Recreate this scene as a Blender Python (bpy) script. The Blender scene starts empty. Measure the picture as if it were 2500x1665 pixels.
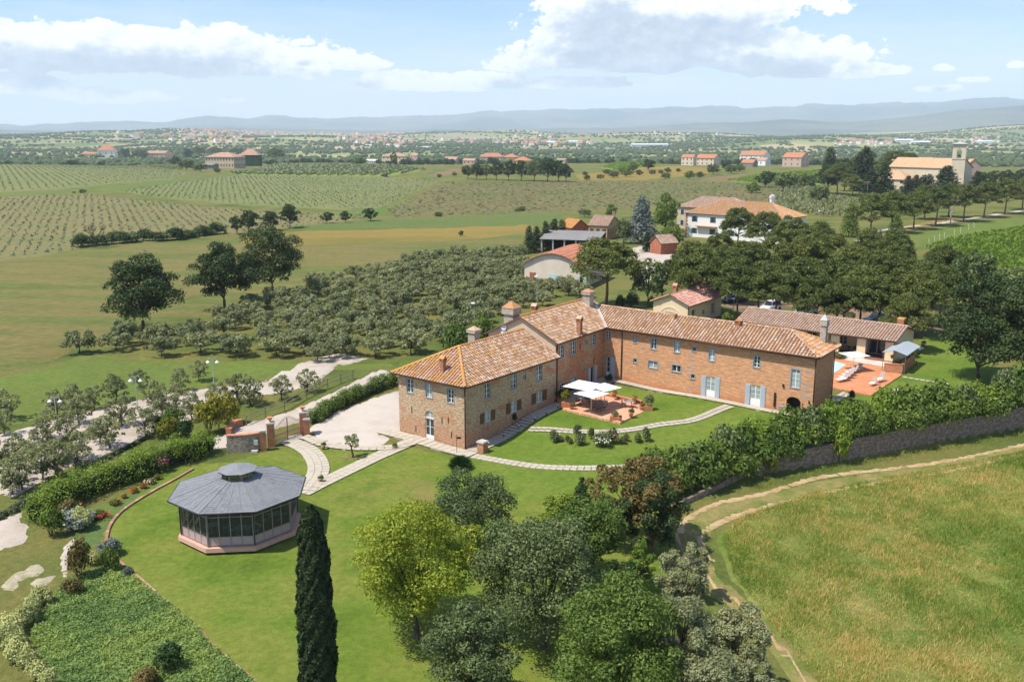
import bpy, bmesh, math, random
import numpy as np
from mathutils import Vector, Matrix
from mathutils.geometry import delaunay_2d_cdt
S = bpy.context.scene
COL = S.collection
random.seed(7)
rng = np.random.default_rng(7)
PI = math.pi

# ------------------------------------------------------------------ camera
FPX, YH, CH = 2300.0, 330.0, 30.0
CX, CY = 1250.0, 832.5
PITCH = math.atan((CY - YH) / FPX)
cam_d = bpy.data.cameras.new('camera')
cam = bpy.data.objects.new('camera', cam_d)
COL.objects.link(cam)
cam.location = (0, 0, CH)
cam.rotation_euler = (PI / 2 - PITCH, 0, 0)
cam_d.sensor_width = 36
cam_d.lens = 36 * FPX / 2500
cam_d.clip_start = 0.5
cam_d.clip_end = 90000
S.camera = cam

# ------------------------------------------------------------------ sun, exposure
SUNV = Vector((0.50, 0.22, -1.0)).normalized()
SUN_EL = math.asin(-SUNV.z)
SUN_AZ = math.atan2(-SUNV.x, -SUNV.y)            # compass angle from +Y towards +X
sun_d = bpy.data.lights.new('sun', 'SUN')
sun_d.energy = 5.0
sun_d.angle = math.radians(0.53)
sun_d.color = (1.0, 0.945, 0.85)
sun = bpy.data.objects.new('sun', sun_d)
sun.rotation_euler = SUNV.to_track_quat('-Z', 'Y').to_euler()
COL.objects.link(sun)
S.view_settings.view_transform = 'Standard'
S.view_settings.look = 'None'
S.view_settings.exposure = 0.36
S.view_settings.gamma = 1.0
S.view_settings.use_curve_mapping = False
S.render.engine = 'CYCLES'
S.cycles.use_denoising = True
S.cycles.max_bounces = 6
S.cycles.diffuse_bounces = 3
S.cycles.glossy_bounces = 2
S.cycles.transmission_bounces = 4
S.cycles.transparent_max_bounces = 8
S.cycles.volume_bounces = 1
S.cycles.sample_clamp_indirect = 6

# ------------------------------------------------------------------ small node helpers
class NT:
    def __init__(s, tree):
        s.t = tree; s.n = tree.nodes; s.l = tree.links
    def node(s, kind, **kw):
        n = s.n.new(kind)
        for k, v in kw.items():
            setattr(n, k, v)
        return n
    def put(s, sock, v):
        if isinstance(v, bpy.types.NodeSocket):
            s.l.new(v, sock)
        else:
            if sock.type == 'RGBA' and len(v) == 3:
                v = (*v, 1)
            sock.default_value = v
    def math(s, op, a, b=None, c=None, clamp=False):
        n = s.node('ShaderNodeMath', operation=op, use_clamp=clamp)
        s.put(n.inputs[0], a)
        if b is not None: s.put(n.inputs[1], b)
        if c is not None: s.put(n.inputs[2], c)
        return n.outputs[0]
    def vmath(s, op, a, b=None):
        n = s.node('ShaderNodeVectorMath', operation=op)
        s.put(n.inputs[0], a)
        if b is not None: s.put(n.inputs[1], b)
        return n.outputs[0]
    def mix(s, f, a, b, mode='MIX'):
        n = s.node('ShaderNodeMix', data_type='RGBA', blend_type=mode)
        s.put(n.inputs[0], f); s.put(n.inputs[6], a); s.put(n.inputs[7], b)
        return n.outputs[2]
    def ramp(s, f, stops):
        n = s.node('ShaderNodeValToRGB')
        e = n.color_ramp.elements
        while len(e) < len(stops): e.new(0.5)
        for i, (p, c) in enumerate(stops):
            e[i].position = p
            e[i].color = (*c, 1) if len(c) == 3 else c
        s.put(n.inputs[0], f)
        return n.outputs[0]
    def noise(s, vec, scale, detail=4, rough=0.55, dist=0.0):
        n = s.node('ShaderNodeTexNoise')
        s.put(n.inputs['Vector'], vec)
        n.inputs['Scale'].default_value = scale
        n.inputs['Detail'].default_value = detail
        n.inputs['Roughness'].default_value = rough
        n.inputs['Distortion'].default_value = dist
        return n.outputs['Fac']
    def scale(s, vec, sc, rot=0.0):
        n = s.node('ShaderNodeMapping')
        s.put(n.inputs['Vector'], vec)
        n.inputs['Scale'].default_value = sc
        n.inputs['Rotation'].default_value = (0, 0, rot)
        return n.outputs[0]
    def smooth(s, x, a, b):
        n = s.node('ShaderNodeMapRange', interpolation_type='SMOOTHSTEP')
        s.put(n.inputs[0], x)
        n.inputs[1].default_value = a; n.inputs[2].default_value = b
        return n.outputs[0]

# ------------------------------------------------------------------ sky
def px_dir(px, py):
    a = (px - CX) / FPX; b = (CY - py) / FPX
    v = Vector((a, math.cos(PITCH) + b * math.sin(PITCH), -math.sin(PITCH) + b * math.cos(PITCH)))
    return v
W = bpy.data.worlds.new('World'); S.world = W; W.use_nodes = True
w = NT(W.node_tree); w.n.clear()
sky = w.node('ShaderNodeTexSky', sky_type='NISHITA', sun_disc=False)
sky.sun_elevation = SUN_EL; sky.sun_rotation = SUN_AZ
sky.air_density = 1.0; sky.dust_density = 0.6; sky.ozone_density = 2.0
tc = w.node('ShaderNodeTexCoord')
sep = w.node('ShaderNodeSeparateXYZ'); w.l.new(tc.outputs['Generated'], sep.inputs[0])
az = w.math('ARCTAN2', sep.outputs[0], sep.outputs[1])
el = w.math('ARCSINE', sep.outputs[2])
comb = w.node('ShaderNodeCombineXYZ')
w.put(comb.inputs[0], az); w.put(comb.inputs[1], w.math('MULTIPLY', el, 1.5))
pc = comb.outputs[0]
# cumulus banks: centre px, half width px, height above / below the centre px
CL = [(1560, 120, 330, 150, 52), (1680, 30, 330, 55, 60), (1560, 150, 360, 110, 28), (1830, 140, 290, 75, 36), (1470, 20, 160, 70, 70), (1240, 165, 90, 40, 15),
      (2020, 178, 190, 26, 16), (330, 128, 480, 74, 56), (600, 160, 190, 66, 30), (100, 110, 230, 60, 34), (730, 178, 90, 34, 16),
      (1080, 205, 260, 36, 20), (880, 160, 80, 26, 20), (60, 220, 110, 40, 14), (250, 238, 160, 22, 14), (1420, 205, 150, 22, 14),
      (740, 106, 44, 16, 10), (2300, 168, 32, 14, 9), (2386, 196, 48, 11, 8), (2480, 158, 30, 18, 14), (2290, 218, 64, 13, 9), (565, 246, 40, 12, 7)]
def cloud_mask(el_):
    msk = None
    for (cx_, cy_, rx, up, dn) in CL:
        d0 = px_dir(cx_, cy_).normalized(); a0 = math.atan2(d0.x, d0.y); e0 = math.asin(d0.z)
        dx = w.math('MULTIPLY', w.math('SUBTRACT', az, a0), FPX / rx); dy = w.math('SUBTRACT', el_, e0)
        up_ = w.math('MULTIPLY', w.math('MAXIMUM', dy, 0.0), FPX / up); dn_ = w.math('MULTIPLY', w.math('MINIMUM', dy, 0.0), FPX / dn)
        m = w.math('SUBTRACT', 1.0, w.math('SQRT', w.math('MULTIPLY_ADD', dx, dx, w.math('MULTIPLY_ADD', up_, up_, w.math('MULTIPLY', dn_, dn_)))))
        if rx < 100: m = w.math('MULTIPLY_ADD', m, 0.75, -0.12)
        msk = m if msk is None else w.math('MAXIMUM', msk, m)
    return w.math('MINIMUM', w.math('MULTIPLY_ADD', msk, 1.25, -0.08), 0.72)
def billow(p):
    a = w.noise(p, 15, 5, 0.55); b = w.noise(w.vmath('ADD', p, (5.1, 2.2, 0)), 38, 5, 0.6); c = w.noise(p, 95, 5, 0.65)
    f = w.math('MULTIPLY', w.math('SUBTRACT', a, 0.5), 1.6); f = w.math('MULTIPLY_ADD', w.math('SUBTRACT', b, 0.5), 0.9, f)
    return w.math('MULTIPLY_ADD', w.math('SUBTRACT', c, 0.5), 0.4, f)
b0 = billow(pc); pu = w.vmath('ADD', pc, (-0.006, 0.013, 0)); b1 = billow(pu)
fld = w.math('ADD', cloud_mask(el), b0)
above = w.math('MULTIPLY_ADD', b1, 0.4, cloud_mask(w.math('ADD', el, 0.020)))
cum = w.smooth(fld, 0.0, 0.12)
lit = w.math('MULTIPLY_ADD', w.math('SUBTRACT', b0, b1), 0.9, w.math('MULTIPLY_ADD', w.smooth(above, -0.2, 0.75), -0.85, 1.02), clamp=True)
ccol = w.ramp(lit, [(0.0, (0.46, 0.54, 0.68)), (0.40, (0.62, 0.69, 0.81)), (0.66, (0.84, 0.88, 0.94)), (1.0, (1.08, 1.08, 1.07))])
# thin high veil, stronger towards the horizon, and loose flat cloud streaks everywhere
veil = w.noise(w.scale(pc, (1.2, 5.0, 1)), 3.2, 6, 0.6)
hz = w.math('MULTIPLY', w.smooth(el, 0.13, -0.01), 0.9)
veil = w.math('ADD', w.math('MULTIPLY', w.smooth(veil, 0.40, 0.75), 0.34), hz, clamp=True)
strk = w.noise(w.scale(pc, (4, 17, 1)), 2.2, 6, 0.6)
strk = w.math('MULTIPLY', w.smooth(strk, 0.52, 0.72), w.math('MULTIPLY', w.smooth(el, 0.13, 0.02), 0.55))
SKY_K = 0.125
bg_sky = w.mix(1.0, sky.outputs[0], (SKY_K * 0.80, SKY_K * 0.93, SKY_K * 1.12, 1), 'MULTIPLY')
CLK = 0.90
c1 = w.mix(veil, bg_sky, (0.80 * CLK, 0.88 * CLK, 0.97 * CLK, 1))
c1 = w.mix(strk, c1, (0.85 * CLK, 0.88 * CLK, 0.94 * CLK, 1))
ccs = w.mix(1.0, ccol, (CLK, CLK, CLK, 1), 'MULTIPLY')
c2 = w.mix(w.math('MULTIPLY', cum, w.math('MULTIPLY_ADD', w.smooth(el, 0.0, 0.05), 0.35, 0.62)), c1, ccs)
# clouds overhead and behind: same weather, generic
pz = w.vmath('DIVIDE', tc.outputs['Generated'], w.math('MAXIMUM', w.math('ADD', sep.outputs[2], 0.12), 0.05))
far = w.noise(pz, 1.3, 6, 0.58)
out_of = w.math('MAXIMUM', w.smooth(el, 0.17, 0.30), w.smooth(w.math('ABSOLUTE', az), 0.6, 0.9))
fc = w.math('MULTIPLY', w.smooth(far, 0.53, 0.66), w.math('MULTIPLY', out_of, 0.6))
c3 = w.mix(fc, c2, (0.8 * CLK, 0.83 * CLK, 0.9 * CLK, 1))
bgn = w.node('ShaderNodeBackground'); w.put(bgn.inputs[0], c3); bgn.inputs[1].default_value = 1.0
wo = w.node('ShaderNodeOutputWorld'); w.l.new(bgn.outputs[0], wo.inputs[0])
W.cycles.sampling_method = 'MANUAL'; W.cycles.sample_map_resolution = 512

# ------------------------------------------------------------------ materials
MATS = {}
def new_mat(name):
    m = bpy.data.materials.new(name); m.use_nodes = True
    t = NT(m.node_tree); t.n.clear()
    o = t.node('ShaderNodeOutputMaterial'); b = t.node('ShaderNodeBsdfPrincipled')
    t.l.new(b.outputs[0], o.inputs[0]); MATS[name] = m
    return m, t, b, o
def pos(t): return t.node('ShaderNodeNewGeometry').outputs['Position']
def plain(name, col, rough=0.7, metal=0.0, var=0.12, sc=3.0, spec=0.3):
    m, t, b, o = new_mat(name)
    n = t.noise(pos(t), sc, 4)
    k = t.ramp(n, [(0.25, tuple(c * (1 - var) for c in col)), (0.75, tuple(min(1, c * (1 + var)) for c in col))])
    t.put(b.inputs['Base Color'], k); b.inputs['Roughness'].default_value = rough
    b.inputs['Metallic'].default_value = metal; b.inputs['Specular IOR Level'].default_value = spec
    return m
def natural(name, stops, big=0.03, fine=1.5, famt=0.35, bump=0.5, bscale=6, stretch=(1, 1, 1), rot=0.0, extra=None, rough=0.95, bigd=5, lo=0.3, hi=0.7):
    """stops: list of colours from patchy large noise; fine noise varies brightness"""
    m, t, b, o = new_mat(name)
    p = t.scale(pos(t), stretch, rot)
    n = t.noise(p, big, bigd, 0.6)
    k = len(stops)
    c = t.ramp(n, [(lo + (hi - lo) * i / max(1, k - 1), s_) for i, s_ in enumerate(stops)])
    f = t.noise(p, fine, 6, 0.7)
    v = t.ramp(f, [(0.25, (1 - famt,) * 3), (0.75, (1 + famt,) * 3)])
    c = t.mix(1.0, c, v, 'MULTIPLY')
    if extra: c = extra(t, c, p)
    t.put(b.inputs['Base Color'], c)
    b.inputs['Roughness'].default_value = rough
    b.inputs['Specular IOR Level'].default_value = 0.15
    if bump:
        bn = t.node('ShaderNodeBump'); bn.inputs['Strength'].default_value = bump
        bn.inputs['Distance'].default_value = 0.3
        t.put(bn.inputs['Height'], t.noise(p, bscale, 5, 0.7)); t.l.new(bn.outputs[0], b.inputs['Normal'])
    return m
def leafy(name, cols, trans=0.25, vary=0.35, rough=0.6, spec=0.25, big=0):
    """cols: 2-4 leaf colours chosen per leaf; object random and clump noise vary them"""
    m, t, b, o = new_mat(name)
    g = t.node('ShaderNodeNewGeometry'); oi = t.node('ShaderNodeObjectInfo')
    clump = t.noise(g.outputs['Position'], 0.9, 3, 0.6)
    f = t.math('MULTIPLY_ADD', g.outputs['Random Per Island'], 0.55, t.math('MULTIPLY_ADD', clump, 0.9, -0.22))
    if big: f = t.math('ADD', f, t.math('MULTIPLY_ADD', t.noise(g.outputs['Position'], big, 5, 0.6), 2.6, -1.3))
    k = len(cols)
    c = t.ramp(f, [((i + 0.2) / k, s_) for i, s_ in enumerate(cols)])
    br = t.math('MULTIPLY_ADD', oi.outputs['Random'], vary, 1 - vary / 2)
    hs = t.node('ShaderNodeHueSaturation'); t.put(hs.inputs['Color'], c); t.put(hs.inputs['Value'], br)
    t.put(hs.inputs['Hue'], t.math('MULTIPLY_ADD', oi.outputs['Random'], -0.02, 0.51))
    col = hs.outputs[0]
    t.put(b.inputs['Base Color'], col); b.inputs['Roughness'].default_value = rough; b.inputs['Specular IOR Level'].default_value = spec
    tr = t.node('ShaderNodeBsdfTranslucent'); t.put(tr.inputs[0], t.mix(1.0, col, (1.25, 1.3, 0.6, 1), 'MULTIPLY'))
    ms = t.node('ShaderNodeMixShader'); ms.inputs[0].default_value = trans
    t.l.new(b.outputs[0], ms.inputs[1]); t.l.new(tr.outputs[0], ms.inputs[2]); t.l.new(ms.outputs[0], o.inputs[0])
    return m
def masonry(name, base, dark, light, red, brickness=0.5, stonescale=(3.2, 8.0), patch=0.5):
    """walls: uv in metres; courses, stones and red brick patches"""
    m, t, b, o = new_mat(name)
    uv = t.node('ShaderNodeUVMap').outputs[0]
    wob = t.noise(uv, 1.2, 2)
    u2 = t.vmath('ADD', uv, t.scale(t.node('ShaderNodeTexNoise').outputs['Color'], (0, 0, 0)))
    st = t.noise(t.scale(uv, (stonescale[0], stonescale[1], 1)), 1.0, 3, 0.75)
    c = t.ramp(st, [(0.30, dark), (0.42, tuple((a + b_) / 2 for a, b_ in zip(dark, base))), (0.50, base), (0.66, light)])
    br = t.node('ShaderNodeTexBrick'); t.put(br.inputs['Vector'], uv)
    br.inputs['Scale'].default_value = 1.0; br.inputs['Brick Width'].default_value = 0.27; br.inputs['Row Height'].default_value = 0.075
    br.inputs['Mortar Size'].default_value = 0.008
    br.inputs['Color1'].default_value = (*[x * 0.82 for x in red], 1); br.inputs['Color2'].default_value = (*[min(1, x * 1.22) for x in red], 1)
    br.inputs['Mortar'].default_value = (*[min(1, (x + y) * 0.62) for x, y in zip(red, light)], 1); br.inputs['Bias'].default_value = 0.1
    row = t.noise(t.scale(uv, (1.1, 7.0, 1)), 1.0, 5, 0.75)
    bc = t.mix(1.0, br.outputs[0], t.ramp(row, [(0.32, (0.62,) * 3), (0.68, (1.34,) * 3)]), 'MULTIPLY')
    pt = t.noise(t.scale(uv, (1, 1.6, 1)), 0.33, 4, 0.65)
    f = t.smooth(pt, 0.62 - 0.35 * brickness, 0.74 - 0.35 * brickness)
    c = t.mix(f, c, bc)
    # weathering: damp darker reddish base and washed streaks
    wz = t.noise(t.scale(uv, (0.5, 1.4, 1)), 0.8, 5, 0.7)
    su = t.node('ShaderNodeSeparateXYZ'); t.put(su.inputs[0], uv)
    low = t.math('MULTIPLY', t.smooth(t.math('MULTIPLY_ADD', wz, 2.4, t.math('MULTIPLY', su.outputs[1], -0.8)), -1.05, 0.2), patch)
    c = t.mix(low, c, (red[0] * .86, red[1] * .60, red[2] * .52))
    pale = t.math('MULTIPLY', t.smooth(wz, 0.60, 0.72), 0.35)
    c = t.mix(pale, c, light)
    t.put(b.inputs['Base Color'], c); b.inputs['Roughness'].default_value = 0.92; b.inputs['Specular IOR Level'].default_value = 0.15
    bn = t.node('ShaderNodeBump'); bn.inputs['Strength'].default_value = 0.7; bn.inputs['Distance'].default_value = 0.05
    t.put(bn.inputs['Height'], t.mix(f, t.mix(1.0, st, (1, 1, 1, 1), 'MULTIPLY'), br.outputs[1])); t.l.new(bn.outputs[0], b.inputs['Normal'])
    return m
def tilemat(name, cols, lichen=0.35, lcol=(0.52, 0.20, 0.035), lscale=0.8):
    m, t, b, o = new_mat(name)
    g = t.node('ShaderNodeNewGeometry')
    c = t.ramp(g.outputs['Random Per Island'], [(i / max(1, len(cols) - 1), s_) for i, s_ in enumerate(cols)])
    n1 = t.noise(g.outputs['Position'], lscale, 5, 0.7)
    n2 = t.noise(g.outputs['Position'], 7.0, 3, 0.7)
    f = t.math('ADD', n1, t.math('MULTIPLY', t.math('SUBTRACT', n2, 0.5), 0.5))
    f = t.math('ADD', f, t.math('MULTIPLY', t.math('SUBTRACT', g.outputs['Random Per Island'], 0.5), 0.18))
    th = 0.78 - lichen * 0.5
    f = t.smooth(f, th - 0.05, th + 0.07)
    c = t.mix(t.math('MULTIPLY', f, 0.85), c, lcol)
    n3 = t.noise(g.outputs['Position'], 13, 4, 0.7)
    c = t.mix(1.0, c, t.ramp(n3, [(0.3, (0.78,) * 3), (0.7, (1.22,) * 3)]), 'MULTIPLY')
    t.put(b.inputs['Base Color'], c); b.inputs['Roughness'].default_value = 0.9; b.inputs['Specular IOR Level'].default_value = 0.2
    return m
def glassmat(name, col, tint=0.15, rough=0.03):
    m, t, b, o = new_mat(name)
    b.inputs['Base Color'].default_value = (*col, 1); b.inputs['Roughness'].default_value = rough; b.inputs['Specular IOR Level'].default_value = 0.5
    if tint < 1:
        tr = t.node('ShaderNodeBsdfTransparent'); tr.inputs[0].default_value = (*[0.75 + 0.25 * c for c in col], 1)
        ms = t.node('ShaderNodeMixShader'); ms.inputs[0].default_value = tint
        t.l.new(tr.outputs[0], ms.inputs[1]); t.l.new(b.outputs[0], ms.inputs[2]); t.l.new(ms.outputs[0], o.inputs[0])
    return m
# ------------------------------------------------------------------ object helpers
def link(name, me, mat=None, parent=None, loc=None):
    o = bpy.data.objects.new(name, me); COL.objects.link(o)
    if mat is not None and me is not None and not me.materials:
        for m_ in (mat if isinstance(mat, (list, tuple)) else [mat]): me.materials.append(m_)
    if parent is not None:
        o.parent = parent
        o.matrix_parent_inverse = parent.matrix_basis.inverted()
    if loc is not None: o.location = loc
    return o
def tag(o, label=None, cat=None, group=None, kind=None):
    if label: o['label'] = label
    if cat: o['category'] = cat
    if group: o['group'] = group
    if kind: o['kind'] = kind
    return o
def thing(name, label, cat, loc, rz=0.0, group=None):
    o = bpy.data.objects.new(name, None); o.empty_display_size = 0.3
    o.location = loc; o.rotation_euler = (0, 0, rz); COL.objects.link(o)
    return tag(o, label, cat, group)
def dup(src, loc, rz=0.0, sc=1.0, label=None, group=None, cat=None):
    r = src.copy(); COL.objects.link(r); r.location = loc; r.rotation_euler = (0, 0, rz); r.scale = (sc, sc, sc) if not isinstance(sc, tuple) else sc
    if label: r['label'] = label
    if group: r['group'] = group
    if cat: r['category'] = cat
    for ch in src.children:
        c = ch.copy(); COL.objects.link(c); c.parent = r
        for g_ in ch.children:
            d = g_.copy(); COL.objects.link(d); d.parent = c
    return r
def npmesh(name, V, F, smooth=False, uv=None):
    """V (n,3) array, F (m,3|4) array"""
    V = np.asarray(V, dtype=np.float32); F = np.asarray(F, dtype=np.int32)
    me = bpy.data.meshes.new(name)
    k = F.shape[1]
    me.vertices.add(len(V)); me.vertices.foreach_set('co', V.ravel())
    me.loops.add(F.size); me.loops.foreach_set('vertex_index', F.ravel())
    me.polygons.add(len(F)); me.polygons.foreach_set('loop_start', np.arange(0, F.size, k, dtype=np.int32))
    if smooth: me.polygons.foreach_set('use_smooth', np.ones(len(F), dtype=bool))
    if uv is not None:
        l = me.uv_layers.new(name='UVMap'); l.data.foreach_set('uv', np.asarray(uv, dtype=np.float32)[F.ravel()].ravel())
    me.update(calc_edges=True)
    return me
class MB:
    """collects shapes in world or local coordinates; uv per vertex"""
    def __init__(s): s.v = []; s.f = []; s.uv = []; s.m = []; s.cur = 0
    def face(s, pts, uvs=None):
        i = len(s.v); s.v += [tuple(p) for p in pts]; s.uv += (uvs or [(p[0], p[2]) for p in pts])
        s.f.append(tuple(range(i, i + len(pts)))); s.m.append(s.cur)
    def box(s, x0, x1, y0, y1, z0, z1, M=None):
        P = [Vector((x, y, z)) for z in (z0, z1) for y in (y0, y1) for x in (x0, x1)]
        if M is not None: P = [M @ p for p in P]
        for q in ((0, 2, 3, 1), (4, 5, 7, 6), (0, 1, 5, 4), (2, 6, 7, 3), (1, 3, 7, 5), (0, 4, 6, 2)):
            s.face([P[i] for i in q])
    def bar(s, a, b, r, n=6, r2=None):
        a = Vector(a); b = Vector(b); d = (b - a)
        if d.length < 1e-6: return
        q = d.to_track_quat('Z', 'Y'); r2 = r if r2 is None else r2
        i = len(s.v)
        for (c, rr) in ((a, r), (b, r2)):
            for k in range(n):
                v = q @ Vector((math.cos(2 * PI * k / n) * rr, math.sin(2 * PI * k / n) * rr, 0)) + c
                s.v.append(tuple(v)); s.uv.append((v.x, v.z))
        for k in range(n):
            s.f.append((i + k, i + (k + 1) % n, i + n + (k + 1) % n, i + n + k)); s.m.append(s.cur)
        s.f.append(tuple(range(i + n - 1, i - 1, -1))); s.m.append(s.cur)
        s.f.append(tuple(range(i + n, i + 2 * n))); s.m.append(s.cur)
    def path(s, pts, r, n=6):
        for a, b in zip(pts[:-1], pts[1:]): s.bar(a, b, r, n)
    def lathe(s, c, prof, n=12):
        """prof: [(r,z)...]"""
        i = len(s.v); c = Vector(c)
        for (r, z) in prof:
            for k in range(n):
                v = c + Vector((r * math.cos(2 * PI * k / n), r * math.sin(2 * PI * k / n), z)); s.v.append(tuple(v)); s.uv.append((v.x, v.z))
        for j in range(len(prof) - 1):
            for k in range(n):
                s.f.append((i + j * n + k, i + j * n + (k + 1) % n, i + (j + 1) * n + (k + 1) % n, i + (j + 1) * n + k)); s.m.append(s.cur)
        s.f.append(tuple(i + n - 1 - k for k in range(n))); s.m.append(s.cur)
        s.f.append(tuple(i + (len(prof) - 1) * n + k for k in range(n))); s.m.append(s.cur)
    def build(s, name, mat, parent=None, smooth=False, kind=None, label=None):
        me = bpy.data.meshes.new(name); me.from_pydata(s.v, [], s.f)
        l = me.uv_layers.new(name='UVMap')
        idx = np.zeros(len(me.loops), dtype=np.int32); me.loops.foreach_get('vertex_index', idx)
        l.data.foreach_set('uv', np.asarray(s.uv, dtype=np.float32)[idx].ravel())
        if isinstance(mat, (list, tuple)): me.polygons.foreach_set('material_index', s.m)
        if smooth: me.polygons.foreach_set('use_smooth', [True] * len(me.polygons))
        o = link(name, me, mat, parent)
        if kind: o['kind'] = kind
        if label: o['label'] = label
        return o
def one_box(name, mat, parent, x0, x1, y0, y1, z0, z1, M=None):
    b = MB(); b.box(x0, x1, y0, y1, z0, z1, M); return b.build(name, mat, parent)

# ------------------------------------------------------------------ terrain
def G0(px, py, z=0.0):
    d = px_dir(px, py); t = (z - CH) / d.z
    return (d.x * t, d.y * t)
WALLPX = [(1640, 1262), (1750, 1205), (1837, 1168), (1990, 1143), (2110, 1119), (2240, 1092), (2380, 1066), (2500, 1046), (2640, 1022)]
WALL = [G0(x, y, -0.5) for x, y in WALLPX]
WALL.append((WALL[-1][0] + 30, WALL[-1][1] + 9))
WX = np.array([p[0] for p in WALL]); WY = np.array([p[1] for p in WALL])
CI = np.array([(-4.5, 87.4, 0), (-11.5, 92.6, .2), (5, 99.8, 1.25), (11, 108.7, 1.75), (22, 100, 1.65), (30.9, 93.2, 1.6), (36, 100, 1.5), (45, 110, 1.42), (42, 116, 1.45), (47, 119, 1.5), (53, 124, 1.6),
    (33, 148, 1.8), (20, 130, 1.8), (8.5, 92.5, 1.15), (12, 91.5, 1.15), (15, 95, 1.4), (0, 85, .1), (12, 84, .6), (20, 84, .95), (28, 88, 1.35), (40, 98, 1.35), (60, 106, 1.9), (75, 125, 2), (-20, 65, 0), (-5, 60, 0), (5, 60, 0),
    (10, 70, .2), (-30, 70, 0), (-20, 90, 0), (-40, 100, 0), (0, 120, .8), (-10, 110, .2), (-20, 130, 0), (0, 40, -.3), (-20, 40, -.5), (-35, 50, -.8), (17, 75, .2), (18, 65, -.3), (20, 50, -1),
    (0, 190, .5), (60, 180, 1.5), (-60, 160, 0), (-60, 60, -.5), (120, 150, 1), (110, 220, 1)], dtype=float)
CO = np.array([(20, 50, -1), (18, 65, -.4), (16, 72, 0), (19, 77, -.1), (21.7, 80, -.3), (25, 84, -.3), (40, 90, -.5), (54, 95, -.6), (70, 105, -.7), (45, 60, -1.2), (30, 35, -1.5), (12, 45, -.6), (80, 130, 0), (90, 70, -1), (40, 20, -1.5)], dtype=float)
def shep(x, y, Cn, s2):
    num = np.zeros_like(x); den = np.zeros_like(x)
    for (a, b, c) in Cn:
        wgt = 1.0 / ((x - a) ** 2 + (y - b) ** 2 + s2) ** 2
        num += wgt * c; den += wgt
    return num / den
def sstep(a, b, x):
    t = np.clip((x - a) / (b - a), 0, 1); return t * t * (3 - 2 * t)
FR = [0, 900, 1100, 1400, 1900, 2600, 3400, 4200, 5200, 6200, 7200, 8500, 12000, 60000]
FZ = [0, 0, -3, -13, -18, -15, -2, 12, 22, 27, 24, 8, -60, -60]
def T(x, y):
    x = np.asarray(x, dtype=float); y = np.asarray(y, dtype=float)
    r = np.hypot(x, y); a = np.arctan2(x, y)
    ins = shep(x, y, CI, 12.0); out = shep(x, y, CO, 20.0)
    side = y - np.interp(x, WX, WY)
    k = sstep(-0.35, 0.35, side)
    k = np.where(x < WX[0], sstep(-6, 6, side), k)
    near = ins * k + out * (1 - k)
    near = near * (1 - sstep(120, 260, r))
    fz = np.interp(r, FR, FZ)
    und = sstep(200, 700, r) * (1.6 * np.sin(x * .009 + 1.3) * np.cos(y * .0065) + .9 * np.sin(x * .017 + y * .011)) * (1 - sstep(1200, 2000, r))
    hills = sstep(2200, 4600, r) * (11 * np.sin(a * 11 + r * .0012) + 8 * np.sin(a * 23 + 1.7 - r * .0019) + 2.5 * np.sin(a * 47 + r * .004))
    hills += sstep(4200, 6200, r) * (36 * np.exp(-((a + .315) / .075) ** 2) + 10 * np.exp(-((a + .10) / .09) ** 2) + 26 * np.exp(-((a - .0) / .05) ** 2) * .5 + 55 * sstep(.25, .55, a))
    hills *= 1 - sstep(7200, 9500, r)
    lft = 3.0 * np.exp(-((r - 1000) / 260) ** 2) * sstep(-.22, -.42, a)
    return near + fz + und + hills + lft
_t = np.geomspace(12, 9000, 1600)
def P(px, py, h=0.0):
    """the point of the place seen at this spot of the photograph, h metres above its ground"""
    d = px_dir(px, py)
    dl = math.hypot(d.x, d.y); t = _t / dl
    X = d.x * t; Y = d.y * t; Z = CH + d.z * t
    g = Z - (T(X, Y) + h)
    i = np.argmax(g < 0)
    if not (g[i] < 0): i = len(t) - 1
    if i == 0: i = 1
    f = g[i - 1] / (g[i - 1] - g[i]); tt = t[i - 1] + (t[i] - t[i - 1]) * f
    x, y = d.x * tt, d.y * tt
    return Vector((x, y, float(T(np.array([x]), np.array([y]))[0])))
def D(x, y, h=0.0): return P(x * 1.0619, y * 1.0619, h)
_o1 = 'first second third fourth fifth sixth seventh eighth ninth tenth eleventh twelfth thirteenth fourteenth fifteenth sixteenth seventeenth eighteenth nineteenth'.split()
def ordn(i):
    if i < 19: return _o1[i]
    i += 1; return ('twentieth', 'thirtieth', 'fortieth', 'fiftieth')[i // 10 - 2] if i % 10 == 0 else ('twenty-', 'thirty-', 'forty-', 'fifty-')[i // 10 - 2] + _o1[i % 10 - 1]
def Tz(x, y): return float(T(np.array([x]), np.array([y]))[0])
def on(x, y, dz=0.0): return Vector((x, y, Tz(x, y) + dz))

def grow(a, b, lo, hi, s, k):
    L = list(np.arange(a, b + 1e-6, s)); st = s; x = a; left = []
    while x > lo: st *= k; x -= st; left.append(x)
    st = s; x = L[-1]; right = []
    while x < hi: st *= k; x += st; right.append(x)
    return np.array(left[::-1] + L + right)
def grid_mesh(name, X, Y, Z, uvless=True):
    ny, nx = X.shape
    V = np.stack([X.ravel(), Y.ravel(), Z.ravel()], 1)
    i = np.arange((ny - 1) * nx).reshape(ny - 1, nx)[:, :-1].ravel()
    return npmesh(name, V, np.stack([i, i + 1, i + 1 + nx, i + nx], 1), smooth=True)
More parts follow.
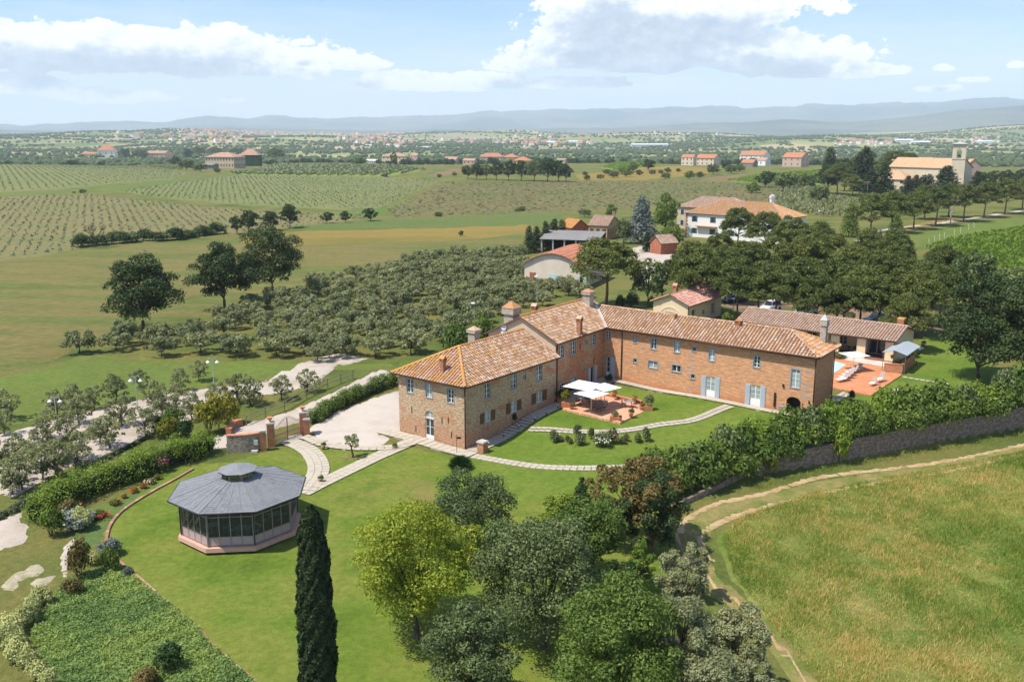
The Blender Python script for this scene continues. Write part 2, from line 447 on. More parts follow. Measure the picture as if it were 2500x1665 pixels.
# ------------------------------------------------------------------ ground sheets
def struct(name, me, mat, kind='structure'):
    o = link(name, me, mat); o['kind'] = kind; return o
g_rough = natural('rough_grass', [(.065, .09, .02), (.105, .13, .028), (.165, .15, .042), (.09, .12, .024)], big=.06, fine=2.2, famt=.35, bump=.6, bscale=7)
xs = grow(-72, 92, -1500, 1500, 0.7, 1.045); ys = grow(18, 170, -60, 1500, 0.7, 1.045)
X, Y = np.meshgrid(xs, ys); struct('ground', grid_mesh('ground', X, Y, T(X, Y)), g_rough)

def inpoly(x, y, poly):
    r = np.zeros(np.shape(x), dtype=bool); n = len(poly)
    for i in range(n):
        x1, y1 = poly[i]; x2, y2 = poly[(i + 1) % n]
        if y1 == y2: continue
        r ^= ((y1 > y) != (y2 > y)) & (x < (x2 - x1) * (y - y1) / (y2 - y1) + x1)
    return r
def refine(pts, step, jit=0.0, closed=True):
    out = []; n = len(pts)
    for i in range(n if closed else n - 1):
        a = Vector(pts[i]); b = Vector(pts[(i + 1) % n]); L_ = (b - a).length; k = max(1, int(L_ / step))
        nrm = Vector((-(b - a).y, (b - a).x)) / max(L_, 1e-6)
        for j in range(k):
            p = a.lerp(b, j / k)
            if j and jit: p = p + nrm * random.uniform(-jit, jit)
            out.append((p.x, p.y))
    if not closed: out.append(tuple(pts[-1])[:2])
    return out
def sheet(name, pts, mat, off, step=2.0, jit=0.0, kind='structure', tri=None):
    """a ground sheet of this outline (world x, y), laid on the terrain"""
    pts = [(p[0], p[1]) for p in pts]
    ring = refine(pts, step, jit)
    x0, x1 = min(p[0] for p in ring), max(p[0] for p in ring); y0, y1 = min(p[1] for p in ring), max(p[1] for p in ring)
    gx, gy = np.meshgrid(np.arange(x0 + step / 2, x1, step), np.arange(y0 + step / 2, y1, step))
    ok = inpoly(gx, gy, ring); inner = list(zip(gx[ok].tolist(), gy[ok].tolist()))
    cx_ = (x0 + x1) / 2; cy_ = (y0 + y1) / 2
    vs = [Vector((a - cx_, b - cy_)) for a, b in ring + inner]
    n = len(ring)
    v, e, f, _, _, _ = delaunay_2d_cdt(vs, [(i, (i + 1) % n) for i in range(n)], [], 1, 1e-5)
    V = np.array([(p.x + cx_, p.y + cy_) for p in v]); Z = T(V[:, 0], V[:, 1]) + off
    Z[:n] -= off + .04                                  # the rim dips into the ground beside it
    me = npmesh(name, np.column_stack([V, Z]), np.array([t[::1] for t in f if len(t) == 3]), smooth=True)
    o = struct(name, me, mat, kind)
    me.update()
    if len(me.polygons) and me.polygons[0].normal.z < 0: me.flip_normals()
    return o
def pxp(L_, k=1.0): return [P(x * k, y * k) for x, y in L_]
K = 1.0619
def dpx(L_): return pxp(L_, K)
def ribbon(cen, w_):
    """outline of a strip along a centre line; w_ one width or one per point"""
    c = [Vector((p[0], p[1])) for p in cen]; n = len(c); ws = (list(w_) + [w_[-1]] * n)[:n] if isinstance(w_, (list, tuple)) else [w_] * n
    Lf = []; Rt = []
    for i in range(n):
        d = (c[min(i + 1, n - 1)] - c[max(i - 1, 0)]).normalized(); q = Vector((-d.y, d.x)) * ws[i] / 2
        Lf.append(c[i] + q); Rt.append(c[i] - q)
    return Lf + Rt[::-1]
def spline(pts, per=6):
    p = [Vector((a[0], a[1])) for a in pts]; out = []
    for i in range(len(p) - 1):
        a, b, c, d = p[max(i - 1, 0)], p[i], p[i + 1], p[min(i + 2, len(p) - 1)]
        for j in range(per):
            t = j / per
            out.append(0.5 * ((2 * b) + (c - a) * t + (2 * a - 5 * b + 4 * c - d) * t * t + (3 * b - a - 3 * c + d) * t ** 3))
    out.append(p[-1]); return out

# far country: fields, plain, low hills, mountains
def farextra(t, c, p):
    v = t.node('ShaderNodeTexVoronoi'); t.put(v.inputs['Vector'], t.scale(p, (1, .55, 1), 0.4)); v.inputs['Scale'].default_value = 0.0042; v.inputs['Randomness'].default_value = 0.9
    sp = t.node('ShaderNodeSeparateColor'); t.put(sp.inputs[0], v.outputs['Color'])
    fc = t.ramp(sp.outputs[0], [(0.0, (.11, .15, .04)), (.3, (.20, .23, .08)), (.5, (.28, .29, .11)), (.7, (.42, .34, .18)), (.85, (.40, .29, .19)), (1, (.16, .21, .06))])
    return t.mix(.8, c, fc)
g_far = natural('far_fields', [(.08, .10, .03), (.13, .14, .05), (.2, .17, .07)], big=.004, fine=.05, famt=.2, bump=0, extra=farextra)
ang_ = np.radians(np.linspace(-48, 48, 420)); rr = np.geomspace(1180, 11000, 190)
A_, R_ = np.meshgrid(ang_, rr); X = R_ * np.sin(A_); Y = R_ * np.cos(A_)
struct('plain', grid_mesh('plain', X, Y, T(X, Y) - 0.6), g_far)
def mtn(name, r0, r1, skyl, base, mat, seed, rough_):
    """a range between two distances whose crest follows a skyline given as (azimuth degrees, height)"""
    a = np.linspace(-50, 50, 520); ar = np.radians(a); rs = np.linspace(0, 1, 34)
    hc = np.interp(a, [s_[0] for s_ in skyl], [s_[1] for s_ in skyl])
    for q in range(1, 9):
        hc += rough_ * hc.mean() * .022 / q * np.sin(a * .55 * 2 ** (q * .75) + seed * q)
    Aa, Rr = np.meshgrid(ar, rs)
    prof = np.sin(np.clip(Rr * 1.0, 0, 1) * PI / 2 * 1.0) ** .9
    n_ = sum(np.sin(Aa * 57.3 * .9 * 2 ** q + seed * (q + 1) + Rr * (3 + 2 * q)) * np.cos(Rr * 5 * 1.6 ** q + q + Aa * 31) / (q + 1.5) for q in range(5))
    Zz = base + (hc[None, :] - base) * prof * (1 + .09 * n_ * (1 - Rr) * Rr * 4)
    D_ = r0 + (r1 - r0) * Rr
    return struct(name, grid_mesh(name, D_ * np.sin(Aa), D_ * np.cos(Aa), Zz), mat)
g_mt = natural('hazy_mountain_woods', [(.022, .04, .045), (.04, .062, .055), (.13, .13, .10), (.028, .048, .05)], big=.0006, fine=.004, famt=.25, bump=0)  # woods with some blue of the distant haze put into their colour
def sky_h(L_, r): return [(math.degrees(math.atan((x - CX) / FPX)), CH + (YH - y) / FPX * r) for x, y in L_]
mtn('mountains', 13000, 19000, sky_h([(-900, 305), (0, 306), (90, 312), (220, 301), (420, 303), (520, 288), (560, 289), (620, 294), (700, 290), (850, 292), (960, 289), (1080, 284), (1180, 277), (1240, 279), (1340, 271), (1430, 273), (1560, 272), (1620, 264), (1680, 268), (1720, 264), (1800, 271), (1900, 268), (1950, 262), (2060, 268), (2200, 262), (2300, 258), (2420, 257), (2500, 259), (3300, 262)], 19000), 0, g_mt, 2.1, 1.2)
mtn('foothills', 8200, 11500, sky_h([(-900, 325), (0, 318), (200, 322), (400, 320), (600, 314), (900, 320), (1200, 316), (1500, 313), (1750, 303), (1900, 297), (2050, 302), (2200, 290), (2350, 276), (2500, 270), (3300, 262)], 11500), -20, g_mt, 4.4, .8)

# near fields
def rows(t, c, p):
    wv = t.node('ShaderNodeTexWave', wave_type='BANDS', bands_direction='X'); t.put(wv.inputs[0], p); wv.inputs['Scale'].default_value = .12
    wv.inputs['Distortion'].default_value = 1.5; wv.inputs['Detail'].default_value = 2
    return t.mix(.25, c, t.mix(1.0, c, t.ramp(wv.outputs[0], [(0, (.6,) * 3), (1, (1.3,) * 3)]), 'MULTIPLY'))
m_wheat = natural('ripening_wheat', [(.095, .12, .028), (.125, .138, .034), (.175, .145, .048), (.105, .13, .03), (.16, .15, .042)], big=.03, fine=1.3, famt=.42, bump=.7, bscale=3, stretch=(.45, 1.6, 1), rot=.1)
m_wheatg = natural('green_wheat', [(.085, .125, .03), (.11, .14, .035), (.095, .13, .032)], big=.02, fine=.9, famt=.3, bump=.4, bscale=2.5, stretch=(.5, 1.5, 1))
m_gold = natural('golden_strip', [(.16, .14, .035), (.24, .17, .04), (.17, .15, .04)], big=.02, fine=.8, famt=.25, stretch=(.4, 1.6, 1))
m_young = natural('orchard_soil', [(.135, .15, .05), (.165, .16, .058), (.195, .16, .068), (.145, .155, .052)], big=.02, fine=.6, famt=.3, stretch=(.6, 1.3, 1))
m_youngg = natural('orchard_grass', [(.14, .17, .05), (.16, .175, .058), (.185, .18, .065)], big=.02, fine=.6, famt=.25)
m_stub = natural('rough_pasture', [(.10, .115, .035), (.125, .13, .042), (.15, .125, .05), (.10, .115, .035)], big=.025, fine=.28, famt=.42, bump=.7, bscale=.7, stretch=(1.4, .5, 1), rot=-.6, extra=rows)
m_green = natural('green_margin', [(.09, .14, .03), (.13, .17, .035)], big=.05, fine=.6, famt=.2)
m_lush = natural('meadow_grass', [(.09, .13, .024), (.125, .165, .03), (.11, .145, .028), (.17, .17, .048)], big=.05, fine=1.4, famt=.28)
m_brown = natural('ploughed_soil', [(.17, .11, .06), (.22, .14, .075)], big=.05, fine=.5, famt=.2)
m_vine = natural('vineyard_grass', [(.14, .19, .03), (.19, .23, .04)], big=.05, fine=.8, famt=.25)
far_sheets = [
 ('olive_hill_field', [(-60, 362), (190, 360), (300, 372), (430, 400), (400, 413), (150, 436), (-60, 447)], m_youngg, .25, 14),
 ('orchard_field', [(265, 441), (560, 402), (900, 408), (1010, 416), (940, 448), (880, 478), (800, 484), (560, 472), (400, 458)], m_youngg, .25, 12),
 ('orchard_field', [(-60, 456), (200, 447), (340, 462), (540, 482), (700, 492), (870, 494), (800, 510), (690, 522), (520, 540), (330, 560), (200, 570), (100, 590), (-60, 606)], m_young, .25, 10),
 ('vineyard_field', [(520, 401), (600, 390), (660, 378), (860, 380), (985, 392), (905, 404), (880, 407)], m_vine, .25, 12),
 ('pasture_field', [(1013, 417), (1300, 418), (1560, 416), (1800, 424), (1840, 446), (1770, 468), (1560, 476), (1300, 487), (1080, 497), (900, 503), (885, 482)], m_stub, .25, 12),
 ('field_margin', [(400, 412), (520, 402), (270, 440), (-60, 455), (-60, 449), (200, 438)], m_green, .2, 12),
 ('grass_strip', [(885, 478), (1008, 416), (1040, 417), (930, 470), (870, 500), (690, 515), (560, 508), (700, 494)], m_green, .2, 12),
 ('green_field', [(640, 522), (880, 503), (1080, 498), (1300, 488), (1290, 515), (1200, 524), (1000, 524), (700, 530)], m_wheatg, .25, 10),
 ('golden_field', [(560, 545), (700, 531), (1000, 525), (1230, 517), (1225, 535), (1100, 550), (900, 560), (680, 566), (540, 570)], m_gold, .3, 8),
 ('wheat_field', [(-60, 604), (110, 590), (250, 572), (420, 556), (545, 546), (640, 568), (900, 560), (1100, 548), (1225, 536), (1215, 575), (1130, 592), (960, 610), (800, 658), (600, 705), (470, 735), (330, 782), (180, 800), (120, 832), (-60, 872)], m_wheat, .25, 7),
 ('soil_strip', [(985, 403), (1075, 384), (1090, 392), (1000, 408)], m_brown, .3, 10),
 ('stubble_field', [(1320, 402), (1480, 385), (1560, 382), (1640, 388), (1640, 398), (1480, 414), (1330, 414)], m_gold, .3, 12),
 ('ploughed_strip', [(1600, 412), (1700, 402), (1730, 406), (1660, 417)], m_brown, .35, 10),
 ('vineyard_field', [(1670, 416), (1760, 400), (1900, 392), (1960, 402), (1900, 424), (1760, 424)], m_vine, .3, 10),
 ('vineyard_field', [(1380, 386), (1460, 374), (1560, 374), (1500, 380), (1420, 392)], m_vine, .3, 10),
 ('vineyard_field', [(2120, 568), (2200, 545), (2354, 515), (2420, 508), (2420, 640), (2300, 640), (2200, 610)], m_vine, .06, 3),
 ('pine_verge_grass', [(1990, 556), (2080, 536), (2220, 512), (2420, 492), (2420, 512), (2200, 546), (2110, 570)], m_lush, .05, 4),
 ('dry_meadow', [(2085, 520), (2140, 505), (2270, 490), (2200, 508), (2090, 532), (1995, 548)], m_gold, .06, 4),
 ('meadow', [(-60, 880), (110, 842), (190, 812), (330, 826), (700, 832), (960, 830), (1060, 800), (1120, 790), (1120, 830), (920, 842), (660, 862), (450, 895), (260, 930), (100, 965), (-60, 1000)], m_lush, .06, 3),
]
for nm, L_, mt_, off, st in far_sheets: sheet(nm, dpx(L_), mt_, off, st, jit=st * .06)

m_lawn = natural('lawn_grass', [(.078, .135, .014), (.108, .168, .019), (.14, .185, .027), (.088, .145, .016)], big=.13, fine=1.9, famt=.3, bump=.5, bscale=9, bigd=4)
def brownpatch(t, c, p):
    n = t.noise(p, .22, 5, .6)
    sx = t.node('ShaderNodeSeparateXYZ'); t.put(sx.inputs[0], pos(t))
    d = t.math('SQRT', t.math('ADD', t.math('POWER', t.math('DIVIDE', t.math('SUBTRACT', sx.outputs[0], -6.5), 9.0), 2.0), t.math('POWER', t.math('DIVIDE', t.math('SUBTRACT', sx.outputs[1], 75.0), 6.5), 2.0)))
    f = t.math('SUBTRACT', t.math('MULTIPLY_ADD', n, 2.0, -.42), d)
    c = t.mix(t.math('MULTIPLY', t.smooth(t.noise(p, .55, 4, .7), .60, .72), .3), c, (.20, .17, .05))
    return t.mix(t.math('MULTIPLY', t.smooth(f, -.1, .5), .62), c, (.225, .165, .06))
m_lawn2 = natural('front_lawn_grass', [(.082, .135, .014), (.118, .172, .02), (.165, .188, .032), (.09, .145, .016)], big=.13, fine=1.9, famt=.32, bump=.5, bscale=9, bigd=4, extra=brownpatch)
# lawns: front lawn, courtyard lawn, pool lawn
lawn_far = dpx([(1000, 1180), (1500, 1150), (1660, 1060), (1900, 960), (2330, 880), (2240, 800), (2140, 760), (2090, 790), (2000, 900), (1900, 930), (1860, 950), (1400, 880), (1290, 910), (1065, 1040), (990, 1100)])
sheet('front_lawn', dpx([(530, 1060), (600, 1040), (720, 1010), (960, 1028), (1070, 1050), (1500, 1110), (1560, 1190), (1560, 1400), (1500, 1700), (700, 1800), (600, 1600), (436, 1456), (280, 1306), (226, 1262), (246, 1172), (318, 1106), (425, 1068)]), m_lawn2, .03, 1)
sheet('courtyard_lawn', lawn_far, m_lawn, .05, 1.5)
# right field
m_field = natural('tall_field_grass', [(.12, .165, .028), (.14, .20, .035), (.22, .24, .06), (.12, .18, .032), (.36, .29, .11)], big=.055, fine=1.6, famt=.38, bump=.9, bscale=4, bigd=6)
sheet('grass_field', dpx([(2440, 1020), (2150, 1070), (1850, 1125), (1690, 1180), (1640, 1230), (1660, 1330), (1760, 1440), (1900, 1640), (2440, 1700)]), m_field, .05, 2.5, jit=.2)
m_track = natural('dirt_track_soil', [(.12, .16, .03), (.17, .18, .045), (.26, .21, .08), (.14, .17, .035)], big=.35, fine=2.5, famt=.3, bump=.6, bscale=5)
m_rut = natural('pale_rut_soil', [(.24, .19, .075), (.50, .36, .20), (.42, .28, .14), (.22, .19, .07)], big=.5, fine=3, famt=.3, bump=.6, bscale=6)
tr1 = spline([P(*p) for p in [(2560, 1076), (2500, 1087), (2345, 1120), (2200, 1142), (2000, 1166), (1865, 1205), (1745, 1232), (1686, 1264), (1660, 1300), (1668, 1340), (1700, 1385), (1745, 1430), (1800, 1470), (1870, 1540), (1960, 1650), (2010, 1720)]])
tr2 = spline([P(*p) for p in [(2560, 1098), (2500, 1110), (2350, 1144), (2200, 1170), (2000, 1206), (1880, 1235), (1790, 1262), (1716, 1300), (1716, 1340), (1735, 1372)]])
sheet('dirt_track', ribbon(spline([P(*p) for p in [(2560, 1086), (2350, 1132), (2000, 1190), (1870, 1222), (1760, 1250), (1700, 1290), (1690, 1335), (1712, 1390), (1760, 1440), (1870, 1535), (1985, 1680)]]), [2.7] * 43 + [2.1] * 18), m_track, .08, 1.2, jit=.18)
sheet('wheel_rut', ribbon(tr1, .8), m_rut, .11, .6, jit=.05)
sheet('wheel_rut', ribbon(tr2, .8), m_rut, .11, .6, jit=.05)
# gravel
m_gravel = natural('pale_gravel', [(.47, .40, .34), (.54, .47, .40), (.50, .43, .36)], big=.25, fine=9, famt=.14, bump=.5, bscale=14)
m_road = natural('gravel_road', [(.40, .34, .28), (.50, .43, .36), (.44, .37, .30), (.33, .28, .2)], big=.2, fine=6, famt=.18, bump=.5, bscale=12)
def zz(L_): return [P(x / 3.364, 850 + y / 3.364) for x, y in L_]
sheet('gravel_road', ribbon(spline(zz([(2900, 60), (2600, 150), (2355, 290), (2100, 335), (1700, 385), (1350, 440), (1150, 490), (850, 560), (500, 650), (150, 750), (-150, 840)])), [6.5] * 70), m_road, .10, 1.5, jit=.15)
sheet('gravel_road', ribbon(spline(zz([(1560, 500), (1340, 585), (1150, 650), (950, 720), (740, 820), (520, 900), (250, 990), (100, 1090), (-120, 1200)])), 6.2), m_road, .12, 1.5, jit=.15)
sheet('gravel_driveway', ribbon(spline([P(*p) for p in [(960, 905), (900, 935), (830, 970), (740, 1010), (640, 1040), (560, 1075), (510, 1080)]]), 4.2), m_road, .10, 1.2, jit=.1)
m_bare = natural('thin_gravel', [(.20, .20, .08), (.42, .36, .27), (.30, .27, .15), (.46, .39, .31)], big=.9, fine=6, famt=.2)
sheet('gravel_lot', zz([(-100, 1440), (100, 1360), (190, 1330), (260, 1480), (210, 1600), (-100, 1700)]), m_road, .08, 1.2, jit=.2)
def z4(L_): return [P(x / 3.364, 1200 + y / 3.364) for x, y in L_]
sheet('bare_gravel', z4([(20, 760), (130, 660), (330, 585), (370, 620), (330, 690), (160, 740), (110, 820), (40, 810)]), m_bare, .06, .5, jit=.3)
sheet('bare_gravel', z4([(230, 760), (350, 700), (470, 690), (430, 740), (370, 780), (280, 790)]), m_bare, .06, .5, jit=.3)
sheet('gravel_court', dpx([(708, 985), (740, 962), (800, 935), (905, 898), (925, 900), (930, 990), (905, 1002), (880, 1000), (925, 1022), (840, 1031), (765, 1023), (722, 1008)]), m_gravel, .09, 1.5)
m_pine_floor = natural('pine_needle_soil', [(.20, .12, .075), (.26, .17, .11), (.14, .10, .05), (.10, .12, .03)], big=.12, fine=2, famt=.3)
sheet('pine_grove_soil', dpx([(1640, 700), (1800, 690), (2000, 700), (2140, 735), (2190, 770), (2080, 775), (1900, 735), (1700, 715)]), m_pine_floor, .06, 2, jit=.3)
sheet('farmyard_gravel', dpx([(1455, 570), (1500, 560), (1560, 590), (1540, 640), (1470, 650), (1440, 600)]), m_road, .12, 2, jit=.3)
sheet('lane', ribbon(spline(dpx([(2440, 470), (2354, 484), (2250, 500), (2150, 515), (2060, 525), (2000, 538), (1975, 552), (2010, 560)])), [3.4] * 60), m_road, .12, 3)
m_cover = natural('ground_cover_soil', [(.08, .13, .04), (.12, .17, .04)], big=.2, fine=3, famt=.3)
sheet('planted_bank', z4([(450, 820), (560, 700), (800, 620), (980, 600), (1430, 950), (1620, 1110), (1720, 1240), (2150, 1600), (2200, 1800), (500, 1800), (330, 1400), (230, 1200), (300, 1050)]), m_cover, .06, 1)
sheet('broken_path', z4([(610, 380), (520, 450), (485, 540), (500, 640), (520, 760), (560, 700), (570, 620), (600, 500), (625, 400)]), m_road, .09, .5, jit=.08)
sheet('flower_bed', zz([(640, 1340), (900, 1260), (1200, 1130), (1560, 1000), (1590, 985), (1300, 1130), (1000, 1350), (880, 1500), (860, 1600), (700, 1640), (560, 1560)]), m_cover, .07, 1)
# ------------------------------------------------------------------ building kit
mm_stone = masonry('rubble_wall', (.47, .33, .20), (.16, .10, .062), (.62, .48, .33), (.46, .20, .10), .30, (3.0, 8.5), .35)
mm_brick = masonry('brick_wall', (.50, .30, .17), (.30, .15, .08), (.62, .44, .29), (.56, .275, .135), .95, (2.5, 9.0), .75)
mm_mixed = masonry('mixed_wall', (.44, .29, .17), (.16, .10, .06), (.58, .43, .28), (.46, .20, .10), .60, (3.0, 8.5), .45)
m_plaster = plain('beige_plaster', (.55, .43, .30), .9, var=.12, sc=1.2)
m_cream = plain('cream_plaster', (.72, .56, .36), .85, var=.06, sc=.8)
m_white = plain('white_paint', (.80, .80, .78), .5, var=.04)
m_wframe = plain('white_window_paint', (.78, .77, .74), .45, var=.03)
m_surr = plain('grey_stone_trim', (.30, .30, .29), .85, var=.15, sc=5)
m_pale_stone = plain('pale_stone', (.46, .42, .37), .85, var=.12, sc=4)
m_shut = plain('blue_grey_shutter', (.40, .45, .50), .6, var=.05)
m_shutb = plain('brown_shutter', (.14, .07, .03), .6, var=.15)
m_dark = plain('dark_metal', (.035, .025, .022), .5, var=.2)
m_pipe = plain('brown_copper_pipe', (.075, .038, .03), .45, .6, .2)
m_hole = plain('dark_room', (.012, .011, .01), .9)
m_glass = glassmat('window_glass', (.035, .045, .05), 1.0, .06)
m_curt = plain('window_curtain', (.30, .34, .32), .4, var=.3, sc=2, spec=.6)
m_wood = plain('grey_wood', (.20, .16, .12), .8, var=.2)
m_terr = plain('terracotta', (.50, .20, .10), .75, var=.18, sc=4)
t_main = tilemat('roof_tile_old', [(.42, .26, .17), (.52, .36, .25), (.35, .20, .12), (.46, .29, .18), (.57, .43, .31), (.27, .15, .09), (.46, .25, .14)], .36, (.50, .25, .06))
t_hip = tilemat('roof_tile_lichen', [(.42, .26, .17), (.55, .38, .28), (.40, .20, .12), (.48, .27, .14), (.58, .42, .32)], .50, (.50, .24, .045))
t_barn = tilemat('roof_tile_barn', [(.42, .28, .20), (.49, .36, .28), (.35, .23, .16), (.54, .41, .33), (.43, .26, .18)], .16, (.50, .25, .07))
t_red = tilemat('roof_tile_red', [(.50, .20, .13), (.60, .38, .30), (.42, .20, .15), (.54, .30, .23)], .06)
t_lich = tilemat('roof_tile_orange', [(.55, .24, .09), (.62, .36, .18), (.56, .22, .06), (.50, .30, .16)], .68, (.56, .27, .06))
t_new = tilemat('roof_tile_new', [(.40, .16, .09), (.46, .20, .12), (.36, .13, .075)], .05)
m_under = plain('roof_underside_gap_shade', (.17, .095, .06), .9)  # slab and underside; gap shade between tile columns is in this dark colour

def wall(par, A, B, z0, z1, holes, mat, name='wall', reveal=.22, gable=None, lab=None):
    """outer face of a wall from A to B (outward = right of A->B), openings as (s0,s1,z0,z1[,arch])"""
    A = Vector(A[:2]); B = Vector(B[:2]); L_ = (B - A).length; u = (B - A) / L_; n = Vector((u.y, -u.x))
    def q(s, z, d=0.0): return (A.x + u.x * s - n.x * d, A.y + u.y * s - n.y * d, z)
    b = MB()
    ss = sorted({0, L_} | {max(0, min(L_, h[i])) for h in holes for i in (0, 1)}); zs = sorted({z0, z1} | {max(z0, min(z1, h[i])) for h in holes for i in (2, 3)})
    for i in range(len(ss) - 1):
        for j in range(len(zs) - 1):
            sm = (ss[i] + ss[i + 1]) / 2; zm = (zs[j] + zs[j + 1]) / 2
            if any(h[0] < sm < h[1] and h[2] < zm < h[3] for h in holes): continue
            c = [(ss[i], zs[j]), (ss[i + 1], zs[j]), (ss[i + 1], zs[j + 1]), (ss[i], zs[j + 1])]
            b.face([q(*p) for p in c], c)
    for h in holes:
        s0, s1, a, d = h[:4]
        for (p0, p1) in (((s0, a), (s1, a)), ((s1, a), (s1, d)), ((s1, d), (s0, d)), ((s0, d), (s0, a))):
            b.face([q(*p0), q(*p1), q(*p1, reveal), q(*p0, reveal)], [p0, p1, (p1[0] + .2, p1[1]), (p0[0] + .2, p0[1])])
        if len(h) > 4:                                   # round head: fill the corners above the arch
            r = (s1 - s0) / 2; cx_ = (s0 + s1) / 2; hh = h[4]; k = 8
            for sg in (-1, 1):
                for m_ in range(k):
                    a0 = PI / 2 * m_ / k; a1 = PI / 2 * (m_ + 1) / k
                    P0 = (cx_ + sg * r * math.cos(a0), d - hh + hh * math.sin(a0)); P1 = (cx_ + sg * r * math.cos(a1), d - hh + hh * math.sin(a1))
                    c = [P0, (cx_ + sg * r, P0[1]), (cx_ + sg * r, P1[1]), P1]
                    if sg < 0: c = c[::-1]
                    b.face([q(*p) for p in c], c)
                    b.face([q(*P0), q(*P1), q(*P1, reveal), q(*P0, reveal)], [P0, P1, P1, P0])
    if gable:
        c = [(0, z1), (L_, z1)] + list(gable)
        b.face([q(*p) for p in c], c)
    return b.build(name, mat, par, label=lab)
class Fac:
    def __init__(s, A, B, par, mat, z0, z1, name='wall', **kw):
        s.A = Vector(A[:2]); s.B = Vector(B[:2]); s.L = (s.B - s.A).length; s.u = (s.B - s.A) / s.L; s.n = Vector((s.u.y, -s.u.x)); s.par = par
        s.mat = mat; s.z0 = z0; s.z1 = z1; s.holes = []; s.name = name; s.kw = kw
        s.M = Matrix(((s.u.x, -s.n.x, 0, s.A.x), (s.u.y, -s.n.y, 0, s.A.y), (0, 0, 1, 0), (0, 0, 0, 1)))   # local x = along, y = into the wall, z = up
    def hit(s, px, py):
        d = px_dir(px, py); n = s.n; t = (s.A.x * n.x + s.A.y * n.y) / (d.x * n.x + d.y * n.y)
        p = Vector((d.x * t, d.y * t)); return ((p - s.A).dot(s.u), CH + d.z * t)
    def rect(s, xc, yc, w_, h_):
        s0 = s.hit(xc - w_ / 2, yc)[0]; s1 = s.hit(xc + w_ / 2, yc)[0]; z1 = s.hit(xc, yc - h_ / 2)[1]; z0 = s.hit(xc, yc + h_ / 2)[1]
        return s0, s1, z0, z1
    def window(s, r, cols=2, rws=3, arch=0, surround=.12, sill=True, glass=None, solid=0.0, frame=None, name='window', depth=.16, surmat=None, lab=None):
        s0, s1, z0, z1 = r
        if surround:
            s0 += surround; s1 -= surround; z0 += surround; z1 -= surround
            b = MB(); e = surround
            for q in ((s0 - e, s0, z0 - e, z1 + e), (s1, s1 + e, z0 - e, z1 + e), (s0, s1, z1, z1 + e), (s0, s1, z0 - e, z0)): b.box(q[0], q[1], -.025, .1, q[2], q[3], s.M)
        s.holes.append((s0, s1, z0, z1) + ((arch,) if arch else ()))
        f = MB(); t = .055; d = depth
        W_, H_ = s1 - s0, z1 - z0; zs = z0 + H_ * solid
        for q in ((s0, s0 + t, z0, z1), (s1 - t, s1, z0, z1), (s0 + t, s1 - t, z1 - t, z1), (s0 + t, s1 - t, z0, z0 + t)): f.box(q[0], q[1], d - .06, d, q[2], q[3], s.M)
        for i in range(1, cols):
            x = s0 + W_ * i / cols; k = .045 if i * 2 == cols else .02; f.box(x - k, x + k, d - .055, d - .002, z0 + t, z1 - t, s.M)
        for j in range(1, rws):
            z = zs + (z1 - zs) * j / rws; f.box(s0 + t, s1 - t, d - .045, d - .004, z - .018, z + .018, s.M)
        if solid: f.box(s0 + t, s1 - t, d - .05, d - .006, z0 + t, zs, s.M)
        w_ = f.build(name, frame or m_wframe, s.par, label=lab)
        g = MB(); g.box(s0 + .01, s1 - .01, d - .03, d - .02, z0 + .01, z1 - .01, s.M); g.build('pane', glass or m_glass, w_)
        if surround: b.build('surround', surmat or m_surr, w_)
        if sill:
            g = MB(); g.box(s0 - .08, s1 + .08, -.07, d - .06, z0 - .05, z0 - .003, s.M); g.build('sill', m_pale_stone, w_)
        return w_
    def shutter(s, s0, s1, z0, z1, mat, tilt=0.0):
        b = MB(); b.box(s0, s1, -.07, -.02, z0, z1, s.M)
        k = max(4, int((z1 - z0) / .16))
        for i in range(k):
            z = z0 + .05 + (z1 - z0 - .1) * i / k; b.box(s0 + .05, s1 - .05, -.085, -.07, z, z + (z1 - z0 - .1) / k * .6, s.M)
        return b.build('shutter', mat, s.par)
    def finish(s):
        w_ = wall(s.par, s.A, s.B, s.z0, s.z1, s.holes, s.mat, s.name, **s.kw); return w_

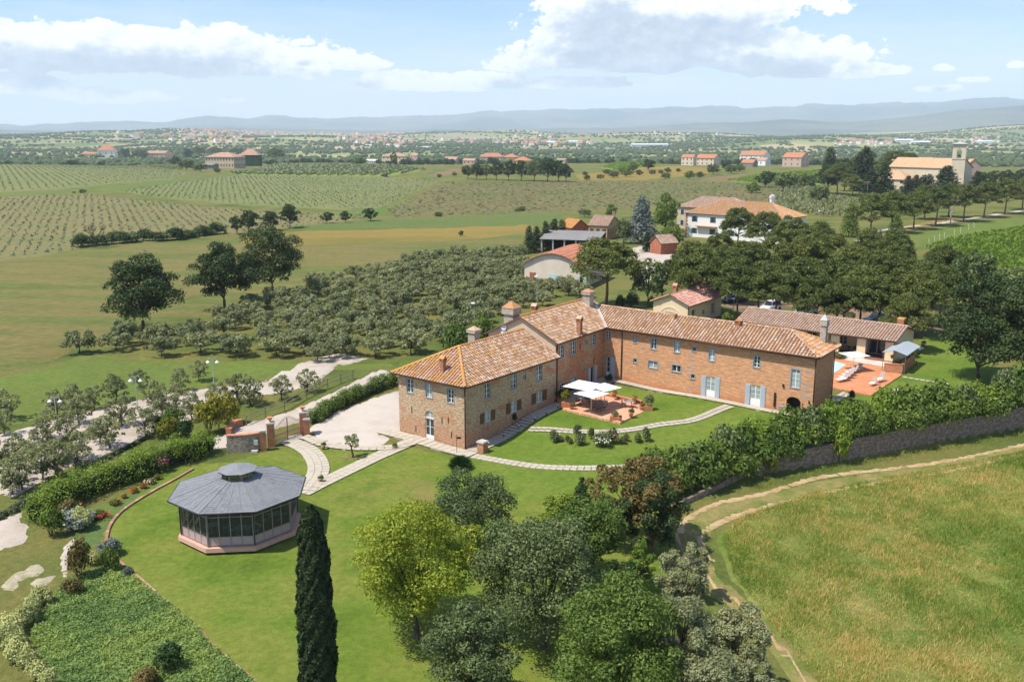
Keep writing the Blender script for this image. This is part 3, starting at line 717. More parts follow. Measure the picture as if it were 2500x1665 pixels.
def roof_plane(par, pts, tile, cs=.37, rs=.46, name='roof', th=.12, tiles=True, jitter=.02, roofpart=None):
    """one pitched plane; pts: 3-D outline, pts[0]->pts[1] runs along the eave"""
    p = [Vector(q) for q in pts]; u = (p[1] - p[0]).normalized(); n = u.cross(p[2] - p[0]).normalized()
    if n.z < 0: n = -n
    v = n.cross(u).normalized()
    if v.dot(p[2] - p[0]) < 0: v = -v
    b = MB(); b.face([q for q in p] if u.cross(v).z > 0 else [q for q in reversed(p)]); lo = [q - n * th for q in p]
    b.face(list(reversed(lo)))
    for i in range(len(p)): b.face([p[i], lo[i], lo[(i + 1) % len(p)], p[(i + 1) % len(p)]])
    base = b.build(name, m_under, par) if roofpart is None else roofpart
    if not tiles: return base
    uv = [((q - p[0]).dot(u), (q - p[0]).dot(v)) for q in p]
    s_lo = min(a for a, _ in uv); s_hi = max(a for a, _ in uv)
    V = []; Fc = []; nc = max(1, int((s_hi - s_lo) / cs)); cw = (s_hi - s_lo) / nc
    r_ = random.Random(len(pts) * 7 + int(s_hi * 10))
    for i in range(nc):
        sc = s_lo + (i + .5) * cw; xs_ = []
        for k in range(len(uv)):
            (a, c), (d, e) = uv[k], uv[(k + 1) % len(uv)]
            if (a - sc) * (d - sc) < 0: xs_.append(c + (e - c) * (sc - a) / (d - a))
        if len(xs_) < 2: continue
        v0, v1 = min(xs_), max(xs_); nr = int(math.ceil((v1 - v0) / rs)); y = v0 - .05
        for j in range(nr):
            y1 = min(y + rs * 1.12, v1); w0 = cw * .33 * r_.uniform(.92, 1.05); w1 = w0 * .82; h0 = .085; dx = r_.uniform(-jitter, jitter); lift = .045
            for part_ in (0,):
                k0 = len(V)
                for (yy, ww, lf) in ((y, w0, lift), (y1, w1, .0)):
                    for (a_, hh) in ((-1, 0), (-.62, .75), (0, 1), (.62, .75), (1, 0)):
                        q = p[0] + u * (sc + dx + a_ * ww) + v * yy + n * (.012 + lf + hh * h0); V.append((q.x, q.y, q.z))
                for a_ in range(4): Fc.append((k0 + a_, k0 + a_ + 1, k0 + 6 + a_, k0 + 5 + a_))
                Fc.append((k0, k0 + 5, k0 + 5, k0)) if False else None
            y += rs
    Fc = [f for f in Fc if f]
    if Fc:
        me = npmesh('roof_tiles', V, Fc); o = link('roof_tiles', me, tile, base); o['kind'] = 'stuff'
    return base
def caps(par, a, b, tile, r=.13, name='ridge_tiles'):
    a = Vector(a); b = Vector(b); L_ = (b - a).length; k = max(1, int(L_ / .42)); d = (b - a) / L_; side = d.cross(Vector((0, 0, 1))).normalized(); up = side.cross(d)
    V = []; Fc = []
    for i in range(k):
        p0 = a + d * (L_ * i / k); p1 = a + d * (L_ * (i + 1.1) / k); k0 = len(V)
        for (p, rr, lf) in ((p0, r, .03), (p1, r * .86, 0)):
            for t in range(5):
                an = PI * t / 4; q = p + side * math.cos(an) * rr + up * (math.sin(an) * rr * .8 + lf); V.append(tuple(q))
        for t in range(4): Fc.append((k0 + t, k0 + t + 1, k0 + 6 + t, k0 + 5 + t))
    o = link(name, npmesh(name, V, Fc), tile, par); o['kind'] = 'stuff'; return o
def tube(par, pts, r, mat, name, n=6):
    b = MB(); b.path(pts, r, n); return b.build(name, mat, par, smooth=True)
def chimney(par, x, y, z0, w_, h_, rz, mat, kind='house', capm=None):
    """kind: house (little tiled gable), tower (flared block under a pyramid), flat"""
    M = Matrix.Translation((x, y, z0)) @ Matrix.Rotation(rz, 4, 'Z'); b = MB(); a = w_ / 2
    b.box(-a, a, -a, a, -.6, h_ * (.62 if kind != 'tower' else .62), M); c = b.build('chimney', mat, par)
    cm = capm or t_main
    if kind == 'house':
        z = h_ * .62; k = MB(); e = a * 1.15
        k.box(-e, e, -e, e, z, z + .06, M); 
        for sx in (-1, 1):
            for sy in (-1, 1): k.box(sx * a - .07, sx * a + .07, sy * a - .07, sy * a + .07, z + .06, z + h_ * .22, M)
        k.box(-a * .8, a * .8, -a * .8, a * .8, z + .06, z + h_ * .2, M)
        k.build('chimney_vent', mat, c)
        k = MB(); zt = z + h_ * .2; tp = z + h_ * .42
        for sg in (-1, 1): k.face([M @ Vector(q) for q in ((sg * e * 1.1, -e * 1.1, zt), (sg * e * 1.1, e * 1.1, zt), (0, e * 1.1, tp), (0, -e * 1.1, tp))][::sg])
        for sg in (-1, 1): k.face([M @ Vector(q) for q in ((-e, sg * e * 1.05, zt), (e, sg * e * 1.05, zt), (0, sg * e * 1.05, tp - .02))][::sg])
        k.build('chimney_cap', cm, c)
    elif kind == 'tower':
        z = h_ * .62; e = a * 1.28; k = MB()
        k.box(-a * .9, a * .9, -a * .9, a * .9, z, z + .14, M); k.box(-e, e, -e, e, z + .14, z + h_ * .25, M); k.build('chimney_head', mat, c)
        k = MB(); zt = z + h_ * .25; tp = h_ * 1.08; e *= 1.06; cs_ = [(-e, -e), (e, -e), (e, e), (-e, e)]
        for i in range(4): k.face([M @ Vector((*cs_[i], zt)), M @ Vector((*cs_[(i + 1) % 4], zt)), M @ Vector((0, 0, tp))])
        k.build('chimney_cap', cm, c)
    else:
        k = MB(); k.box(-a * 1.1, a * 1.1, -a * 1.1, a * 1.1, h_ * .62, h_ * .75, M); k.build('chimney_cap', cm, c)
    return c

# ------------------------------------------------------------------ the farmhouse
def Z1(a, b): return (950 + a / 3.364, 700 + b / 3.364)
def Z2(a, b): return (1400 + a / 3.364, 700 + b / 3.364)
pL = Vector((-11.53, 92.62)); pC = Vector((-4.55, 87.38)); pR = Vector((4.91, 99.77)); pM = Vector((4.74, 99.78)); pJ = Vector((10.91, 108.73)); pQ = Vector((30.88, 93.19)); pE = Vector((34.5, 98.31))
farm = thing('farmhouse', 'long L-shaped brick and stone farmhouse under old lichen-spotted tile roofs', 'farmhouse', (8, 98, 1.0))
EL, EM = 6.62, 8.08
f1 = Fac(pL, pC, farm, mm_stone, -1.0, EL, lab='stone end wall with a white glazed door')
def zr(fn, x, y, w_, h_): X_, Y_ = fn(x, y); return X_, Y_, w_ / 3.364, h_ / 3.364
for (x, y, g) in ((171, 815, m_glass), (326, 855, m_curt), (504, 900, m_glass)):
    f1.window(f1.rect(*zr(Z1, x, y, 66, 128)), 2, 3, glass=g)
dr = f1.rect(*zr(Z1, 334, 1178, 68, 186)); ar = f1.rect(*zr(Z1, 334, 1052, 64, 62))
f1.window((dr[0], dr[1], .02, dr[3]), 2, 2, surround=.0, sill=False, solid=.28, name='door', depth=.12)
f1.window((dr[0], dr[1], dr[3] + .08, ar[3]), 2, 1, arch=.35, surround=0, sill=True, glass=m_curt)
f1.finish()
f2 = Fac(pC, pR, farm, mm_stone, -1.0, EL, lab='rubble stone wall with brown shuttered windows')
for (x, y, w_, h_, c, r) in ((808, 857, 56, 138, 2, 3), (1025, 780, 56, 132, 2, 3), (1232, 710, 56, 138, 2, 3), (1113, 742, 26, 44, 1, 1)):
    f2.window(f2.rect(*zr(Z1, x, y, w_, h_)), c, r, surround=.12 if w_ > 30 else .08)
for (x, y) in ((808, 1065), (1023, 984), (1231, 903)):
    R_ = f2.rect(*zr(Z1, x, y, 52, 92)); f2.window(R_, 2, 2, arch=.22, surround=0, depth=.14, glass=m_curt)
    wd = (R_[1] - R_[0]) * .62
    f2.shutter(R_[0] - wd - .05, R_[0] - .05, R_[2] + .05, R_[3] - .05, m_shutb); f2.shutter(R_[1] + .05, R_[1] + wd + .05, R_[2] + .05, R_[3] - .05, m_shutb)
f2.finish()
f3 = Fac(pM, pJ, farm, mm_mixed, .2, EM, lab='courtyard wall of mixed stone and brick')
for (x, y, w_, h_, c, r) in ((1416, 535, 48, 118, 2, 3), (1513, 505, 46, 118, 2, 3), (1679, 438, 40, 112, 2, 3), (1619, 457, 22, 40, 1, 1), (1613, 680, 20, 36, 1, 1)):
    f3.window(f3.rect(*zr(Z1, x, y, w_, h_)), c, r, surround=.12 if w_ > 30 else .08)
R_ = f3.rect(*zr(Z1, 1421, 838, 50, 104)); f3.window((R_[0], R_[1], 1.2, R_[3]), 2, 3, arch=.3, surround=.1, sill=False, name='door', surmat=m_pale_stone)
R_ = f3.rect(*zr(Z1, 1512, 790, 46, 104)); f3.window((R_[0], R_[1], 1.4, R_[3]), 1, 1, surround=.1, sill=False, name='door', solid=.93, frame=m_shut)
R_ = f3.rect(*zr(Z1, 1668, 718, 22, 118)); f3.window((R_[0] - .1, R_[1] + .1, 1.55, R_[3]), 1, 1, surround=.0, sill=False, name='door', glass=m_hole)
f3.shutter(R_[0] - .72, R_[0] - .12, 1.6, R_[3], m_shut); f3.shutter(R_[1] + .12, R_[1] + .72, 1.6, R_[3], m_shut)
f3.finish()
f4 = Fac(pJ, pQ, farm, mm_brick, .2, EM, lab='orange brick courtyard wall')
for (x, y, w_, h_, c, r) in ((283, 402, 42, 84, 2, 3), (508, 442, 40, 52, 1, 1), (506, 608, 38, 48, 1, 1), (658, 470, 60, 104, 2, 3), (852, 495, 62, 108, 2, 3), (990, 514, 44, 50, 1, 1), (980, 738, 42, 52, 1, 1), (653, 640, 90, 74, 2, 1), (845, 672, 86, 72, 2, 1),
                             (1137, 563, 66, 110, 2, 3), (1506, 617, 70, 112, 2, 3)):
    f4.window(f4.rect(*zr(Z2, x, y, w_, h_)), c, r, surround=.13 if w_ > 45 else .10, glass=m_curt if x in (508, 852, 653, 1137) else None)
f4.window(f4.rect(*zr(Z2, 1823, 755, 92, 172)), 2, 4, surround=.14, glass=m_curt)
for (x, y, w_, h_) in ((1126, 825, 74, 168), (1493, 902, 84, 186)):
    R_ = f4.rect(*zr(Z2, x, y, w_, h_)); zb = 1.62; f4.window((R_[0], R_[1], zb, R_[3]), 2, 3, surround=.0, sill=False, solid=.38, name='door', depth=.1, glass=m_curt)
    f4.shutter(R_[0] - .56, R_[0] - .02, zb + .08, R_[3] + .05, m_shut); f4.shutter(R_[1] + .02, R_[1] + .56, zb + .08, R_[3] + .05, m_shut)
R_ = f4.rect(*zr(Z2, 292, 655, 60, 165)); f4.window((R_[0] + .05, R_[1] - .35, 1.75, R_[3]), 1, 3, surround=.08, sill=False, solid=.3, name='door'); f4.shutter(R_[1] - .28, R_[1] + .3, 1.8, R_[3], m_shut)
R_ = f4.rect(*zr(Z2, 1805, 985, 118, 160)); oven = (R_[0], R_[1], 1.6, R_[3]); f4.holes.append((*oven, .55))
f4.finish()
b = MB()   # the arched oven recess
s0, s1, a, d = oven
for q in (((s0, .22, a), (s1, .22, a), (s1, 1.3, a), (s0, 1.3, a)), ((s0, 1.3, a), (s1, 1.3, a), (s1, 1.3, d), (s0, 1.3, d)), ((s0, .22, a), (s0, 1.3, a), (s0, 1.3, d), (s0, .22, d)), ((s1, .22, a), (s1, .22, d), (s1, 1.3, d), (s1, 1.3, a)), ((s0, .22, d), (s0, 1.3, d), (s1, 1.3, d), (s1, .22, d))):
    b.face([f4.M @ Vector(p) for p in q])
nb = b.build('oven_niche', plain('dark_niche_brick', (.05, .035, .028), .9), farm)  # one even dark brick tone on every face of the recess
b = MB()
for i in range(9):
    x = s0 + .2 + (s1 - s0 - .4) * i / 8; y = random.uniform(.4, .9); M_ = f4.M @ Matrix.Translation((x, y, a)) ; b.bar(M_ @ Vector((0, 0, .12)), M_ @ Vector((.12, .3, .15)), random.uniform(.07, .12), 7)
b.build('firewood', plain('cut_wood', (.34, .28, .23), .9, var=.3), nb)
f5 = Fac(pQ, pE, farm, mm_brick, .2, EM, lab='brick end wall above the hedge'); f5.finish()
# other walls that close the volume
u5 = (pE - pQ).normalized(); uR = (pQ - pJ).normalized(); nR = Vector((-uR.y, uR.x))
WR = (pE - pQ).length
uM = (pJ - pM).normalized(); nM = Vector((-uM.y, uM.x)); DM = 9.0
mA = pM + nM * DM; mB = pM + uM * 14.6 + nM * DM; mC = pM + uM * 14.6
eJ = pJ + nR * WR
wall(farm, pE, pM + uM * 15.2, .2, EM, [], mm_brick)
uL = (pR - pC).normalized(); nL = Vector((-uL.y, uL.x)); WL = (pC - pL).length
wall(farm, pL + uL * (pR - pC).length, pL, -1, EL, [], mm_stone)
ridM = 10.3; ridL = EL + 2.25; ridR = 9.6
g1 = [(DM / 2, ridM)]
wall(farm, mA, pM, .2, EM, [], m_plaster, 'gable_wall', gable=g1[::-1])
wall(farm, mC, mB, .2, EM, [], mm_mixed, gable=g1)
wall(farm, mB, mA, .2, EM, [], mm_mixed)
def v3(p, z): return Vector((p[0], p[1], z))
# left wing roof: hipped at the near end
oh = .5; sl = 2.25 / (WL / 2)
eC = pC - uL * oh - nL * oh; eL = pL - uL * oh + nL * oh; ze = EL - oh * sl + .12
lenL = (pR - pC).length; eR = pC + uL * (lenL - .02) - nL * oh; eLr = pL + uL * (lenL - .02) + nL * oh
apx = (pL + pC) / 2 + uL * (WL / 2); apr = (pL + pC) / 2 + uL * (lenL - .02); zr_ = ridL + .12
rf = roof_plane(farm, [v3(eC, ze), v3(eR, ze), v3(apr, zr_), v3(apx, zr_)], t_main)
rh = roof_plane(farm, [v3(eL, ze), v3(eC, ze), v3(apx, zr_)], t_hip)
roof_plane(farm, [v3(eLr, ze), v3(eL, ze), v3(apx, zr_), v3(apr, zr_)], t_main, tiles=False)
caps(rf, v3(apx, zr_ + .05), v3(apr, zr_ + .05), t_lich, .16); caps(rh, v3(eC, ze + .08), v3(apx, zr_ + .07), t_lich, .17); caps(rh, v3(eL, ze + .08), v3(apx, zr_ + .07), t_lich, .15)
# middle block roof: gabled
slM = (ridM - EM) / (DM / 2); zm = EM - oh * slM + .14; k0 = pM - uM * .3; k1 = pM + uM * 14.9
ridA = k0 + nM * DM / 2; ridB = k1 + nM * DM / 2; zrM = ridM + .14
# valley point where the long wing's ridge meets this slope
dR = (ridR - EM) / slM
vTop = pM + uM * ((pJ - pM).length + 0) ; 
rc = pJ + nR * (WR / 2)                                     # a point on the long wing's ridge line
t_ = 0.0
# ridge line rc - uR*t ; find where it is dR inside the middle facade
for i in range(400):
    q = rc - uR * (i * .05)
    if (q - pM).dot(nM) >= dR: t_ = i * .05; break
vT = rc - uR * t_
eJm = pJ - nM * oh * 1.0 - nR * oh
rm = roof_plane(farm, [v3(k0 - nM * oh, zm), v3(eJm, zm), v3(vT, ridR + .14), v3(k1 + nM * dR, ridR + .14), v3(ridB, zrM), v3(ridA, zrM)], t_main)
roof_plane(farm, [v3(k1 + nM * (DM + oh), zm), v3(k0 + nM * (DM + oh), zm), v3(ridA, zrM), v3(ridB, zrM)], t_main, tiles=False)
caps(rm, v3(ridA, zrM + .05), v3(ridB, zrM + .05), t_lich, .16)
# long wing roof: hipped at the far right end
zR_ = EM - oh * .48 + .14; eQ = pQ - nR * oh + uR * oh; eE = pE + nR * oh + uR * oh; aR = (pQ + pE) / 2 - uR * (WR / 2 + .6); zrR = ridR + .14
rw = roof_plane(farm, [v3(eJm, zm), v3(eQ, zR_), v3(aR, zrR), v3(vT, zrR)], t_main)
re = roof_plane(farm, [v3(eQ, zR_), v3(eE, zR_), v3(aR, zrR)], t_hip)
bk = pM + uM * 15.0 + nM * .5
roof_plane(farm, [v3(eE, zR_), v3(rc - uR * 1.0 + nR * (WR / 2 + oh), zR_), v3(vT, zrR), v3(aR, zrR)], t_main, tiles=False)
caps(rw, v3(vT, zrR + .05), v3(aR, zrR + .05), t_main, .15); caps(re, v3(eQ, zR_ + .08), v3(aR, zrR + .06), t_main, .14); caps(re, v3(eE, zR_ + .08), v3(aR, zrR + .06), t_lich, .14)
one = MB(); d_ = (v3(vT, zrR) - v3(eJm, zm)); sd = d_.cross(Vector((0, 0, 1))).normalized() * .17
one.face([v3(eJm, zm + .12) - sd, v3(eJm, zm + .12) + sd, v3(vT, zrR + .14) + sd, v3(vT, zrR + .14) - sd]); one.build('valley_flashing', plain('pale_sheet_metal', (.55, .56, .56), .5, .2), farm)
# gutters and downpipes
for (a, b_, z) in ((eL, eC, ze), (eC, eR, ze), (k0 - nM * oh, eJm, zm), (eJm, eQ, zm - .03), (eQ, eE, zR_)):
    tube(farm, [v3(a, z - .05), v3(b_, z - .05)], .075, m_pipe, 'gutter')
def pipe(p, n, z0, z1): tube(farm, [v3(p + n * .42, z1 - .1), v3(p + n * .1, z1 - .45), v3(p + n * .1, z0)], .06, m_pipe, 'downpipe')
pipe(pC, (f1.n + f2.n) * .7, 0, EL); pipe(pR - uL * .12, f2.n, 1.1, EL); pipe(pM + uM * .15 - nM * .02, f3.n, EL + .4, EM); pipe(pJ + uR * 2.45, f4.n, 1.6, EM); pipe(pQ, (f4.n + f5.n) * .7, 1.4, EM); pipe(pE - u5 * .1, f5.n, 1.4, EM)
# iron wall anchors and small wall fittings
for (fc, zf, L_) in ((f1, Z1, [(187, 1010), (221, 1165), (487, 1095), (513, 1215), (435, 1100)]), (f3, Z1, [(1567, 490), (1680, 610)]), (f4, Z2, [(1655, 915)])):
    for (x, y) in L_:
        s_, z_ = fc.hit(*zf(x, y)); g = MB(); g.box(s_ - .03, s_ + .03, -.05, -.005, z_ - .32, z_ + .32, fc.M); g.build('iron_anchor', m_dark, farm)
s_, z_ = f4.hit(*Z2(1655, 925)); g = MB(); g.box(s_ - .09, s_ + .09, -.16, -.01, z_ - .75, z_ + .75, f4.M); g.build('wall_sconce', m_dark, farm)
s_, z_ = f4.hit(*Z2(1725, 810)); g = MB(); g.box(s_ - .09, s_ + .09, -.14, -.01, z_ - .14, z_ + .14, f4.M); g.build('wall_lamp', m_dark, farm)
# grey stone repair bands at the right end
m_lime = plain('grey_limestone', (.34, .31, .28), .9, var=.2, sc=3)
for (x, y, w_) in ((1935, 698, 62), (1915, 802, 76), (1905, 852, 80), (1910, 905, 90), (965, 560, 50), (975, 635, 55), (955, 690, 70), (955, 835, 60), (566, 503, 45), (1700, 1000, 70)):
    s_, z_ = f4.hit(*Z2(x, y)); hw = w_ / 3.364 / 2 * .045; g = MB(); g.box(s_ - hw, s_ + hw, -.012, .1, z_ - .09, z_ + .09, f4.M); g.build('stone_patch', m_lime, farm)
# chimneys
zc = lambda px, py, z: G0(px, py, z)
def chim(fn, x, y, z, w_, h_, rz, mat, kind, cap=None): q = G0(*fn(x, y), z); return chimney(farm, q[0], q[1], z, w_, h_, rz, mat, kind, cap)
RL = math.atan2(uL.y, uL.x); RM = math.atan2(uM.y, uM.x); RR = math.atan2(uR.y, uR.x)
m_chb = masonry('chimney_brick', (.40, .20, .12), (.24, .12, .07), (.46, .3, .2), (.38, .16, .09), .95)
m_chs = plain('weathered_render', (.40, .34, .27), .9, var=.25, sc=2.5)
chim(Z1, 443, 672, 7.5, .45, 1.25, RL, m_chb, 'house', t_lich)
chim(Z1, 697, 470, 8.4, .9, 1.8, RL, m_chs, 'tower', t_main)
chim(Z1, 1195, 245, 9.6, .55, 1.5, RM, m_chb, 'house')
chim(Z1, 1563, 350, 8.7, .5, 1.5, RM, m_chb, 'house')
chim(Z1, 1633, 150, 9.9, 1.0, 1.9, RM, m_chs, 'tower', t_hip)
chim(Z2, 818, 285, 9.1, .6, 1.2, RR, plain('tan_brick', (.48, .31, .18), .9, var=.15, sc=6), 'flat')
chim(Z2, 1350, 370, 8.9, .55, 1.5, RR, m_chb, 'house', t_lich)
q = G0(*Z2(2050, 470), 8.3); cq = chimney(farm, q[0], q[1], 8.3, .62, 3.0, RR, m_chs, 'tower', m_pale_stone)
# big rendered chimney with four dishes, standing at the gable
q = G0(*Z1(1005, 385), 8.0); bc = chimney(farm, q[0], q[1], 8.0, 1.25, 3.5, RM, m_chs, 'tower', t_hip)
m_dish = plain('dish_white', (.75, .77, .79), .5)
for (x, y) in ((1007, 300), (1007, 362), (945, 327), (945, 377)):
    p_ = Vector((*G0(*Z1(x, y), 9.0), 9.0)); d = px_dir(*Z1(x, y)).normalized(); t = (q[1] - 1.0) / d.y; p_ = Vector((d.x * t, d.y * t, CH + d.z * t))
    g = MB(); M_ = Matrix.Translation(p_) @ Vector((-.45, -1, .25)).to_track_quat('Z', 'Y').to_matrix().to_4x4()
    k0 = len(g.v)
    for (r, z) in ((.04, 0), (.24, .05), (.36, .15)):
        for k in range(14):
            v = M_ @ Vector((r * math.cos(k * PI / 7), r * math.sin(k * PI / 7), z)); g.v.append(tuple(v)); g.uv.append((0, 0))
    for j in range(2):
        for k in range(14): g.f.append((k0 + j * 14 + k, k0 + j * 14 + (k + 1) % 14, k0 + (j + 1) * 14 + (k + 1) % 14, k0 + (j + 1) * 14 + k)); g.m.append(0)
    g.face([g.v[k0 + k] for k in range(14)]); g.bar(M_ @ Vector((0, 0, .05)), M_ @ Vector((0, .0, .34)), .025, 5); g.bar(M_ @ Vector((0, 0, 0)), M_ @ Vector((0, 0, -.5)), .03, 5)
    g.build('satellite_dish', m_dish, farm, smooth=False)
# low rear range left of the gable
rq = [G0(1180 + x / 7.84, 700 + y / 7.84, 8.6) for x, y in ((130, 860), (380, 760))]
a0 = mA; a1 = mA + nM * 3.2
wall(farm, a1, a0, .2, 5.9, [], m_plaster)
wall(farm, a1 + uM * 6, a1, .2, 5.9, [], m_plaster)
roof_plane(farm, [v3(a1 - uM * .3 + nM * .4, 5.9), v3(a1 + uM * 6 + nM * .4, 5.9), v3(a0 + uM * 6, 7.2), v3(a0 - uM * .3, 7.2)], t_lich)
# ------------------------------------------------------------------ courtyard, paths, patio
m_slab = natural('paving_slab_stone', [(.40, .35, .27), (.48, .42, .33), (.36, .32, .26)], big=1.3, fine=9, famt=.15, bump=.3, bscale=12)
m_joint = natural('path_joint', [(.24, .22, .13), (.20, .21, .08)], big=.6, fine=5, famt=.25)
m_pave = natural('paving_bed', [(.34, .29, .23), (.40, .35, .28)], big=.5, fine=6, famt=.15)
sb = bmesh.new(); bmesh.ops.create_cube(sb, size=1.0); bmesh.ops.bevel(sb, geom=sb.edges[:], offset=.02, segments=1, affect='EDGES')
slab_me = bpy.data.meshes.new('paving_slab'); sb.to_mesh(slab_me); sb.free(); slab_me.materials.append(m_slab)
def laid_path(name, cen, width, rows_, slen, gap=.07, off=.10, bed=m_joint, skew=0.0):
    """a path of slabs laid in rows along a centre line; slabs are its parts"""
    base = sheet(name, ribbon(cen, width + .06), bed, off - .035, 1.0)
    c = [Vector((p[0], p[1])) for p in cen]; ls = [0]
    for a, b_ in zip(c[:-1], c[1:]): ls.append(ls[-1] + (b_ - a).length)
    n = int(ls[-1] / slen)
    for i in range(n):
        s_ = (i + .5) * ls[-1] / n
        for j in range(len(c) - 1):
            if ls[j] <= s_ <= ls[j + 1]: break
        d = (c[j + 1] - c[j]).normalized(); p = c[j] + d * (s_ - ls[j]); q = Vector((-d.y, d.x)); rz = math.atan2(d.y, d.x)
        for k in range(rows_):
            w_ = width / rows_; o_ = (k - (rows_ - 1) / 2) * w_; pp = p + q * o_
            o = bpy.data.objects.new('paving_slab', slab_me); COL.objects.link(o); o.parent = base
            o.location = (pp.x, pp.y, Tz(pp.x, pp.y) + off); o.rotation_euler = (random.uniform(-.012, .012), random.uniform(-.012, .012), rz + random.uniform(-.015, .015))
            o.scale = (ls[-1] / n - gap * random.uniform(.8, 1.2), w_ - gap * random.uniform(.8, 1.2), .06)
    return base
def z1p(L_): return spline([P(*Z1(x, y)) for x, y in L_])
def z2p(L_): return spline([P(*Z2(x, y)) for x, y in L_])
laid_path('curved_path', z1p([(1150, 1175), (1300, 1178), (1450, 1190), (1600, 1197), (1750, 1199), (1900, 1190), (2050, 1170), (2200, 1142), (2340, 1125)]) + z2p([(880, 1125), (1000, 1095), (1100, 1058), (1200, 1015), (1285, 985)])[3:], 1.25, 2, .62)
laid_path('curved_path', z1p([(690, 1395), (850, 1425), (1000, 1452), (1200, 1480), (1400, 1493), (1600, 1497), (1800, 1493), (2000, 1482), (2140, 1472), (2330, 1462)]), 1.25, 2, .62)
def Z3(a, b): return (350 + a / 3.364, 1000 + b / 3.364)
def z3l(L_): return [P(*Z3(x, y)) for x, y in L_]
laid_path('garden_path', z3l([(1300, 695), (1600, 545), (1900, 400), (2230, 255), (2290, 222)]), 1.75, 3, .78, .035, bed=m_pave)
laid_path('garden_path', spline(z3l([(1180, 262), (1280, 300), (1365, 350), (1420, 420), (1440, 490), (1420, 560), (1370, 625), (1325, 672)])), 2.0, 3, .72, .035, .13, bed=m_pave)
laid_path('garden_path', spline(z3l([(1190, 245), (1330, 235), (1450, 285), (1600, 312), (1750, 325), (1900, 326), (2050, 318), (2200, 285)])), 1.3, 2, .7, .035, .16, bed=m_pave)
def off_line(a, b, d, e0=0, e1=0):
    a = Vector(a[:2]); b = Vector(b[:2]); u = (b - a).normalized(); n = Vector((u.y, -u.x)); return [a + n * d - u * e0, b + n * d + u * e1]
laid_path('pavement', refine(off_line(pL, pC, .95, 1.6, 1.7), 3, closed=False), 1.7, 2, .8, .03, .12, bed=m_pave)
laid_path('pavement', refine(off_line(pC, pR, .9, .0, .8), 3, closed=False), 1.6, 2, .62, .03, .14, bed=m_pave)
laid_path('pavement', refine(off_line(pM, pJ, 1.0, -.2, .3), 3, closed=False), 2.0, 2, .8, .03, .14, bed=m_pave)
laid_path('pavement', refine(off_line(pJ, pQ, .62, -1.5, .2), 3, closed=False), 1.05, 1, .5, .02, .16, bed=m_pave)
b_, c_ = P(*Z3(1960, 190)), P(*Z3(2200, 268))
# terracotta patio
def tilefloor(name, c1, c2, sz, rot):
    m, t, b, o = new_mat(name); br = t.node('ShaderNodeTexBrick'); t.put(br.inputs['Vector'], t.scale(pos(t), (1, 1, 1), rot)); br.inputs['Scale'].default_value = 1
    br.inputs['Brick Width'].default_value = sz * 2; br.inputs['Row Height'].default_value = sz; br.inputs['Mortar Size'].default_value = .012
    br.inputs['Color1'].default_value = (*c1, 1); br.inputs['Color2'].default_value = (*c2, 1); br.inputs['Mortar'].default_value = (*[x * .62 for x in c1], 1)
    n = t.noise(pos(t), .8, 4); t.put(b.inputs['Base Color'], t.mix(1.0, br.outputs[0], t.ramp(n, [(.3, (.85,) * 3), (.7, (1.15,) * 3)]), 'MULTIPLY')); b.inputs['Roughness'].default_value = .85
    return m
m_cotto = tilefloor('terracotta_paving', (.60, .30, .175), (.68, .36, .22), .16, RL)
def U(x, y): return (1320 + x / 7.84, 900 + y / 7.84)
def slabbed(name, outline, z, mat, th=.25, kind='structure'):
    b = MB(); pts = [v3(p, z) for p in outline]
    ar_ = sum(pts[i].x * pts[(i + 1) % len(pts)].y - pts[(i + 1) % len(pts)].x * pts[i].y for i in range(len(pts)))
    if ar_ < 0: pts = pts[::-1]
    b.face(pts); lo = [p - Vector((0, 0, th)) for p in pts]
    for i in range(len(pts)): b.face([pts[i], lo[i], lo[(i + 1) % len(pts)], pts[(i + 1) % len(pts)]])
    o = b.build(name, mat); 
    if kind: o['kind'] = kind
    return o
ZP = 1.42
def UP(x, y, z=ZP): return Vector((*G0(*U(x, y), z), z))
slabbed('patio', [UP(*p) for p in ((415, 765), (1520, 1028), (1962, 822), (1950, 660), (1170, 490), (620, 640))], ZP, m_cotto, .5)
m_brk = masonry('garden_brick', (.45, .28, .17), (.28, .16, .09), (.52, .38, .26), (.46, .22, .12), .9, patch=.3)
def brickwall(name, a, b_, h, t_, z, label, cap=True, mat=None, cat='wall', capm=None):
    a = Vector(a[:2]); b_ = Vector(b_[:2]); u = (b_ - a).normalized(); n = Vector((u.y, -u.x)); L_ = (b_ - a).length
    M = Matrix(((u.x, -n.x, 0, a.x), (u.y, -n.y, 0, a.y), (0, 0, 1, z), (0, 0, 0, 1)))
    g = MB(); W_ = MB()
    for (s0, s1, d0, d1) in ((0, L_, 0, 0), (L_, 0, t_, t_)):
        g.face([M @ Vector((s0, d0, 0)), M @ Vector((s1, d0, 0)), M @ Vector((s1, d1, h)), M @ Vector((s0, d1, h))], [(s0, z), (s1, z), (s1, z + h), (s0, z + h)])
    for s_ in (0, L_):
        q = [(s_, t_, 0), (s_, 0, 0), (s_, 0, h), (s_, t_, h)]; q = q if s_ == 0 else [q[1], q[0], q[3], q[2]]
        g.face([M @ Vector(p) for p in q], [(p[1], z + p[2]) for p in q])
    g.face([M @ Vector(p) for p in ((0, 0, h), (L_, 0, h), (L_, t_, h), (0, t_, h))], [(0, 0), (L_, 0), (L_, t_), (0, t_)])
    o = tag(g.build(name, mat or m_brk), label, cat)
    if cap:
        g = MB(); g.box(-.03, L_ + .03, -.04, t_ + .04, h, h + .05, M); g.build('coping', capm or m_terr, o)
    return o
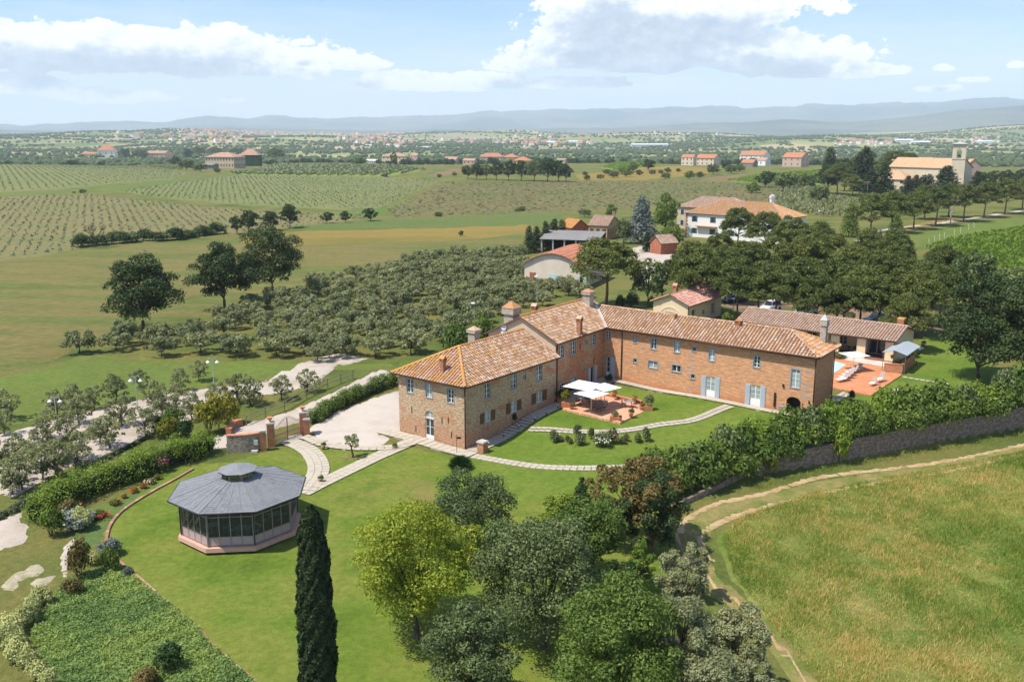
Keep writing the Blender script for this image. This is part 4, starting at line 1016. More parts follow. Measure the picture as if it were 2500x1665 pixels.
brickwall('low_wall', UP(1950, 655), UP(1165, 492), .45, .35, ZP - .2, 'low old brick wall along the back edge of the terracotta patio', mat=m_brk)

# pots and plants -------------------------------------------------
def leafquads(C_, N_, size, r_, flat=.6, aspect=1.5):
    """one small rhombic leaf per centre; faces roughly along N_"""
    n = len(C_); N_ = N_ + r_.normal(0, flat, (n, 3)); N_ /= np.linalg.norm(N_, axis=1, keepdims=True) + 1e-9
    a = np.cross(N_, r_.normal(0, 1, (n, 3))); a /= np.linalg.norm(a, axis=1, keepdims=True) + 1e-9; b = np.cross(N_, a)
    s = (size * r_.uniform(.6, 1.35, n))[:, None]
    V = np.stack([C_ - a * s * aspect * .5, C_ + b * s * .42 + N_ * s * .1, C_ + a * s * aspect * .5, C_ - b * s * .42 + N_ * s * .1], 1).reshape(-1, 3)
    F = np.arange(n * 4).reshape(n, 4); return V, F
def blob_leaves(centers, radii, n, size, r_, up=.25, squash=1.0, shell=.16, under=.35, flat=.6):
    """leaves over the outside of clumps; centers (k,3), radii (k,)"""
    k = len(centers); wgt = radii ** 2 / np.sum(radii ** 2); idx = r_.choice(k, n, p=wgt)
    d = r_.normal(0, 1, (n, 3)); d /= np.linalg.norm(d, axis=1, keepdims=True)
    low = (d[:, 2] < -under); d[low, 2] *= -1
    rad = radii[idx] * (1 + r_.normal(-.06, shell, n))
    C_ = centers[idx] + d * rad[:, None] * np.array([1, 1, squash])
    N_ = d + np.array([0, 0, up]); return C_, N_
def bush_mesh(name, seed, rx, rz, n, size, clumps=9, flat=.6, sq=1.0):
    r_ = np.random.default_rng(seed); th = r_.uniform(0, 2 * PI, clumps); el_ = r_.uniform(-.1, 1.2, clumps); q = r_.uniform(.35, .62, clumps)
    c = np.stack([np.cos(th) * np.cos(el_) * q * rx, np.sin(th) * np.cos(el_) * q * rx, rz * (.45 + .45 * np.sin(el_) * q * 1.4)], 1); rd = np.full(clumps, .48 * min(rx, rz)) * r_.uniform(.8, 1.25, clumps)
    C_, N_ = blob_leaves(c, rd, n, size, r_); C_[:, 2] = np.maximum(C_[:, 2], .03)
    return npmesh(name, *leafquads(C_, N_, size, r_, flat))
L_dark = leafy('dark_green_leaves', [(.012, .030, .008), (.022, .052, .012), (.035, .075, .016), (.055, .10, .022)])
L_mid = leafy('green_leaves', [(.035, .065, .010), (.07, .115, .018), (.11, .17, .026), (.16, .22, .038)])
L_bright = leafy('bright_green_leaves', [(.06, .11, .012), (.12, .19, .02), (.18, .26, .03), (.24, .32, .05)], .35)
L_yel = leafy('yellow_green_leaves', [(.085, .135, .012), (.15, .21, .02), (.23, .28, .025), (.35, .37, .04)], .35)
L_olive = leafy('olive_leaves', [(.09, .108, .042), (.16, .178, .078), (.235, .25, .12), (.32, .33, .18)], .32)
L_oak = leafy('oak_leaves', [(.014, .028, .008), (.026, .050, .012), (.046, .075, .018), (.075, .105, .028)], .18)
L_holm = leafy('holm_oak_leaves', [(.026, .046, .014), (.064, .097, .028), (.12, .16, .05), (.20, .235, .09)], .2)
L_pine = leafy('pine_needles', [(.026, .040, .009), (.065, .088, .018), (.115, .14, .028), (.18, .195, .045)], .2)
L_cyp = leafy('cypress_leaves', [(.010, .019, .006), (.018, .034, .009), (.030, .052, .013), (.05, .07, .02)], .1)
L_brown = leafy('browned_pine_needles', [(.07, .06, .018), (.13, .10, .028), (.19, .13, .04), (.12, .13, .025)], .15)
L_cream = leafy('variegated_leaves', [(.20, .24, .06), (.38, .40, .14), (.55, .54, .26), (.30, .34, .09)], .25)
L_gold = leafy('golden_leaves', [(.10, .12, .012), (.20, .20, .02), (.32, .27, .025), (.14, .17, .02)], .25)
L_blue = leafy('blue_grey_leaves', [(.045, .065, .055), (.08, .105, .09), (.13, .16, .14), (.17, .2, .18)], .15)
L_silver = leafy('silver_leaves', [(.13, .16, .12), (.22, .25, .20), (.32, .35, .29)], .15)
L_purple = leafy('purple_leaves', [(.02, .008, .02), (.04, .012, .03), (.06, .03, .04)], .1)
L_lav = leafy('weedy_bank_leaves', [(.055, .075, .03), (.09, .11, .05), (.12, .13, .07)], .15)
m_bark = plain('grey_bark', (.10, .075, .055), .95, var=.3, sc=4)
m_barkp = plain('pine_bark', (.16, .10, .07), .95, var=.35, sc=3)
m_red = plain('red_petals', (.60, .02, .02), .6, var=.3); m_whitefl = plain('white_petals', (.82, .78, .66), .6, var=.1); m_pinkfl = plain('pink_petals', (.72, .38, .32), .6, var=.2); m_mag = plain('magenta_petals', (.60, .08, .25), .6, var=.2)
m_orfl = plain('orange_petals', (.65, .22, .04), .6, var=.3)
def petals(par, seed, n, rx, rz, size, mat, lo=.35, name='blossom'):
    r_ = np.random.default_rng(seed); th = r_.uniform(0, 2 * PI, n); q = np.sqrt(r_.uniform(0, 1, n)); z = rz * (lo + (1.02 - lo) * r_.uniform(.3, 1, n) * np.sqrt(np.clip(1 - q * q * .8, 0, 1)))
    C_ = np.stack([np.cos(th) * q * rx * 1.08, np.sin(th) * q * rx * 1.08, z * 1.1 + .03], 1); N_ = np.tile(np.array([0, -.5, .8]), (n, 1))
    o = link(name, npmesh(name, *leafquads(C_, N_, size, r_, .25, 1.0)), mat, None); o.parent = par; o['kind'] = 'stuff'; return o
BM = {k: bush_mesh(k, 11 + i, 1, 1.0, 1300, .13, 10) for i, k in enumerate(('bush_leaves', 'bush_leaves_b', 'bush_leaves_c'))}
def withmat(me, mat):
    k = me.name + '/' + mat.name
    if k not in BM: c = me.copy(); c.materials.clear(); c.materials.append(mat); BM[k] = c
    return BM[k]
def bush(name, p, rx, rz, mat, label, cat='shrub', group=None, v=0, rot=None, fl=None, stem=True):
    t = thing(name, label, cat, (p[0], p[1], p[2]), random.uniform(0, 6) if rot is None else rot, group)
    me = withmat(list(BM.values())[v % 3], mat)
    o = bpy.data.objects.new('foliage', me); COL.objects.link(o); o.parent = t; o.scale = (rx, rx * random.uniform(.9, 1.1), rz)
    if stem:
        s_ = stem_me(); o = bpy.data.objects.new('stems', s_); COL.objects.link(o); o.parent = t; o.scale = (rx, rx, rz)
    if fl:
        for (mt_, n, sz) in fl: petals(t, random.randint(1, 9999), n, rx, rz, sz * 1.75, mt_)
    return t
_st = []
def stem_me():
    if not _st:
        g = MB()
        for k in range(6): a = k * 1.05; g.bar((0, 0, -.1), (.4 * math.cos(a), .4 * math.sin(a), .7), .035, 4, .015)
        me = bpy.data.meshes.new('stems'); me.from_pydata(g.v, [], g.f); me.materials.append(m_bark); _st.append(me)
    return _st[0]
def potted(px, py, z, rp, hp, rx, rz, mat, label, fl=None, square=False, ball=False):
    q = Vector((*G0(px, py, z), z)) if z is not None else P(px, py)
    t = thing('potted_plant', label, 'potted plant', q, 0)
    g = MB()
    if square: g.box(-rp, rp, -rp * .7, rp * .7, 0, hp)
    else: g.lathe((0, 0, 0), [(rp * .66, 0), (rp * .9, hp * .8), (rp * 1.08, hp * .82), (rp * 1.08, hp), (rp * .9, hp)], 12)
    o = g.build('pot', m_terr); o.parent = t
    o = bpy.data.objects.new('foliage', withmat(BM['bush_leaves'], mat)); COL.objects.link(o); o.parent = t; o.location = (0, 0, hp * .8); o.scale = (rx, rx, rz)
    if fl:
        f_ = petals(t, random.randint(1, 999), fl[1], rx, rz, fl[2], fl[0]); f_.location = (0, 0, hp * .8)
    return t
for (x, y, rp, hp, rx, rz, mt_, lab, fl, sq) in (
    (465, 735, .42, .6, .55, 1.1, L_gold, 'large square terracotta planter with a yellow-leaved shrub at the left corner of the patio', None, True),
    (590, 775, .26, .35, .42, .35, L_brown, 'low pot of rust-orange flowers at the left front edge of the patio', (m_orfl, 60, .05), False),
    (1410, 975, .45, .4, .45, .4, L_mid, 'long stone planter of pink and white geraniums at the front corner of the patio', (m_pinkfl, 60, .06), True),
    (1515, 1000, .22, .38, .2, .25, L_brown, 'small terracotta pot at the front tip of the patio', (m_orfl, 20, .05), False),
    (1725, 925, .24, .35, .36, .5, L_mid, 'round pot with a bushy green plant on the right front edge of the patio', None, False),
    (1935, 790, .3, .4, .35, .35, L_brown, 'terracotta pot of reddish foliage left of the big planter on the patio', None, False),
    (2050, 790, .48, .5, .62, 1.0, L_olive, 'big terracotta planter with a tall olive-grey bush on the right corner of the patio', (m_pinkfl, 12, .05), True),
    (1408, 545, .32, .5, .3, .28, L_mid, 'terracotta urn of red flowers on the low patio wall beside the parasols', (m_red, 50, .06), False),
    (1795, 620, .28, .4, .32, .24, L_gold, 'dark pot of yellow flowers on the low patio wall', (m_orfl, 30, .05), False)):
    potted(*U(x, y), ZP + (.3 if 'low patio wall' in lab else 0), rp, hp, rx, rz, mt_, lab, fl, sq)
for (x, y, r, lab) in ((360, 600, .58, 'dark clipped ball shrub in a pot left of the arched courtyard door'), (535, 500, .62, 'dark clipped ball shrub in a pot right of the arched courtyard door'), (1285, 290, .55, 'green shrub in a pot in the inner corner of the courtyard')):
    potted(*U(x, y + 40), 1.4, .3, .42, r, r * 1.5, L_dark, lab)
potted(*Z1(1028, 1135), .7, .22, .3, .28, .8, L_dark, 'dark potted shrub standing against the long stone wall')
for (x, y, lab) in ((1478, 322, 'small pot with a round shrub at the left tip of the grass triangle'), (2062, 330, 'small pot with a round shrub at the right tip of the grass triangle'), (1455, 600, 'small pot with a round shrub at the lower tip of the grass triangle')):
    potted(*Z3(x, y), .1, .2, .25, .3, .4, L_mid, lab)
potted(*Z3(710, 345), .05, .25, .35, .4, .5, L_bright, 'potted plant at the left end of the curved entrance wall', (m_orfl, 10, .05))
potted(*Z1(42, 1345), .1, .2, .25, .28, .35, L_mid, 'small pot of bright green leaves beside the gravel court edge') if False else None

# parasols, tables, chairs
def parasol(x, y, z, hpole, half, rz, label, group='white parasols', drop=.5):
    t = thing('parasol', label, 'parasol', (x, y, z), rz, group)
    g = MB(); g.bar((0, 0, 0), (0, 0, hpole + .1), .03, 8); g.build('pole', m_white, t) if False else None
    o = g.build('pole', m_white); o.parent = t
    g = MB(); g.lathe((0, 0, 0), [(.32, 0), (.32, .07), (.06, .1), (.05, .3)], 12); o = g.build('base', m_pale_stone); o.parent = t
    g = MB(); e = half; c = [(-e, -e), (e, -e), (e, e), (-e, e)]
    for i in range(4):
        a, b = c[i], c[(i + 1) % 4]; mdp = ((a[0] + b[0]) / 2 * .97, (a[1] + b[1]) / 2 * .97)
        for (p, q) in ((a, mdp), (mdp, b)):
            g.face([(p[0], p[1], hpole - drop), (q[0], q[1], hpole - drop), (0, 0, hpole)])
    o = g.build('canopy', m_canvas); o.parent = t
    g = MB()
    for (p, q) in c + [] if False else [(cc, None) for cc in c]: g.bar((p[0] * .98, p[1] * .98, hpole - drop - .02), (0, 0, hpole - .03), .012, 4); g.bar((p[0] * .5, p[1] * .5, hpole - drop * .5 - .02), (0, 0, hpole - drop - .35), .01, 4)
    o = g.build('ribs', m_white); o.parent = t
    return t
m_canvas = plain('white_canvas', (.82, .82, .80), .8, var=.02)
parasol(8.35, 95.6, ZP, 2.35, 1.35, .78, 'white square parasol nearest the lawn at the front of the patio cluster', drop=.3)
parasol(7.75, 98.0, ZP, 2.6, 1.7, .95, 'white square parasol at the left of the patio cluster beside the stone wall', drop=.32)
parasol(9.95, 97.6, ZP, 2.5, 1.3, .7, 'white square parasol at the right of the patio cluster', drop=.3)
m_iron = plain('wrought_iron', (.10, .075, .06), .6, .5, .2); m_ttop = plain('blue_grey_tabletop', (.20, .22, .24), .5, var=.15)
def chair_thing(mat, par_label, loc, rz, group, seatm=None, name='garden_chair'):
    t = thing(name, par_label, 'chair', loc, rz, group); 
    g = MB(); g.lathe((0, 0, .43), [(.20, 0), (.22, .02), (.20, .04)], 10); o = g.build('seat', seatm or mat); o.parent = t
    for sx in (-.16, .16):
        for sy in (-.15, .17):
            g = MB(); g.bar((sx, sy, .44), (sx * 1.25, sy * 1.25, 0), .013, 5); o = g.build('leg', mat); o.parent = t
    g = MB(); N_ = 9
    arc = [(.23 * math.cos(PI * k / N_), .2, .62 + .30 * math.sin(PI * k / N_)) for k in range(N_ + 1)]
    g.path([(.2, .18, .44)] + arc + [(-.2, .18, .44)], .014, 5)
    for k in (-.12, -.04, .04, .12): g.bar((k, .19, .45), (k, .2, .62 + .3 * math.sqrt(max(0, 1 - (k / .23) ** 2))), .008, 4)
    for sx in (-1, 1): g.path([(sx * .21, .19, .66), (sx * .25, -.12, .64), (sx * .2, -.14, .44)], .012, 4)
    o = g.build('backrest', mat); o.parent = t
    return t
def table_thing(label, loc, rad, mat, top, group=None, long=None, rz=0):
    t = thing('garden_table', label, 'table', loc, rz, group); g = MB()
    if long: g.box(-long, long, -rad, rad, .72, .755)
    else: g.lathe((0, 0, .72), [(rad, 0), (rad, .03)], 18)
    o = g.build('tabletop', top); o.parent = t; q = (long or rad) * .7
    for sx in (-1, 1):
        for sy in (-1, 1): g = MB(); g.bar((sx * q * .8, sy * rad * .6, .72), (sx * q, sy * rad * .72, 0), .02, 5); o = g.build('leg', mat); o.parent = t
    return t
def up_(x, y): return UP(x, y)
tb1 = up_(1110, 770); table_thing('long dark table in the shade of the front parasol on the patio', tb1, .45, m_iron, m_ttop, long=.85, rz=RL + .9)
c0 = chair_thing(m_iron, 'wrought iron chair pulled up to the shaded patio table, nearest the parasol pole', up_(1020, 820), 0, 'chairs on the patio')
chl = [(1120, 840, 3.4, 'wrought iron chair on the lawn side of the shaded patio table'), (1215, 815, 2.6, 'wrought iron chair at the right end of the shaded patio table'), (1250, 700, 1.4, 'round-backed chair standing clear in the sun behind the shaded table'),
       (1090, 700, .2, 'wrought iron chair behind the shaded patio table'), (715, 700, 1.8, 'leftmost wrought iron chair on the patio'), (800, 690, 4.4, 'wrought iron chair beside the left patio table'),
       (1585, 740, 1.2, 'chair on the left of the round blue-grey table'), (1800, 750, -1.4, 'chair on the right of the round blue-grey table'), (1790, 660, .2, 'chair behind the round blue-grey table against the low wall'), (930, 710, 2.2, 'wrought iron chair right of the left patio table')]
for (x, y, rz, lab) in chl: dup(c0, up_(x, y), rz, 1, lab)
table_thing('round blue-grey metal table in the sun at the right of the patio', up_(1680, 735), .5, m_iron, m_ttop)
table_thing('dark table beneath the left parasol of the patio', up_(870, 700), .5, m_iron, m_ttop)
table_thing('small dark table by the brick wall at the back of the patio', up_(1105, 625), .45, m_iron, m_ttop)
c1 = table_thing('small grey garden table left of the oven arch', Vector((*G0(*Z2(1712, 1035), 1.65), 1.65)), .4, m_iron, m_ttop)
# roses in the courtyard lawn
for (x, y, rx, rz, fl, lab) in ((270, 1400, .75, .95, (m_whitefl, 60, .09), 'white-flowering rose bush at the left end of the rose bed'), (395, 1405, .45, .5, None, 'low green rose bush beside the leftmost white rose'), (520, 1400, .35, .5, (m_red, 22, .10), 'small red rose bush between two white ones'),
    (560, 1440, .4, .45, None, 'small leafy rose bush without flowers near the red rose'), (710, 1290, .55, 1.0, (m_whitefl, 35, .09), 'white rose bush behind the bed, overlapping the slab path'), (770, 1460, .8, .9, (m_whitefl, 40, .08), 'wide white rose bush left of the middle of the bed'),
    (965, 1350, .45, 1.0, (m_red, 12, .08), 'tall dark rose bush with few red blooms'), (1180, 1520, .95, 1.2, (m_whitefl, 95, .085), 'largest rose bush, full of cream flowers, at the front of the bed'), (1390, 1450, .85, 1.25, (m_pinkfl, 90, .085), 'salmon-pink rose bush right of the largest one'),
    (1560, 1440, .5, .6, None, 'low green rose bush right of the pink rose'), (1650, 1400, .4, .65, (m_red, 22, .1), 'red rose bush in the right half of the bed'), (1840, 1420, .6, .75, (m_red, 5, .07), 'dark leafy rose bush near the right end of the bed'),
    (2010, 1400, .6, 1.2, (m_whitefl, 45, .09), 'tall white rose bush at the right end of the bed')):
    p_ = P(*U(x, y)); bush('rose_bush', p_ + Vector((0, 0, .03)), rx * .8, rz * .95, L_holm, lab, 'rose bush', 'rose bushes in the courtyard lawn', v=int(x) % 3, fl=[fl] if fl else None)
sheet('rose_bed', ribbon(spline([P(*U(x, y)) for x, y in ((150, 1400), (600, 1450), (1200, 1500), (1700, 1450), (2150, 1400))]), 1.0), m_brown, .065, 1.0, jit=.3)
# small bollard lights along the pavement
for i, (x, y) in enumerate(((1383, 1008), (1290, 1060), (1197, 1110), (1065, 1175), (943, 1245), (820, 1318))):
    p_ = P(*Z1(x, y)); t = thing('bollard_light', 'knee-high bollard light on the lawn edge, ' + ['farthest', 'second farthest', 'third farthest', 'third nearest', 'second nearest', 'nearest'][i] + ' from the brick pillar' if i < 5 else 'knee-high bollard light right beside the brick pillar', 'bollard light', p_, 0, 'bollard lights beside the long wall')
    g = MB(); g.lathe((0, 0, 0), [(.05, 0), (.05, .42), (.09, .44), (.09, .60), (.03, .62)], 8); o = g.build('post', m_dark); o.parent = t
    g = MB(); g.lathe((0, 0, .46), [(.095, 0), (.095, .1)], 8); o = g.build('lamp_glass', m_white); o.parent = t
def pillar(name, p, w_, h_, lab, urn=True, rz=0.0, mat=None):
    t = thing(name, lab, 'pillar', p, rz); g = MB(); a = w_ / 2
    for i in range(4):
        c = [(-a, -a), (a, -a), (a, a), (-a, a)]; q, r_ = c[i], c[(i + 1) % 4]; g.face([(*q, 0), (*r_, 0), (*r_, h_), (*q, h_)], [(i * w_, 0), (i * w_ + w_, 0), (i * w_ + w_, h_), (i * w_, h_)])
    o = g.build('shaft', mat or m_brk); o.parent = t
    g = MB(); g.box(-a - .08, a + .08, -a - .08, a + .08, h_, h_ + .1); g.box(-a - .03, a + .03, -a - .03, a + .03, h_ + .1, h_ + .16); o = g.build('capital', m_pale_stone); o.parent = t
    if urn:
        g = MB(); g.lathe((0, 0, h_ + .16), [(.16, 0), (.08, .08), (.07, .16), (.22, .3), (.30, .46), (.33, .48), (.27, .48)], 12); o = g.build('urn', m_terr); o.parent = t
    return t
pillar('brick_pillar', P(*Z1(768, 1362)), .75, 1.05, 'square brick pillar with a small ball finial at the lawn corner', urn=False, rz=RL)
p_ = P(*Z1(556, 1375)); t = thing('signpost', 'thin metal signpost with a small dark plate in front of the end wall', 'sign', p_); g = MB(); g.bar((0, 0, 0), (0, 0, 1.9), .025, 5); o = g.build('post', m_iron); o.parent = t
g = MB(); g.box(.02, .42, -.02, .02, 1.55, 1.75); o = g.build('plate', m_dark); o.parent = t
# palm-like tuft by the corner
p_ = P(*Z1(585, 1498)); t = thing('dwarf_palm', 'spiky dwarf palm in the lawn before the house corner', 'palm', p_)
r_ = np.random.default_rng(3); n = 2600; th = r_.uniform(0, 2 * PI, n); el_ = r_.uniform(.05, 1.45, n); R0 = r_.uniform(.35, 1.15, n)
C_ = np.stack([np.cos(th) * np.cos(el_) * R0, np.sin(th) * np.cos(el_) * R0, .15 + np.sin(el_) * R0 * .9], 1); dirv = C_ / np.linalg.norm(C_, axis=1, keepdims=True)
sd_ = np.cross(dirv, r_.normal(0, 1, (n, 3))); sd_ /= np.linalg.norm(sd_, axis=1, keepdims=True)
V_ = np.stack([C_ - dirv * .22, C_ + sd_ * .025, C_ + dirv * .26, C_ - sd_ * .025], 1).reshape(-1, 3)
o = link('fronds', npmesh('fronds', V_, np.arange(n * 4).reshape(n, 4)), L_dark); o.parent = t
# ------------------------------------------------------------------ garden pavilion (octagonal glass house)
m_slate = natural('grey_slate', [(.17, .175, .185), (.22, .225, .235), (.195, .20, .21)], big=.8, fine=5, famt=.2, bump=.2)
m_slate.node_tree.nodes
m_alu = plain('mauve_grey_metal', (.30, .245, .235), .45, .3, .08); m_panel = plain('mauve_panel', (.42, .31, .30), .5, var=.08); m_blackm = plain('black_fascia', (.03, .028, .028), .5)
m_gglass = glassmat('pavilion_glass', (.12, .13, .10), .20, .02); m_base = plain('rosy_plinth', (.56, .33, .25), .85, var=.1, sc=2)
m_aqua = plain('pale_green_metal', (.42, .58, .50), .5); m_floor = plain('pavilion_floor', (.26, .20, .14), .6, var=.2)
gc = Vector((-21.3, 69.3, 0)); A0 = math.radians(-61.5)
pv_ = thing('garden_pavilion', 'octagonal glass garden pavilion with grey slate roof and small lantern', 'pavilion', gc)
def oc(k, r, z): a = A0 + k * PI / 4; return Vector((gc.x + r * math.cos(a), gc.y + r * math.sin(a), z))
def octa(name, r0, z0, r1, z1, mat, cap=True):
    g = MB()
    for k in range(8): g.face([oc(k, r0, z0), oc(k + 1, r0, z0), oc(k + 1, r1, z1), oc(k, r1, z1)])
    if cap: g.face([oc(k, r1, z1) for k in range(8)])
    return g.build(name, mat, pv_)
octa('plinth', 4.76, -.2, 4.74, .12, m_base); octa('floor', 4.3, .16, 4.3, .2, m_floor)
RW, HW = 4.42, 2.85
for k in range(8):
    a, b = oc(k, RW, .18), oc(k + 1, RW, .18); u = (b - a); L_ = u.length; u /= L_; n = Vector((u.y, -u.x, 0)); M = Matrix(((u.x, -n.x, 0, a.x), (u.y, -n.y, 0, a.y), (0, 0, 1, a.z), (0, 0, 0, 1)))
    g = MB(); g.box(-.05, .05, -.05, .07, 0, HW, M); o = g.build('corner_post', m_alu, pv_)
    for j in range(4):
        x0 = .06 + (L_ - .12) * j / 4; x1 = .06 + (L_ - .12) * (j + 1) / 4; t = .035
        f = MB()
        for q in ((x0, x0 + t, 0, HW), (x1 - t, x1, 0, HW), (x0 + t, x1 - t, .66, .72), (x0 + t, x1 - t, 2.22, 2.29), (x0 + t, x1 - t, HW - .07, HW), (x0 + t, x1 - t, 0, .06)): f.box(q[0], q[1], 0, .06, q[2], q[3], M)
        f = f.build('window_frame', m_alu, pv_)
        g = MB(); g.box(x0 + t, x1 - t, .02, .04, .06, .66, M); g.build('lower_panel', m_panel, f)
        g = MB(); g.box(x0 + t, x1 - t, .025, .035, .72, 2.22, M); g.build('pane', m_gglass, f)
        g = MB(); g.box(x0 + t, x1 - t, .025, .035, 2.29, HW - .07, M); g.build('pane', m_gglass, f)
RE, ZE, RI, ZI = 5.27, 3.08, 1.3, 4.12
octa('fascia', 5.24, 2.92, 5.29, 3.07, m_blackm, cap=False)
for k in range(8):
    g = MB(); e0, e1, i1, i0 = oc(k, RE, ZE), oc(k + 1, RE, ZE), oc(k + 1, RI, ZI), oc(k, RI, ZI)
    g.face([e0, e1, i1, i0]); lo = Vector((0, 0, .14)); g.face([e0 - lo, i0 - lo, i1 - lo, e1 - lo])
    rp_ = g.build('roof_segment', m_slate, pv_)
    g = MB(); nr = 15; up_n = (e1 - e0).cross(i0 - e0).normalized()
    for j in range(nr):          # slate courses, each lapping the one below, broken into slates
        t0, t1 = j / nr, (j + 1.05) / nr; a0, b0 = e0.lerp(i0, t0), e1.lerp(i1, t0); a1, b1 = e0.lerp(i0, min(1, t1)), e1.lerp(i1, min(1, t1)); ns = max(2, int(round((b0 - a0).length / .42)))
        for s_ in range(ns):
            s0, s1 = s_ / ns + .004, (s_ + 1) / ns - .004; h_ = random.uniform(.022, .034)
            g.face([a0.lerp(b0, s0) + up_n * h_, a0.lerp(b0, s1) + up_n * h_, a1.lerp(b1, s1) + up_n * .008, a1.lerp(b1, s0) + up_n * .008])
    g.build('slates', m_slate, rp_, kind='stuff')
    g = MB(); g.bar(oc(k, RE, ZE + .03), oc(k, RI, ZI + .03), .035, 5)
    for q in (.25, .5, .75): g.bar(e0.lerp(e1, q) + up_n * .03, i0.lerp(i1, q) + up_n * .03, .016, 4)
    g.build('roof_seam', m_slate, rp_, kind='stuff')
    tube(pv_, [oc(k, RE + .06, ZE - .02), oc(k + 1, RE + .06, ZE - .02)], .05, m_blackm, 'gutter')
    a, b = oc(k, 1.22, 4.05), oc(k + 1, 1.22, 4.05); u = (b - a); L_ = u.length; u /= L_; n = Vector((u.y, -u.x, 0)); M = Matrix(((u.x, -n.x, 0, a.x), (u.y, -n.y, 0, a.y), (0, 0, 1, a.z), (0, 0, 0, 1)))
    f = MB()
    for q in ((0, .05, 0, .62), (L_ - .05, L_, 0, .62), (.05, L_ - .05, 0, .1), (.05, L_ - .05, .55, .62)): f.box(q[0], q[1], 0, .05, q[2], q[3], M)
    f = f.build('lantern_frame', m_alu, pv_); g = MB(); g.box(.05, L_ - .05, .02, .03, .1, .55, M); g.build('pane', m_gglass, f)
octa('lantern_fascia', 1.5, 4.64, 1.52, 4.72, m_blackm, cap=False)
g = MB()
for k in range(8): g.face([oc(k, 1.52, 4.72), oc(k + 1, 1.52, 4.72), Vector((gc.x, gc.y, 5.12))])
g.build('lantern_roof', m_slate, pv_)
for k in (0, 2, 4, 6): tube(pv_, [oc(k, RE, 3.0), oc(k, RW + .1, 2.75), oc(k, RW + .1, .2)], .04, m_blackm, 'downpipe')
ci_ = 0
for ti, (dx, dy, rz) in enumerate(((-1.6, -2.0, .2), (.9, -2.4, -.1), (2.6, .2, .8), (-2.4, 1.0, -.5))):
    L0 = ('left front', 'right front', 'right back', 'left back')[ti]
    q = gc + Vector((dx, dy, .2)); table_thing('pale green metal table inside the pavilion, %s of the four' % L0, q, .42, m_aqua, m_aqua, 'tables inside the pavilion', long=.55, rz=rz)
    for s_ in range(4):
        a = rz + s_ * PI / 2; q2 = q + Vector((math.cos(a), math.sin(a), 0)) * (.95 if s_ % 2 == 0 else .8)
        lab = 'pale green metal chair at the %s table inside the pavilion, on its %s side' % (L0, ('right', 'far', 'left', 'near')[s_])
        if ci_ == 0: ch0 = chair_thing(m_aqua, lab, q2, a - PI / 2, 'chairs inside the pavilion', name='metal_chair'); 
        else: dup(ch0, q2, a - PI / 2, 1, lab)
        ci_ += 1

# ------------------------------------------------------------------ entrance: gate, pillars, curved wall, fence, kerb
def P3(x, y, h=0): return P(*Z3(x, y), h)
g1_ = P3(1052, 300); g2_ = P3(1318, 205)
pillar('gate_pillar', g1_, .72, 2.35, 'brick gate pillar with a terracotta urn on the wall side of the gate', rz=.3)
pillar('gate_pillar', g2_, .72, 2.35, 'brick gate pillar with a terracotta urn on the court side of the gate', rz=.3)
d = (g2_ - g1_); d.z = 0; L_ = d.length; u = d / L_; n = Vector((u.y, -u.x, 0))
gt = thing('iron_gate', 'rusty wrought iron double gate with a drooping top line', 'gate', g1_, math.atan2(u.y, u.x))
m_rust = plain('rusty_iron', (.20, .095, .05), .7, .3, .3); m_bluep = plain('blue_scroll_paint', (.16, .22, .45), .6); m_orp = plain('orange_scroll_paint', (.55, .24, .05), .6)
for h in (0, 1):
    x0 = .42 + (L_ - .84) * h / 2; x1 = .42 + (L_ - .84) * (h + 1) / 2; w_ = x1 - x0; nb = 13; g = MB()
    tops = []
    for k in range(nb + 1):
        t = k / nb; tt = t if h == 0 else 1 - t; z = 1.65 + .75 * (3 * tt * tt - 2 * tt ** 3); x = x0 + w_ * t; tops.append((x, 0, z)); g.bar((x, 0, .12), (x, 0, z), .012, 4)
    g.path(tops, .022, 5); g.path([(p[0], 0, p[2] + .14) for p in tops], .016, 5)
    for z in (.12, .45, .95): g.bar((x0, 0, z), (x1, 0, z), .025, 5)
    g.bar((x0 + .02, 0, .05), (x0 + .02, 0, 1.7 if h == 0 else 2.4), .035, 6); g.bar((x1 - .02, 0, .05), (x1 - .02, 0, 2.4 if h == 0 else 1.7), .035, 6)
    o = g.build('gate_leaf', m_rust); o.parent = gt
    for (z, mt_) in ((.30, m_bluep), (.72, m_orp), (.85, m_bluep)):
        g = MB()
        for k in range(6): x = x0 + w_ * (k + .5) / 6; g.path([(x + .12 * math.cos(a), 0, z + .09 * math.sin(a)) for a in [i * PI / 4 for i in range(9)]], .018, 4)
        q = g.build('scrollwork', mt_); q.parent = o; q['kind'] = 'stuff'
m_rubble = masonry('weathered_rubble', (.30, .26, .21), (.10, .09, .08), (.45, .40, .32), (.36, .20, .13), .12, (3, 5), .1)
